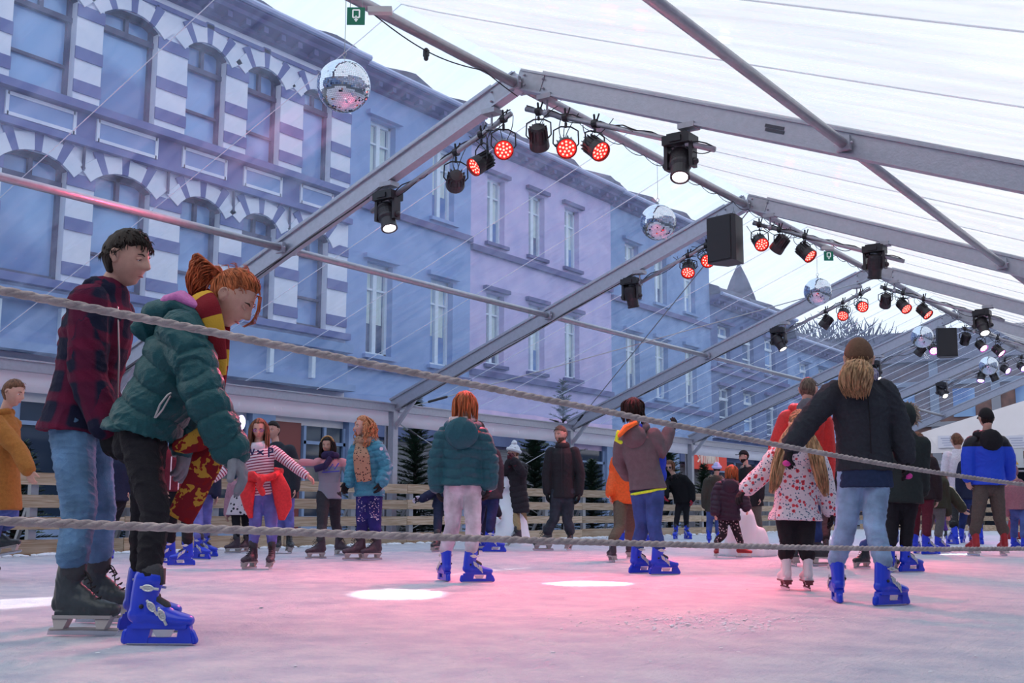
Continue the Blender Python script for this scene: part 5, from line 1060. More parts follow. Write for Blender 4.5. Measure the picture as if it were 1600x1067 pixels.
# ------------------------------------------------------------------ the person itself
def person(label, feet, head, neck, hip, tyaw=0, arms=None, knees=None, S=None, D=None, hyaw=None, pitch=5, jk=None, pants=None, skate='blue', hair=('short', 'dark', {}), glove=None, skm=None, face=True, vs=.009, extra=None, hem=-.22, hemw=1.1, slv=1., quilt=0, jt=.025, bulk=1., ptk=.012, group=None, roll=0, hh=None, lw=1., collar=True, hcurl=.5, gls=1., closed=False, hipd=0, neckd=None, cuffm=None, seed=None, foldj=.0035):
    F3 = []
    for ft in feet:
        if len(ft) > 3: F3.append(np.array(at(ft[0], ft[1], ft[3])))
        else: F3.append(np.array(onz(ft[0], ft[1])))
    if D is None: D = float(np.mean([p@FH for p in F3]))
    mpp = D*math.cos(PITCH)/FOC*1.02
    cx, top, chin = head; hpx = chin-top
    if S is None: S = (max(f[1] for f in feet)-top)*mpp/1.78
    seed = seed if seed is not None else int(cx*7+top)
    h = hh*S if hh else hpx*mpp*.93; hyaw = tyaw if hyaw is None else hyaw
    Nk = at(neck[0], neck[1], D+(neckd if neckd is not None else 0)); Pv = at(hip[0], hip[1], D+hipd); Hc = at(cx, (top+chin)/2, D+(head[3] if len(head) > 3 else (neckd or 0)))if True else 0
    tf = facing(tyaw); up = unit(Nk-Pv); side = unit(np.cross(tf, up)); tfo = unit(np.cross(up, side))
    hd = Head(Hc, h, hyaw, pitch, roll); sg = skm or SK
    sho = [Nk+side*q*.158*S*bulk-up*.05*S for q in (1, -1)]; hj = [Pv+side*q*.078*S for q in (1, -1)]
    px_ = lambda P: 800+FOC*((P-CC)@CR)/((P-CC)@CF)
    def order(a): 
        du = px_(a[0])-px_(a[1]); dn = (a[0]-a[1])@FH
        return [0, 1] if (abs(du)*mpp > .10*S and du < 0) or (abs(du)*mpp <= .10*S and dn < 0) else [1, 0]
    o_ = order(sho); sho = [sho[i] for i in o_]; sgn = [(1, -1)[i] for i in o_]; oh = order(hj); hj = [hj[i] for i in oh]
    A = []
    for i in range(2):
        a = arms[i] if arms and arms[i] else None
        ds = sho[i]@FH
        if a is None: el_ = sho[i]-up*.27*S+side*sgn[i]*.05*S; wr = el_-UP*.23*S+tfo*.05*S
        else:
            el_ = at(a[0][0], a[0][1], ds+(a[0][2] if len(a[0]) > 2 else 0)); wr = at(a[1][0], a[1][1], ds+(a[1][2] if len(a[1]) > 2 else 0))
        A.append((sho[i], el_, wr))
    root_org = np.array([Pv[0], Pv[1], 0.]); vb = vs
    LG = []; sksp = []
    for i in range(2):
        ft = feet[i]; s_ = S*.96 if skate != 'blue' else S*.88; pos = F3[i]; kk = feet[i][4] if len(feet[i]) > 4 else None; tl = ft[5] if len(ft) > 5 else 0.
        f = facing(ft[2]); r_ = unit(np.cross(f, UP)); M = np.stack([r_, f, UP], 1)@np.array(Matrix.Rotation(tl, 3, 'X')); tr = lambda q: pos+M@(np.array(q)*s_); topb = tr((0, -.035, .3)); ank = tr((0, -.045, .17))
        kn = knees[i] if knees and knees[i] else None; dm = ((hj[i]+topb)/2)@FH
        K = (hj[i]*.5+topb*.5)+tfo*.03*S if kn is None else at(kn[0], kn[1], dm+(kn[2] if len(kn) > 2 else -.03))
        LG.append((hj[i], K, topb, ank)); sksp.append((pos, ft[2], s_, tl))
    # body
    m = MB(); m.add(hd.w(HB), SF)
    for s in (-1, 1): m.ell(hd.w((s*.345, -.03, -.03)), np.array([.03, .07, .115])*h, hd.M, 10, 8), m.tube([hd.w((s*(.37+.02*math.sin(q)), -.04-.075*math.cos(q), .0+.10*math.sin(q))) for q in np.linspace(-.6, 3.6, 10)], h*.02, 6)
    nb = hd.w((0, -.1, -.28)); m.tube([Nk-up*.05*S, Nk+up*.01*S, nb, hd.w((0, -.06, -.1))], [.065*S, .052*S, .05*S, .05*S], 12)
    tr_ = lambda t: Pv+(Nk-Pv)*t
    m.tube([tr_(t) for t in (-.02, .3, .65, .88, .97)], np.array([.135, .115, .135, .13, .06])*S*bulk, 16, ry=np.array([.09, .08, .095, .08, .05])*S*bulk, side=side)
    for (a, b, c) in A: m.tube([a, b, c], np.array([.045, .035, .024])*S, 10)
    for (a, b, c, d) in LG: m.tube([a, lerp(a, b, .5), b, lerp(b, c, .4), c, d], np.array([.075, .062, .047, .047, .034, .028])*S*lw, 10)
    hands = []
    for i, (a, b, c) in enumerate(A):
        d = unit(c-b); inn = -side*sgn[i]; ov = arms[i][2] if arms and arms[i] and len(arms[i]) > 2 else None
        if ov: d = unit(CR0*ov[0]+UP*ov[1]+FH*ov[2]); 
        pn = inn*.8+tfo*.2 if not ov or len(ov) < 6 else CR0*ov[3]+UP*ov[4]+FH*ov[5]
        hands.append((c, d, pn))
        if not glove: hand(m, c, d, pn, S, hcurl, 0., 1 if np.cross(d, pn)@tfo > 0 else -1)
    V, F, Nn = voxel(m.cat(), m.f, vb, 1, .4); root = mkobj('person', V, F, sg, org=root_org, smooth=True); tag(root, label, 'person', group)
    org = root_org
    if face: face_parts(hd, root, org, near=vs < .006, closed=closed)
    if glove:
        for (c, d, pn) in hands:
            m = MB(); hand(m, c, d, pn, S*gls, hcurl, .004*S+.001+(gls-1)*.02, 1 if np.cross(d, pn)@tfo > 0 else -1); m.tube([c-d*.06*S, c-d*.02*S, c+d*.01*S], np.array([.04, .036, .032])*S, 10); V, F, _ = voxel(m.cat(), m.f, max(.004, vs*.6), 1, .4); mkobj('glove', V, F, glove, root, org, smooth=True)
    # trousers
    if pants:
        m = MB(); m.tube([tr_(.03), tr_(-.02), Pv-up*.06*S], np.array([.13, .145, .12])*S*bulk, 16, ry=np.array([.09, .105, .1])*S*bulk, side=side)
        bones = []
        for (a, b, c, d) in LG:
            e = lerp(c, d, pants[1] if len(pants) > 1 else -.15); m.tube([a+up*.02, lerp(a, b, .45), b, lerp(b, c, .4), e], (np.array([.088, .076, .058, .056, .046 if len(pants) < 3 else pants[2]])*lw*S+ptk), 14); bones += [(a, b, .08*S), (b, e, .055*S)]
        V, F, Nn = voxel(m.cat(), m.f, vs*1.05, 4); al, ar = bones_along(V, bones, side); V = folds(V, Nn, .0035*S, 22, seed, (1, 1, 1.8)); ob = mkobj('trousers', V, F, pants[0], root, org, smooth=True); setattrs(ob, along=al, around=ar)
    # jacket
    if jk is not None:
        m = MB(); j = jt
        T = [hem, hem*.5, .05, .35, .68, .86, .98]; wx = np.array([.145*hemw, .15*(1+(hemw-1)*.6), .148, .132, .15, .148, .075])*S*bulk+j; wy = np.array([.105*hemw, .11*(1+(hemw-1)*.6), .108, .098, .115, .1, .07])*S*bulk+j
        C0 = [tr_(t) if t > 0 else Pv+(UP*.6+up*.4)*np.linalg.norm(Nk-Pv)*t for t in T]
        m.tube(C0, wx, 22, ry=wy, side=side, rnd0=False)
        bones = [(Pv+up*-.1, Nk, .16*S)]; cuts = []
        for (a, b, c) in A:
            e = lerp(b, c, slv); m.tube([a-up*.015*S, lerp(a, b, .5), b, lerp(b, e, .5), e], np.array([.064, .06, .053, .05, .043])*S+j*.75, 14); bones += [(a, b, .055*S), (b, e, .045*S)]
        V, F, Nn = voxel(m.cat(), m.f, vs*1.05, 5); al, ar = bones_along(V, bones, side)
        if quilt: V = V+Nn*((np.abs(np.sin(np.pi*(al+.01*np.sin(ar*20))/quilt))**.5-.7)*.012*min(1.4, quilt/.06))[:, None]
        V = folds(V, Nn, foldj*S, 16 if not quilt else 26, seed+5, (1, 1, 1.3)); jo = mkobj('jacket', V, F, jk, root, org, smooth=True); setattrs(jo, along=al, around=ar, height=((V-Pv)@up)/np.linalg.norm(Nk-Pv))
        if collar: m = MB(); a_ = np.linspace(0, 2*math.pi, 18, endpoint=False); m.tube([Nk+up*.02*S+side*math.cos(t)*.075*S+tfo*(math.sin(t)*.07+.0)*S+up*.015*math.sin(t)*-1*S for t in np.r_[a_, a_[:1]]], .026*S, 8, ry=.05*S, cap=False); m.build('collar', cuffm or jk, jo, org, smooth=True)
        if cuffm:
            m = MB()
            for (a, b, c) in A: e = lerp(b, c, slv); d = unit(c-b); m.tube([e-d*.03*S, e+d*.015*S], .045*S+j*.5, 12)
            m.build('cuff', cuffm, jo, org, smooth=True)
    else: jo = root
    if hair: 
        kw = dict(hair[2]); add_hair(hd, hair[0], HAIR[hair[1]], root, org, seed=seed, near=vs < .006, **kw)
    for (pos, yw, s_, tl) in sksp: put_skate(skate, root, org, pos, yw, s_, tl)
    ctx = dict(root=root, org=org, hd=hd, N=Nk, P=Pv, up=up, side=side, tf=tfo, S=S, A=A, L=LG, jo=jo, D=D, hands=hands, at=lambda u, v, dd=0: at(u, v, D+dd), mpp=mpp, j=jt, bulk=bulk)
    if extra: extra(ctx)
    print('person', label[:40], 'S=%.2f D=%.1f h=%.3f' % (S, D, h)); return root
# accessory helpers -------------------------------------------------
def hood_down(c, m_, fur=None, sz=1., yoff=0):
    N_, S, up, sd, tf = c['N'], c['S'], c['up'], c['side'], c['tf']; m = MB(); a_ = np.linspace(-.35*math.pi, 1.35*math.pi, 20)
    pts = [N_+sd*math.cos(t+math.pi)*.1*S*sz-tf*(math.sin(t)*.095+.0)*S*sz+up*(.03-.02*math.sin(t))*S for t in a_]; m.tube(pts, .042*S*sz, 12, ry=.05*S*sz)
    m.ell(N_-tf*.13*S*sz-up*(.035+yoff)*S, np.array([.125, .06, .12])*S*sz, np.stack([sd, tf, up], 1), 18, 12); V, F, Nn = voxel(m.cat(), m.f, .01, 4); V = folds(V, Nn, .004*S, 20, 4); ob = mkobj('hood', V, F, m_, c['jo'], c['org'], smooth=True); setattrs(ob, along=(V@up), around=V@sd)
    if fur: fur_line(c, pts, fur, .035*S)
    return ob
def fur_line(c, pts, fm, r_, name='fur_trim', n=260, L_=.05):
    m = MB(); rr = random.Random(3); pts = np.array(pts)
    for k in range(n):
        t = rr.uniform(0, len(pts)-1.001); i = int(t); p = pts[i]*(1-t+i)+pts[i+1]*(t-i); d = unit([rr.gauss(0, 1), rr.gauss(0, 1), rr.gauss(.2, 1)]); q = p+d*r_*.8; m.tube([q, q+d*L_*.5+[0, 0, -.005], q+d*L_+[0, 0, -.015]], [.008, .006, .001], 4, cap=False)
    m.tube(pts, r_, 8); return m.build(name, fm, c['jo'], c['org'], smooth=True)
def hood_up(c, m_, fur=None):
    hd = c['hd']; P = HB0.copy(); b = SD[:, 1]; k = np.clip((.45-b)/.3, 0, 1); P = P*(.9+.32*k)[:, None]; P[:, 2] -= .02; m = MB(); m.add(hd.w(P), SF); m.build('hood', m_, c['jo'], c['org'], smooth=True)
    if fur: fur_line(c, [hd.w((.36*math.cos(t), .18, .5*math.sin(t))) for t in np.linspace(-.6, 3.74, 16)], fur, .02)
def beanie(c, m_, pom=False, cap=False, capm=None, line=.2):
    hd = c['hd']; P = HB0.copy(); C = P[:, 2]; b = SD[:, 1]; lim = line-.25*np.clip(-b, 0, 1); k = np.clip((C-lim)/.03, 0, 1); rib = .006*np.sin(np.arctan2(SD[:, 1], SD[:, 0])*36)*(0 if cap else 1)
    P = P*((1-.08*(1-k))+k*(.13+rib))[:, None]; P[:, 2] += .03*k; m = MB(); m.add(hd.w(P), SF); ob = m.build('cap' if cap else 'knitted_hat', m_, c['root'], c['org'], smooth=True)
    if not cap:
        m = MB(); m.tube([hd.w((.385*math.cos(t), .46*math.sin(t), line+.03-.12*(1-math.sin(t)))) for t in np.linspace(0, 6.2832, 30)], .024*hd.h/.23, 8, ry=.03*hd.h/.23, cap=False); m.build('hat_brim', m_, ob, c['org'], smooth=True)
    else:
        m = MB(); pts = [(.3*math.cos(t), .36+.36*math.sin(t), line+.04-.05*abs(math.cos(t))) for t in np.linspace(0, math.pi, 12)]; top_ = [hd.w(p) for p in [(.3, .3, line+.05)]+pts+[(-.3, .3, line+.05)]]; m.prism(top_, hd.u*.006); m.build('peak', capm or m_, ob, c['org'])
    if pom: m = MB(); m.ell(hd.w((0, -.03, .62)), .085*hd.h/.23*.6, None, 14, 10); V = m.cat(); m.v = [V+np.random.default_rng(1).normal(0, .004, V.shape)]; m.build('pompom', m_, ob, c['org'], smooth=True)
def scarf_wrap(c, m_, r=.045, turns=1.3, fw=.0):
    N_, S, up, sd, tf = c['N'], c['S'], c['up'], c['side'], c['tf']; t_ = np.linspace(0, 2*math.pi*turns, 30); m = MB(); m.tube([N_+up*(.03+.03*t/9)*S+sd*math.cos(t)*.085*S+tf*(math.sin(t)*.085+fw)*S for t in t_], r*S, 10); V, F, Nn = voxel(m.cat(), m.f, .008, 2); V = folds(V, Nn, .004, 40, 2); ob = mkobj('scarf', V, F, m_, c['root'], c['org'], smooth=True); setattrs(ob, along=t_.mean()+V@sd, around=V@tf); return ob
def ribbon(c, pts, w, m_, name, parent=None, side=None, th=.01, seg=12):
    pts = np.array(pts); t0 = np.linspace(0, 1, len(pts)); t = np.linspace(0, 1, 40); Q = np.stack([np.interp(t, t0, pts[:, i]) for i in range(3)], 1)
    for _ in range(3): Q[1:-1] = (Q[:-2]+2*Q[1:-1]+Q[2:])/4
    w_ = np.interp(t, np.linspace(0, 1, len(np.atleast_1d(w))), np.atleast_1d(w)) if np.ndim(w) else np.full(40, w)
    m = MB(); m.tube(Q, w_, seg, ry=th, side=side if side is not None else CR0, rnd=False); ob = m.build(name, m_, parent or c['root'], c['org'], smooth=True); n = len(ob.data.vertices); L_ = np.r_[0, np.cumsum(np.linalg.norm(np.diff(Q, axis=0), axis=1))]
    setattrs(ob, along=np.repeat(L_, seg)[:n], around=np.tile(np.arange(seg), 40)[:n]*.01); return ob
def surf_line(c, pts, r, m_, name, parent):
    m = MB(); m.tube(pts, r, 6); return m.build(name, m_, parent, c['org'], smooth=True)
# ================================================================= people
CM = cloth_mat
jean = CM('light_blue_denim', (.11, .215, .36), 'denim'); jeanM = CM('mid_blue_denim', (.06, .10, .30), 'denim'); jeanD = CM('dark_blue_denim', (.02, .04, .14), 'denim'); jeanW = CM('bleached_denim', (.55, .53, .60), 'denim'); jeanL = CM('pale_denim', (.27, .40, .58), 'denim'); jeanP = CM('violet_blue_denim', (.14, .15, .45), 'denim')
blackt = CM('black_leggings', (.012, .011, .015)); greyt = CM('grey_trousers', (.12, .12, .12)); brownt = CM('brown_trousers', (.12, .085, .06)); khaki = CM('khaki_trousers', (.13, .11, .09)); blackc = CM('black_cloth', (.014, .013, .016)); charc = CM('charcoal_wool', (.03, .034, .042)); navyc = CM('navy_cloth', (.015, .02, .05))
blackg = CM('black_gloves', (.012, .012, .014), 'knit'); greyg = CM('grey_knit_gloves', (.20, .21, .24), 'knit')
tealp = CM('teal_puffer', (.012, .075, .085), rough=.42); tealp2 = CM('petrol_puffer', (.014, .085, .11), rough=.45); M_zip = mat('zip_metal', (.45, .42, .42), .4, .6)
# ---- teen boy in the plaid jacket
def x1(c):
    N_, S, up, sd, tf, at_ = c['N'], c['S'], c['up'], c['side'], c['tf'], c['at']
    surf_line(c, [at_(184, 480, -.10), at_(186, 560, -.12), at_(183, 640, -.12)], .0045, M_zip, 'zip', c['jo'])
    navy = CM('navy_wool', (.018, .022, .05), 'knit')
    m = MB(); m.tube([N_+up*.02-tf*.05*S, N_-up*.0+tf*.03*S+sd*.06, at_(182, 500, -.09)], [.05, .05, .03], 10, ry=.02, side=UP); m.tube([N_-up*.0-tf*.07*S-sd*.05, N_-tf*.09*S+up*.02, N_-tf*.05*S+sd*.07+up*.03], .035, 10); m.build('lapel', CM('plaid_wool', (0, 0, 0)), c['jo'], c['org'], smooth=True)
person('teen boy in red and navy plaid jacket and light jeans, standing in dark laced skates', [(118, 992, 88), (158, 972, 92)], (198, 357, 452), (164, 462), (122, 662), tyaw=88, hyaw=80, pitch=10, neckd=0.0,
    arms=[((138, 592, -.04), (166, 664, -.05), (.25, -1, .0)), ((150, 590, 0), (180, 660, .0))], knees=[(124, 800, -.02), (156, 795, 0)], jk=CM('plaid_wool', (.12, .008, .035), 'plaid', (.010, .012, .034), sp=.15, rough=.95), pants=(jean, -.25, .055), skate='dark', hair=('short', 'dark', dict(line=.24, th=.13, side=.0)), glove=blackg, hem=-.07, hemw=1.22, jt=.042, vs=.0055, S=1.06, foldj=.005, extra=x1, lw=1.05)
# ---- girl with the house scarf
scm = CM('maroon_yellow_scarf', (.20, .012, .02), 'stripes', (.62, .36, .04), sp=.19, rough=.95)
def x2(c):
    N_, S, up, sd, tf, at_, hd = c['N'], c['S'], c['up'], c['side'], c['tf'], c['at'], c['hd']
    pk = CM('pink_lit_hood', (.55, .16, .42), rough=.5)
    m = MB(); m.tube([at_(318, 500, -.12), at_(285, 478, -.06), at_(255, 487, 0), at_(232, 515, .02)], [.05, .07, .075, .05], 12, ry=[.03, .045, .05, .04], side=FH); m.ell(at_(262, 492, 0), (.10, .13, .07)); m.ell(at_(240, 515, 0.02), (.05, .12, .07)); V, F, Nn = voxel(m.cat(), m.f, .008, 4); V = folds(V, Nn, .004, 30, 9); mkobj('hood', V, F, tealp, c['jo'], c['org'], smooth=True)
    m = MB(); m.tube([at_(313, 482, -.12), at_(285, 466, -.08), at_(262, 471, -.05), at_(247, 480, -.05)], [.035, .055, .045, .02], 12, ry=[.02, .035, .03, .015], side=FH); m.build('coloured_hood_piece', pk, c['jo'], c['org'], smooth=True)  # pink lamp light on the hood, put in as a coloured piece
    # scarf: round the neck, down the front, and the free end below the sleeve
    ribbon(c, [at_(300, 470, .05), at_(312, 462, -.08), at_(325, 478, -.16), at_(334, 510, -.15), at_(340, 560, -.1), at_(338, 600, -.05)], [.03, .055, .05, .042, .04], scm, 'scarf', side=unit(CR0+UP*.5), th=.018)
    ribbon(c, [at_(318, 455, .02), at_(330, 470, .06), at_(345, 500, .05), at_(345, 560, .02), at_(335, 640, .0)], [.03, .05, .04, .035], scm, 'scarf', side=unit(CR0), th=.015)
    sc2 = CM('maroon_yellow_scarf_end', (.20, .012, .02), 'blotch', (.52, .27, .04), (.24, .012, .015), sp=.06, rough=.95)
    ribbon(c, [at_(322, 640, .05), at_(330, 680, .02), at_(326, 715, 0), at_(312, 750, 0), at_(295, 782, 0), at_(280, 812, 0)], [.04, .06, .075, .06, .065, .06], sc2, 'scarf_end', side=unit(CR0+UP*.3), th=.018)
    ribbon(c, [at_(335, 672, -.02), at_(310, 688, -.04), at_(290, 695, -.05), at_(273, 697, -.03)], [.05, .05, .04, .025], sc2, 'scarf_fold', side=UP, th=.02)
    # zip pocket and side seam
    surf_line(c, [at_(242, 652, -.21), at_(250, 632, -.215), at_(262, 617, -.215), at_(267, 614, -.21)], .0045, M_zip, 'pocket_zip', c['jo']); surf_line(c, [at_(244, 652, -.212), at_(254, 640, -.215), at_(266, 619, -.212)], .004, M_zip, 'pocket_zip', c['jo'])
    # ponytail and loose strands
    m = MB(); bundle([at_(342, 425, .0), at_(326, 408, 0), at_(312, 425, .0), at_(303, 450, 0), at_(300, 472, .0)], [.02, .045, .05, .04, .015], 300, 4, m, .35, thk=.085); m.ell(at_(338, 424), (.028, .03, .028)); m.build('ponytail', HAIR['red'], c['root'], c['org'], smooth=True)
    m = MB(); rr = random.Random(2)
    for k in range(16):
        q = [(0.05+rr.uniform(-.12, .05), .40, .32), (.0+rr.uniform(-.1, .1), .52, .1), (rr.uniform(-.1, .1), .56+rr.uniform(-.05, .05), -.1), (rr.uniform(-.08, .08), .48, -.28)]; m.tube([hd.w(p) for p in q], [.0018, .0018, .0015, .0006], 4, cap=False)
    for k in range(60):
        q = unit([rr.gauss(0, .7), rr.gauss(0, .8), rr.uniform(.3, 1)]); p = q*np.array([.335, .42, .5])*1.1; m.tube([hd.w(p), hd.w(p*1.06+[0, -.05, .03]), hd.w(p*1.06+[rr.gauss(0, .05), -.15, rr.gauss(0, .05)])], [.002, .002, .0008], 3, cap=False)
    m.build('loose_strands', HAIR['red'], c['root'], c['org'], smooth=True)
person('red haired girl in dark green puffer and striped scarf, bending forward in blue plastic skates', [(238, 1006, 90), (226, 985, 84)], (362, 412, 520), (312, 508), (222, 676), tyaw=88, hyaw=86, pitch=36, S=1.0, neckd=0,
    arms=[((322, 625, -.08), (362, 704, -.03), (.55, -1, 0, -.6, -.3, .0)), ((300, 618, .1), (290, 690, .08), (.1, -1, 0, -.5, 0, .3))], knees=[(243, 800, -.02), (226, 800, .03)], jk=tealp, pants=(blackt, -.05, .042), skate='blue', hair=('swept', 'ginger', dict(line=.28, th=.05, side=-.0, back=-.2)), glove=greyg, hem=-.02, hemw=1.12, jt=.05, quilt=.10, vs=.0055, extra=x2, closed=True, collar=False, hcurl=.55, gls=1.18, foldj=.0035, hh=.262, lw=.86)
# ---- boy in the orange coat at the frame edge
def x3(c): hood_down(c, CM('ochre_coat', (.36, .14, .03)), sz=.8)
person('boy in ochre orange coat skating in at the left edge of the rink', [(-30, 905, 92), (6, 868, 90, 9.1, 0, .2)], (21, 576, 652), (5, 652), (6, 778), tyaw=85, hyaw=80, pitch=12, D=8.7, S=.80, arms=[((30, 705, -.05), (44, 733, -.1), (.3, -1, 0)), ((-10, 705), (-5, 750))], knees=[(-12, 835), (16, 815)], jk=CM('ochre_coat', (.36, .14, .03)), pants=(jeanM, -.2, .05), skate='dark', hair=('short', 'brown', dict(line=.25, th=.07)), hem=-.15, hemw=1.1, jt=.03, vs=.008, extra=x3, hh=.26)
# ---- striped pullover girl
def x5(c):
    at_, S, hd = c['at'], c['S'], c['hd']; rj = CM('coral_red_jacket', (.62, .035, .04), rough=.45)
    m = MB()
    f = -.17
    m.tube([at_(384, 742, .02), at_(392, 746, f*.8), at_(410, 748, f), at_(428, 744, f*.8), at_(437, 738, .0), at_(425, 738, .14), at_(398, 740, .14), at_(384, 742, .02)], .05, 10, ry=.035)
    m.ell(at_(409, 748, f-.03), (.045, .04, .045))
    m.tube([at_(408, 750, f-.03), at_(405, 762, f-.03), at_(410, 770, f-.02)], [.035, .032, .03], 8); m.tube([at_(407, 748, f-.02), at_(396, 740, f-.02), at_(388, 742, f)], .032, 8)
    V, F, Nn = voxel(m.cat(), m.f, .009, 2); V = folds(V, Nn, .006, 30, 3); j = mkobj('tied_jacket', V, F, rj, c['root'], c['org'], smooth=True)
    for pts, w in (([at_(390, 745, -.1), at_(386, 768, -.12), at_(388, 790, -.1), at_(392, 809, -.08)], [.06, .075, .05, .02]), ([at_(431, 742, -.1), at_(440, 768, -.1), at_(443, 790, -.08), at_(440, 812, -.06)], [.06, .085, .08, .03])):
        ribbon(c, pts, np.array(w), rj, 'jacket_panel', j, side=CR0, th=.03)
    m = MB()
    for s in (-1, 1): m.tube([hd.w((s*.14+.085*math.cos(t), .39-.02*abs(math.cos(t)), -.0+.062*math.sin(t))) for t in np.linspace(0, 6.2832, 14)], .0032, 5, cap=False); m.tube([hd.w((s*.225, .375, .01)), hd.w((s*.33, .1, 0))], .003, 5)
    m.tube([hd.w((-.055, .40, .005)), hd.w((.055, .40, .005))], .003, 5); m.build('glasses', mat('violet_glasses_frame', (.25, .08, .35), .4), c['root'], c['org'])
    dk = CM('navy_applique', (.02, .03, .09)); m = MB()    # dark letters on the chest, partly hidden by the hair
    fr = lambda u, v: at_(u, v, -.155)
    for a, b in (((420, 700), (420, 713)), ((420, 700), (426, 701)), ((426, 701), (426, 706)), ((426, 706), (420, 707)), ((391, 702), (394, 710)), ((394, 710), (397, 702)), ((387, 700), (390, 709)), ((403, 709), (411, 704)), ((403, 704), (411, 710))): m.tube([fr(*a), fr(*b)], .008, 5)
    m.build('letter_applique', dk, c['jo'], c['org'])
person('girl in red striped pullover with glasses, red jacket tied round her waist', [(392, 889, -20), (423, 889, 5)], (405, 646, 694), (404, 699), (411, 766), tyaw=2, hyaw=5, pitch=16, hh=.235, arms=[((364, 723, -.02), (334, 748, -.1), (-.8, -.4, -.2)), ((450, 722, -.02), (477, 742, -.08), (.8, -.5, -.1))], knees=[(399, 822), (424, 822)],
    jk=CM('red_striped_jersey', (.66, .60, .66), 'stripes', (.22, .02, .07), sp=.026), pants=(jeanP, -.1, .045), skate='plum', hair=('long', 'brown', dict(line=.3, th=.07, Lr=1.35)), hem=-.12, jt=.006, vs=.0075, extra=x5, lw=.92)
# ---- girl in the pink and grey sweater
def x7(c):
    hd, at_ = c['hd'], c['at']; scarf_wrap(c, CM('indigo_scarf', (.03, .02, .07), 'knit'), .045, 1.3, .01); ribbon(c, [c['N']+c['tf']*.1, at_(508, 728, -.16), at_(492, 733, -.14)], .04, CM('indigo_scarf', (0, 0, 0)), 'scarf_end', side=UP, th=.02)
    m = MB(); m.tube([hd.w((.37*math.cos(t), .05, .1+.45*math.sin(t))) for t in np.linspace(.2, 2.94, 20)], .009, 6); 
    for t in np.linspace(.3, 2.84, 12): m.ell(hd.w((.39*math.cos(t), .07, .1+.46*math.sin(t))), .012, None, 6, 5)
    m.build('headband', mat('gold_headband', (.5, .3, .12), .4, .4), c['root'], c['org'], smooth=True)
    m = MB(); B = CM('blue_print', (.08, .08, .5)); fr = lambda u, v: at_(u, v, -.125)
    zz = [(506, 735), (511, 725), (514, 734), (520, 725), (523, 733), (529, 724)]
    m.tube([fr(*p) for p in zz], .008, 5); m.tube([fr(504, 738), fr(530, 736)], .006, 5); m.build('chest_print', B, c['jo'], c['org'])
person('girl in pink and grey sweatshirt with headband, arms held by her neighbours', [(497, 873, -60), (532, 868, 60)], (512, 678, 714), (516, 716), (514, 775), tyaw=10, hyaw=-8, pitch=5, hh=.235, arms=[((492, 725, -.05), (468, 722, -.1)), ((541, 727, 0), (544, 744, -.05))], knees=[(503, 824), (524, 818)],
    jk=CM('pink_grey_sweat', (.26, .25, .30), 'yoke', (.62, .25, .28), sp=.78), pants=(CM('charcoal_leggings', (.03, .028, .035)), -.1, .042), skate='plum', hair=('long', 'dark', dict(line=.28, th=.08, Lr=1.15)), hem=-.08, jt=.012, vs=.008, extra=x7, skm=SK2, lw=.95, slv=.85)
# ---- woman with curly hair
def x8(c):
    at_ = c['at']; leo = CM('leopard_scarf', (.36, .22, .14), 'spots', (.04, .02, .02), sp=.028); scarf_wrap(c, leo, .05, 1.2, .02)
    for dx in (0, 9): ribbon(c, [c['N']+c['tf']*.12, at_(560+dx, 712, -.2), at_(562+dx, 735, -.2), at_(565+dx, 752, -.19)], [.05, .06, .06, .05], leo, 'scarf_end', side=CR0, th=.02)
    hood_down(c, CM('turquoise_puffer', (0, 0, 0)), fur=HAIR['fur'], sz=1.0); m = MB(); rr = random.Random(8)
    for i, (a, b, cc_, d) in enumerate(c['L']):
        for k in range(60):
            t = rr.uniform(.1, .8); p = lerp(a, b, t)+unit(-FH+CR0*rr.uniform(-.9, .9))*(.098-.03*t)*c['S']; m.ell(p, .0055, None, 5, 4)
    m.build('sequins', mat('silver_sequin', (.75, .6, .75), .2, .5), c['root'], c['org'], kind='stuff')
    m = MB(); m.lathe(at_(596, 701, -.17), [(.02, 0), (.02, .004)], basis(-FH), 12); m.build('badge', mat('pale_badge', (.6, .6, .7), .5), c['jo'], c['org'])
person('smiling woman with long curly hair, turquoise puffer and leopard scarf', [(558, 875, -65), (584, 875, -50)], (567, 645, 688), (573, 694), (577, 771), tyaw=-32, hyaw=-62, pitch=0, hh=.24, arms=[((551, 730, -.05), (546, 753, -.12), (-.5, -.8, -.1)), ((603, 731, -.02), (597, 752, -.1), (-.3, -1, 0))], knees=[(566, 825), (586, 825)],
    jk=CM('turquoise_puffer', (.05, .23, .32), rough=.4), pants=(CM('indigo_jeans', (.02, .02, .14), 'denim'), -.1, .046), skate='plum', hair=('curly', 'curly', dict(line=.3, th=.14, Lr=1.35)), glove=blackg, hem=-.06, hemw=1.08, jt=.04, quilt=.07, vs=.008, extra=x8)
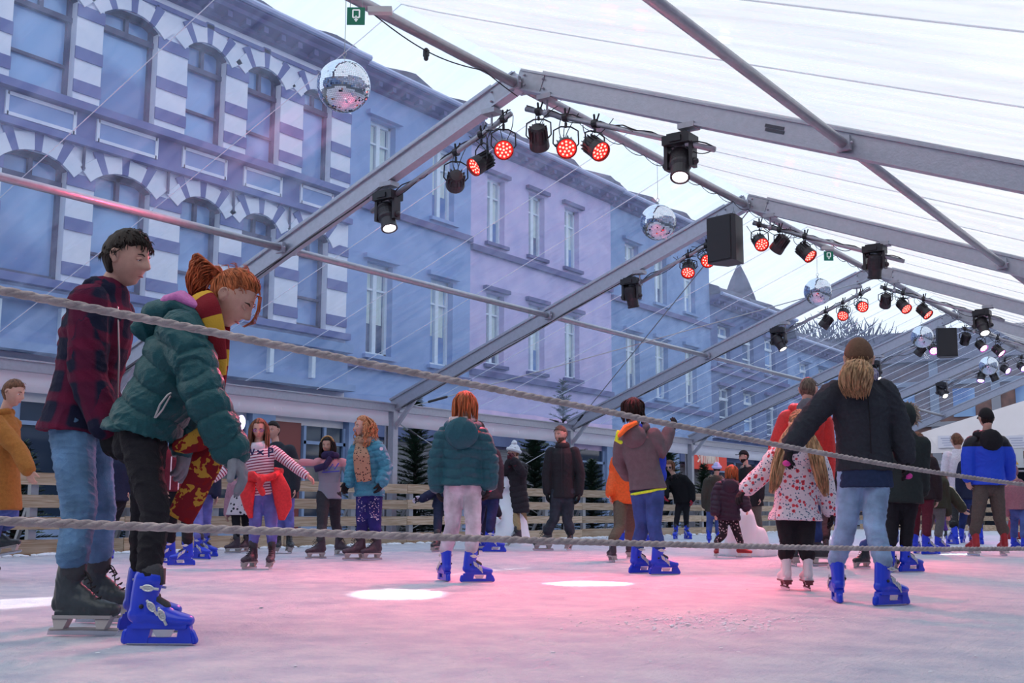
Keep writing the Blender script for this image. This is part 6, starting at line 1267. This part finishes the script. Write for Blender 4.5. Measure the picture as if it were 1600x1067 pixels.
# ---- teal puffer child seen from behind
def x10(c):
    hood_down(c, tealp2, sz=1.25); at_ = c['at']; N_, S, up, sd, tf = c['N'], c['S'], c['up'], c['side'], c['tf']
    fur_line(c, [N_+sd*math.cos(t)*.1*S-tf*math.sin(t)*.07*S+up*(.1-.0*t)*S for t in np.linspace(-.2, 3.34, 12)], mat('cream_fleece', (.72, .55, .52), .9), .028, 'fleece_collar', 160, .012)
    m = MB(); cr = CM('coral_shoulder', (.45, .06, .05), rough=.5)
    for q in (-1, 1): m.ell(N_+sd*q*.135*S-up*.03*S-tf*.03, np.array([.06, .07, .045])*S, np.stack([sd, tf, up], 1), 14, 8)
    m.build('shoulder_patch', cr, c['jo'], c['org'], smooth=True)
    m = MB()
    for (a, b, cc_) in c['A']: d = unit(cc_-b); m.tube([cc_-d*.01, cc_+d*.03], .05*S, 12)
    m.build('pink_cuff', CM('pink_glove_cuff', (.6, .08, .16)), c['root'], c['org'], smooth=True)
person('child in teal puffer jacket and pale jeans seen from behind, in blue skates', [(695, 907, 200), (741, 909, 100)], (727, 611, 655), (723, 673), (722, 757), tyaw=178, hyaw=172, pitch=14, hh=.245, arms=[((684, 722, 0), (684, 757, -.0)), ((764, 722, 0), (763, 755, 0))], knees=[(707, 822), (740, 822)],
    jk=tealp2, pants=(jeanW, -.2, .048), hair=('bob', 'ginger', dict(line=.3, th=.13, Lr=.72, back=-.4)), glove=blackg, hem=-.02, hemw=1.12, jt=.05, quilt=.075, vs=.0075, extra=x10, collar=False, face=False)  # copper hair colour carries the red lamp light on the hair
# ---- woman in white pompon hat
def x12(c): beanie(c, CM('white_knit_hat', (.75, .76, .80), 'knit'), pom=True)
person('woman in white pompon hat and long dark coat with hands at her mouth', [(806, 853, -70), (818, 852, -60)], (803, 690, 722), (806, 727), (811, 785), tyaw=-50, hyaw=-75, pitch=0, hh=.235, arms=[((788, 738, -.1), (797, 722, -.28), (.2, 1, 0)), ((818, 740, -.1), (803, 720, -.25), (-.3, 1, 0))],
    jk=CM('dark_long_coat', (.028, .022, .028)), pants=(CM('beige_trousers', (.36, .25, .13)), 0, .042), skate='plum', hair=('short', 'brown', {}), glove=CM('maroon_glove', (.10, .02, .03), 'knit'), hem=-.28, jt=.035, vs=.01, quilt=.09, extra=x12)
# ---- man in black
def beard(c, mt, k=.03):
    hd = c['hd']; P = HB.copy(); A, C = P[:, 0], P[:, 2]; mk = (SD[:, 1] > -.12) & (C < -.16) & ~((np.abs(A) < .07) & (C > -.3)); P = P*np.where(mk, 1+k, .9)[:, None]; m = MB(); m.add(hd.w(P), SF); m.build('beard', mt, c['root'], c['org'], smooth=True)
def x13(c): beard(c, HAIR['grey']);  surf_line(c, [c['N']+c['tf']*.13*c['S']-c['up']*.02, c['N']+c['tf']*.155*c['S']-c['up']*.3*c['S'], c['P']+c['tf']*.15*c['S']], .006, M_blk, 'zip', c['jo'])
person('tall man with greying beard in black jacket and dark jeans, standing by the fence', [(852, 860, -70), (890, 860, -15)], (876, 658, 700), (879, 699), (880, 770), tyaw=-8, hyaw=-42, pitch=4, hh=.235, arms=[((854, 740, 0), (855, 768, -.02)), ((907, 740, 0), (905, 770, -.02))], knees=[(866, 812), (886, 812)],
    jk=CM('black_jacket', (.022, .022, .026)), pants=(CM('dark_grey_jeans', (.035, .045, .06), 'denim'), .2, .058), skate='dark', hair=('short', 'grey', dict(line=.24, th=.10)), glove=blackg, hem=-.12, jt=.02, vs=.0085, extra=x13, skm=SK)
# ---- boy with the grey hoodie
def x15(c):
    og = CM('orange_hood_lining', (.75, .20, .04)); hood_down(c, CM('grey_hoodie', (0, 0, 0)), sz=1.0); at_ = c['at']; N_, S, up, sd, tf = c['N'], c['S'], c['up'], c['side'], c['tf']
    m = MB(); m.tube([at_(993, 661, -.14), at_(978, 668, -.15), at_(968, 680, -.14)], [.04, .055, .035], 10, ry=[.02, .03, .02], side=FH); m.build('coloured_hood_piece', og, c['jo'], c['org'], smooth=True)
    m = MB(); m.tube([at_(966, 675, -.13), at_(963, 688, -.12), at_(970, 691, -.12)], .018, 8); m.build('lime_hood_edge', CM('lime_trim', (.6, .95, .05)), c['jo'], c['org'], smooth=True)
    m = MB(); a_ = np.linspace(0, 2*math.pi, 26); base = c['P']-up*.035*S
    m.tube([base+sd*math.cos(t)*.17*S+tf*math.sin(t)*.125*S for t in a_], .014, 6, cap=False); m.build('lime_hem', MATS['lime_trim'], c['jo'], c['org'], smooth=True)
    m = MB(); m.tube([base+up*.03+sd*math.cos(t)*.165*S+tf*math.sin(t)*.12*S for t in a_], .022, 6, cap=False); m.build('dark_hem', navyc, c['jo'], c['org'], smooth=True)
    bl = CM('royal_blue_panel', (.02, .06, .5)); m = MB(); m.ell(at_(1032, 720, .02), (.05, .07, .12)); m.ell(at_(1033, 742, .02), (.05, .06, .08)); m.tube([at_(1001, 665, -.12), at_(998, 678, -.13)], .018, 6); m.build('blue_panel', bl, c['jo'], c['org'], smooth=True)
    (a, b, w_) = c['A'][1]; d = unit(w_-b); m = MB(); m.tube([w_-d*.035, w_-d*.0], .043*S, 10); m.build('lime_cuff', MATS['lime_trim'], c['root'], c['org'], smooth=True)
person('boy in grey hooded sweatshirt with orange and lime trim, hand raised, seen from behind', [(1000, 895, 115), (1034, 897, 98)], (989, 621, 664), (995, 676), (1012, 762), tyaw=158, hyaw=165, pitch=0, hh=.245, arms=[((968, 722, .1), (980, 742, .2)), ((1034, 706, .0), (1045, 675, .06), (.6, .9, 0))], knees=[(1004, 824), (1022, 824)],
    jk=CM('grey_hoodie', (.12, .105, .115), 'knit'), pants=(CM('blue_jeans_washed', (.035, .08, .26), 'denim'), -.1, .052), hair=('bob', 'dark', dict(line=.2, th=.17, Lr=.5, back=-.42)), glove=blackg, hem=-.03, jt=.03, vs=.0075, extra=x15, face=False, collar=False)
# ---- boy behind him in the orange jacket
person('child in bright orange jacket and brown trousers, mostly behind the hooded sweatshirt boy', [(957, 878, 190), (985, 872, 150)], (985, 672, 706), (982, 716), (978, 778), tyaw=150, hh=.235, arms=[((962, 740, 0), (955, 770, -.1)), ((1000, 745), (1000, 770))], knees=[(968, 825), (985, 825)], jk=CM('bright_orange_jacket', (.85, .12, .02), rough=.5), pants=(brownt, 0, .05), skate='plum', hem=-.15, jt=.045, vs=.011, face=False)
# ---- woman in black fur coat
def x16(c): 
    hd = c['hd']; m = MB(); [m.ell(hd.w((s*.13, .36, 0)), (.03, .012, .024), hd.M, 8, 6) for s in (-1, 1)]; m.tube([hd.w((-.3, .2, .02)), hd.w((0, .40, .02)), hd.w((.3, .2, .02))], .005, 5); m.build('sunglasses', M_blk, c['root'], c['org']); hood_down(c, blackc, fur=HAIR['black'], sz=1.0)
person('woman in short black coat and sunglasses, leaning over, blue skates, by the far fence', [(1056, 842, -20), (1074, 842, 20)], (1046, 712, 744), (1056, 748), (1068, 782), tyaw=-30, hyaw=-25, pitch=25, hh=.235, arms=[((1038, 758, -.15), (1040, 775, -.3)), ((1080, 762, 0), (1081, 779, -.05))], jk=CM('black_furry_coat', (.008, .008, .01), rough=1.), pants=(blackt, 0, .042), hair=('bob', 'brown', dict(Lr=.5, th=.15)), glove=CM('red_glove', (.35, .02, .04)), hem=-.1, jt=.05, vs=.012, extra=x16, lw=.9)
# ---- light blue hat person
def x17(c): beanie(c, CM('light_blue_hat', (.42, .50, .78), 'knit')); hood_down(c, CM('green_brown_parka', (0, 0, 0)), fur=HAIR['fur'])
person('person in light blue knitted hat and brown green parka, back turned', [(1108, 850, 170), (1122, 850, 180)], (1120, 719, 744), (1118, 749), (1117, 795), tyaw=175, hh=.222, jk=CM('green_brown_parka', (.05, .045, .035)), pants=(jeanM, .2), hem=-.1, jt=.04, vs=.012, extra=x17, face=False)
# ---- red haired child in puffer coat, red skates
def x18(c): hood_down(c, CM('plum_puffer', (0, 0, 0)), sz=1.2)
person('child with copper hair in long dark plum puffer coat, red and black skates', [(1120, 871, -15), (1160, 871, 70)], (1143, 722, 752), (1140, 757), (1137, 806), tyaw=175, hyaw=165, pitch=10, hh=.235, arms=[((1120, 772, 0), (1118, 800, -.1)), ((1160, 772, 0), (1166, 792, -.05))], knees=[(1130, 836), (1153, 836)],
    jk=CM('plum_puffer', (.032, .018, .035), rough=.5), pants=(CM('spotted_leggings', (.02, .015, .02), 'spots', (.5, .38, .4), sp=.03), 0, .042), skate='red', hair=('bob', 'ginger', dict(Lr=.9, th=.15, back=-.4)), hem=-.14, hemw=1.12, jt=.05, quilt=.065, vs=.009, extra=x18, face=False, lw=.95)
# ---- man in black cap
def x19(c): beard(c, HAIR['black']); beanie(c, CM('black_cap_cloth', (.012, .012, .014)), cap=True); hood_down(c, CM('cream_collar', (.35, .28, .24)), sz=.75)
person('bearded man in black cap and dark jacket with cream collar, looking left', [(1168, 848, -60), (1188, 848, 10)], (1162, 700, 728), (1166, 733), (1176, 785), tyaw=-25, hyaw=-75, hh=.225, jk=blackc, pants=(khaki, .2, .055), skate='dark', hair=('short', 'dark', dict(th=.04)), hem=-.12, jt=.04, vs=.012, extra=x19)
# ---- floral coat girl
def x20(c):
    at_, S = c['at'], c['S']; m = MB()
    bundle([at_(1243, 662, -.08), at_(1228, 690, -.15), at_(1216, 725, -.2), at_(1211, 755, -.22), at_(1203, 775, -.2)], [.02, .045, .05, .045, .02], 180, 3, m, .15, thk=.1); bundle([at_(1256, 665, -.08), at_(1270, 695, -.15), at_(1280, 730, -.2), at_(1288, 760, -.2), at_(1293, 780, -.2)], [.02, .045, .05, .045, .02], 180, 5, m, .15, thk=.1)
    m.build('long_pigtails', HAIR['blond'], c['root'], c['org'], smooth=True); m = MB(); m.ell(at_(1240, 668, -.1), .028); m.ell(at_(1258, 670, -.1), .028); m.build('hair_tie', blackc, c['root'], c['org'], smooth=True); hood_down(c, MATS['floral_coat'], sz=1.0)
person('small girl in white coat with red flowers, long fair pigtails, white figure skates', [(1228, 921, 180), (1262, 922, 176)], (1249, 640, 688), (1246, 702), (1243, 800), tyaw=180, hyaw=185, pitch=12, hh=.245, arms=[((1194, 738, 0), (1168, 762, -.02)), ((1288, 755, 0), (1297, 795, -.02))], knees=[(1232, 850), (1258, 850)],
    jk=CM('floral_coat', (.70, .66, .70), 'floral', (.62, .06, .08), (.10, .16, .24)), pants=(blackc, -.05, .055), skate='white', hair=('swept', 'blond', dict(line=.3, th=.05)), glove=blackg, hem=-.13, hemw=1.32, jt=.035, vs=.0075, extra=x20, face=False, collar=False, S=.86)
# ---- man in red jacket
def x21(c): hood_down(c, CM('grey_hood_cloth', (.12, .12, .14)), sz=1.0, yoff=-.05); hood_down(c, MATS['red_ski_jacket'], sz=1.15, yoff=.06)
person('man in red jacket with grey hood, back turned, behind the floral coat girl', [(1282, 884, 95), (1240, 884, 180)][::-1], (1263, 590, 628), (1259, 646), (1256, 755), tyaw=180, hyaw=150, hh=.235, arms=[((1214, 700, 0), (1216, 745, .2)), ((1291, 700, 0), (1292, 745, .2))], jk=CM('red_ski_jacket', (.62, .035, .03), rough=.5), pants=(jeanD, .2, .055), skate='dark', hair=('short', 'grey', dict(th=.03)), hem=-.08, jt=.05, vs=.01, extra=x21, face=False)
# ---- woman in the dark jacket with brown cap, big, seen from behind
def x22(c):
    at_, S, hd = c['at'], c['S'], c['hd']; beanie(c, CM('brown_wool_cap', (.14, .075, .045)), cap=True, line=.1); m = MB(); bundle([at_(1342, 569, -.10), at_(1340, 577, -.16), at_(1337, 592, -.19), at_(1335, 606, -.19), at_(1337, 620, -.18)], [.055, .085, .098, .095, .08], 420, 8, m, .06, thk=.075); m.build('ponytail', HAIR['blond'], c['root'], c['org'], smooth=True)
    scarf_wrap(c, CM('grey_print_scarf', (.30, .26, .38), 'blotch', (.10, .10, .2), (.5, .45, .5), sp=.03), .05, 1.2, 0)
    N_, up, sd, tf, P_ = c['N'], c['up'], c['side'], c['tf'], c['P']; m = MB(); L_ = np.linalg.norm(N_-P_)
    T = [-.21, -.1, .05, .2]; m.tube([P_+UP*L_*t for t in T], np.array([.165, .16, .155, .14])*S+.02, 22, ry=np.array([.125, .12, .115, .1])*S+.02, side=sd, rnd=False); V, F, Nn = voxel(m.cat(), m.f, .009, 2); V = folds(V, Nn, .004, 18, 3); mkobj('long_pullover', V, F, CM('navy_pullover', (.02, .035, .085)), c['root'], c['org'], smooth=True)
    surf_line(c, [N_-tf*(.165*S)-up*.03, N_-tf*.178*S-up*.25*S, P_-tf*.16*S+up*.1*S], .004, blackc, 'back_seam', c['jo'])
    m = MB(); mg = mat('magenta_glove_tip', (.6, .05, .3), .8)
    for (w_, d, pn) in c['hands']: m.ell(w_+d*.135*S+unit(pn)*.012, (.028, .026, .02))
    m.build('glove_tips', mg, c['root'], c['org'], smooth=True)
person('woman in dark wool jacket and pale jeans with brown cap, seen from behind, blue skates', [(1309, 940, 172), (1388, 945, 118)], (1342, 533, 592), (1342, 598), (1351, 733), tyaw=180, hyaw=170, pitch=4, hh=.262, arms=[((1268, 652, -.02), (1238, 694, -.05), (-.4, -1, 0)), ((1404, 662, 0), (1415, 712, -.02))], knees=[(1322, 822, -.03), (1366, 822, -.03)],
    jk=CM('charcoal_wool_jacket', (.034, .037, .046), rough=.95), pants=(jeanL, -.1, .048), hair=('swept', 'blond', dict(th=.03, line=.3, back=-.38)), glove=blackg, hem=-.02, hemw=1.02, jt=.035, vs=.007, extra=x22, face=False, foldj=.005, bulk=1.02)
# ---- fur hood, dark coat
def x23(c): hood_up(c, CM('dark_green_parka', (.018, .026, .026)), fur=HAIR['fur'])
person('person in dark long parka with fur edged hood up, right of the brown cap woman', [(1393, 893, 160), (1421, 893, 110)], (1416, 628, 672), (1414, 684), (1410, 775), tyaw=165, hyaw=150, hh=.245, jk=CM('dark_green_parka', (.018, .026, .026)), pants=(blackt, -.1, .05), hem=-.12, hemw=1.1, jt=.05, vs=.01, extra=x23, face=False, arms=[None, ((1438, 728, 0), (1440, 765, .1))])
# ---- olive child
person('child in olive jacket and jeans crouching in front of the brown cap woman, dark skates', [(1350, 888, -60), (1388, 890, 30)], (1378, 690, 724), (1380, 732), (1382, 800), tyaw=10, hh=.25, S=.78, jk=CM('olive_cotton', (.085, .085, .05)), pants=(jeanM, 0, .055), skate='dark', hem=-.05, hemw=1.2, jt=.06, vs=.011, knees=[(1370, 845), (1395, 845)], arms=[((1368, 760), (1366, 790)), ((1394, 760), (1398, 785))])
# ---- brown haired woman with maroon trousers, olive sleeve woman
def xfh(c): hood_down(c, c['jo'].data.materials[0], fur=HAIR['ginger'], sz=1.2)
person('woman with long brown hair and maroon trousers, left of the olive jacket woman', [(1432, 864, 150), (1452, 866, 110)], (1434, 672, 706), (1436, 716), (1440, 775), tyaw=160, hyaw=120, hh=.235, jk=CM('dark_brown_coat', (.03, .02, .022)), pants=(CM('maroon_trousers', (.10, .012, .025)), -.1, .05), hair=('long', 'brown', dict(Lr=1.3)), hem=-.1, jt=.04, vs=.011, face=False)
person('woman in olive jacket reaching out her right arm, grey trousers, blue skates', [(1447, 861, 140), (1470, 862, 105)], (1456, 716, 748), (1462, 748), (1463, 790), tyaw=110, hyaw=110, pitch=30, hh=.235, S=.88, jk=CM('olive_jacket', (.045, .045, .028)), pants=(greyt, -.1, .055), hair=('bob', 'ginger', dict(Lr=.8)), hem=-.1, jt=.045, vs=.011, face=False, arms=[((1484, 768, -.1), (1503, 794, -.15), (.6, -.8, 0)), ((1475, 775, .1), (1480, 800, .1))], extra=xfh)
# ---- white shirt boy, blue jacket man, pink hooded person, others
person('boy in white long shirt, bare headed, left of the blue jacket man', [(1490, 850, 190), (1520, 846, 170)], (1495, 672, 706), (1497, 706), (1500, 782), tyaw=172, hyaw=180, hh=.245, jk=CM('white_shirt', (.74, .70, .76)), pants=(blackc, -.05, .055), hair=('short', 'brown', dict(th=.05)), hem=-.03, jt=.02, vs=.011, face=False, collar=False)
def x28(c): beanie(c, CM('black_peaked_cap', (.014, .012, .014)), cap=True, line=.1); hood_down(c, CM('black_hood_cloth', (.014, .013, .017)), sz=1.1)
person('man in royal blue and black jacket and brown trousers, back turned, red skates', [(1523, 868, 185), (1569, 868, 172)], (1541, 637, 672), (1541, 684), (1545, 755), tyaw=180, hh=.235, arms=[((1513, 712, 0), (1513, 745, 0)), ((1575, 712, 0), (1577, 742, .1))], knees=[(1527, 812), (1562, 812)], jk=CM('blue_black_ski_jacket', (.02, .07, .62), 'yoke', (.015, .013, .02), sp=.80, rough=.5), pants=(CM('brown_cargo', (.10, .075, .065)), 0, .056), skate='red', hair=('short', 'dark', dict(th=.03)), hem=-.04, jt=.05, vs=.009, extra=x28, face=False, bulk=1.05)
def x29(c): hood_up(c, CM('mauve_jacket', (.30, .14, .17)))
person('person in mauve hooded jacket and jeans bending over the red skating aid', [(1588, 858, 100), (1604, 860, 100)], (1583, 722, 750), (1590, 756), (1592, 796), tyaw=150, hyaw=160, hh=.235, S=.8, jk=CM('mauve_jacket', (.30, .14, .17)), pants=(jeanM, 0, .06), hem=0, jt=.04, vs=.012, extra=x29, face=False)
person('child in violet jacket between the olive jacket woman and the white shirt boy', [(1468, 842, 200), (1478, 842, 170)], (1466, 752, 774), (1467, 778), (1468, 806), tyaw=180, hh=.235, jk=CM('violet_jacket', (.12, .04, .30)), pants=(CM('violet_snow_trousers', (.10, .04, .24)), 0, .055), skate='dark', hem=-.05, jt=.04, vs=.014, face=False)
person('person in navy jacket mostly hidden behind the blue jacket man', [(1504, 848, 150), (1530, 850, 190)], (1520, 690, 716), (1520, 722), (1520, 775), tyaw=170, hh=.222, jk=navyc, pants=(jeanD, 0, .05), hem=-.1, jt=.04, vs=.014, face=False)
# ---- skaters half hidden behind the couple and behind the teal jacket
def xst(c):
    m = MB(); 
    for q in (-.03, .05): m.tube([c['N']-c['up']*.1+c['side']*q-FH*.16, c['P']+c['side']*q-FH*.165], .006, 5)
    m.build('white_stripe', mat('white_stripe', (.7, .65, .7), .7), c['jo'], c['org'])
person('child in maroon jacket and black trousers behind the red haired girl', [(260, 880, -70), (287, 883, -80)], (285, 655, 692), (284, 700), (281, 765), tyaw=20, hh=.235, jk=CM('maroon_track_jacket', (.14, .015, .03)), pants=(blackt, -.1, .05), hem=-.05, jt=.03, vs=.011, extra=xst, arms=[((262, 735), (262, 760)), ((305, 735), (308, 765))])
person('child in jeans behind the red haired girl, right of the maroon jacket child', [(312, 873, 60), (322, 869, 70)], (312, 665, 700), (312, 708), (313, 770), tyaw=30, hh=.235, jk=navyc, pants=(jeanP, -.1, .05), hem=-.05, jt=.03, vs=.012)
person('child in navy jacket behind the teen boy, blue skate showing by his shin', [(150, 878, 30), (168, 872, 40)], (176, 672, 706), (180, 716), (178, 780), tyaw=20, hh=.235, jk=navyc, pants=(blackt, -.1, .05), hem=-.05, jt=.03, vs=.012, arms=[((165, 745), (170, 770)), ((197, 740), (199, 765))])
person('person in dark jacket and jeans standing behind the striped pullover girl', [(434, 864, 10), (452, 864, 20)], (427, 655, 690), (432, 700), (440, 772), tyaw=10, hyaw=-20, hh=.235, jk=CM('slate_jacket', (.02, .025, .035)), pants=(jeanP, .1, .05), skate='dark', hem=-.1, jt=.04, vs=.012)
def xsk(c):
    m = MB(); P_ = c['P']; m.tube([P_+UP*.1, P_-UP*.02, P_-UP*.16], [.12, .16, .2], 16, ry=[.1, .13, .17], side=c['side'], rnd=False); V, F, Nn = voxel(m.cat(), m.f, .012, 1); mkobj('skirt', V, F, CM('dotted_skirt', (.55, .48, .52), 'spots', (.02, .02, .03), sp=.055), c['root'], c['org'], smooth=True)
person('small girl in dotted skirt and black tights, left of the striped pullover girl', [(366, 864, -50), (382, 863, -30)], (379, 722, 748), (378, 752), (376, 785), tyaw=0, hh=.245, S=.76, jk=CM('pink_cardigan', (.4, .2, .26)), pants=(blackt, 0, .04), skate='plum', hem=0, jt=.02, vs=.012, extra=xsk)
white_bg = CM('white_black_gloves', (.62, .60, .70), 'blotch', (.03, .03, .04), (.6, .6, .7), sp=.05)
person('small child in navy coat with white gloves reaching out behind the teal jacket child', [(682, 862, -20), (706, 858, 10)], (702, 690, 722), (700, 728), (694, 785), tyaw=-10, hh=.235, arms=[((680, 768, -.1), (660, 779, -.2), (-1, -.2, 0)), ((704, 770, -.15), (702, 783, -.28), (-.2, -1, 0))], jk=CM('navy_coat', (.018, .022, .06)), pants=(navyc, .1, .042), skate='dark', glove=white_bg, hem=-.15, jt=.03, vs=.011)
person('person in dark grey jacket and navy jeans behind the teal jacket child, blue skates', [(748, 860, 60), (769, 862, 80)], (748, 655, 690), (752, 705), (762, 772), tyaw=170, hh=.235, jk=CM('dark_grey_jacket', (.035, .035, .045)), pants=(CM('navy_jeans', (.015, .025, .10), 'denim'), -.1, .052), hem=-.12, jt=.04, vs=.011, face=False, arms=[((735, 740), (735, 770)), ((778, 730), (779, 765))])
person('small child in dark jacket with red patch leaning on the snow bear', [(752, 858, 60), (762, 857, 60)], (752, 742, 768), (756, 774), (757, 808), tyaw=90, hh=.25, S=.6, jk=CM('dark_red_patch_jacket', (.02, .018, .035), 'yoke', (.3, .02, .04), sp=.8), pants=(navyc, 0, .05), skate='dark', arms=[((774, 788, 0), (779, 803, 0)), None], hem=-.05, jt=.035, vs=.012)
person('skater in black trousers far behind the orange jacket child, blue skates', [(976, 846, 100), (1002, 846, 60)], (1000, 692, 720), (1000, 726), (996, 780), tyaw=20, hh=.222, jk=blackc, pants=(blackt, -.1, .05), hem=-.1, jt=.04, vs=.014)
person('skater in black leggings with wrist guard between floral girl and jeans woman', [(1290, 872, 180), (1312, 866, 170)], (1306, 690, 722), (1306, 728), (1303, 790), tyaw=180, hh=.235, jk=blackc, pants=(blackt, 0, .05), skate='dark', hem=-.1, jt=.03, vs=.014, face=False)
# ---- red skating aid
p = onz(1591, 842); a = float(p@FH); t = thing('skating_aid', (p[0], p[1], 0), 'red plastic skating aid under the mauve jacket person', 'skating aid'); m = MB()
m.tube([at(1575, 838, a), at(1582, 825, a), at(1588, 795, a), at(1592, 775, a)], [.09, .11, .1, .06], 12); m.tube([at(1570, 836, a), at(1606, 838, a)], .09, 10); m.ell(at(1600, 812, a), (.12, .12, .22)); V, F, _ = voxel(m.cat(), m.f, .015, 2); mkobj('body', V, F, M_redsk, t, smooth=True); m = MB(); m.tube([at(1585, 778, a), at(1604, 778, a)], .02, 8); m.build('handle', M_blk, t)
for k_ in list(SKL): pass
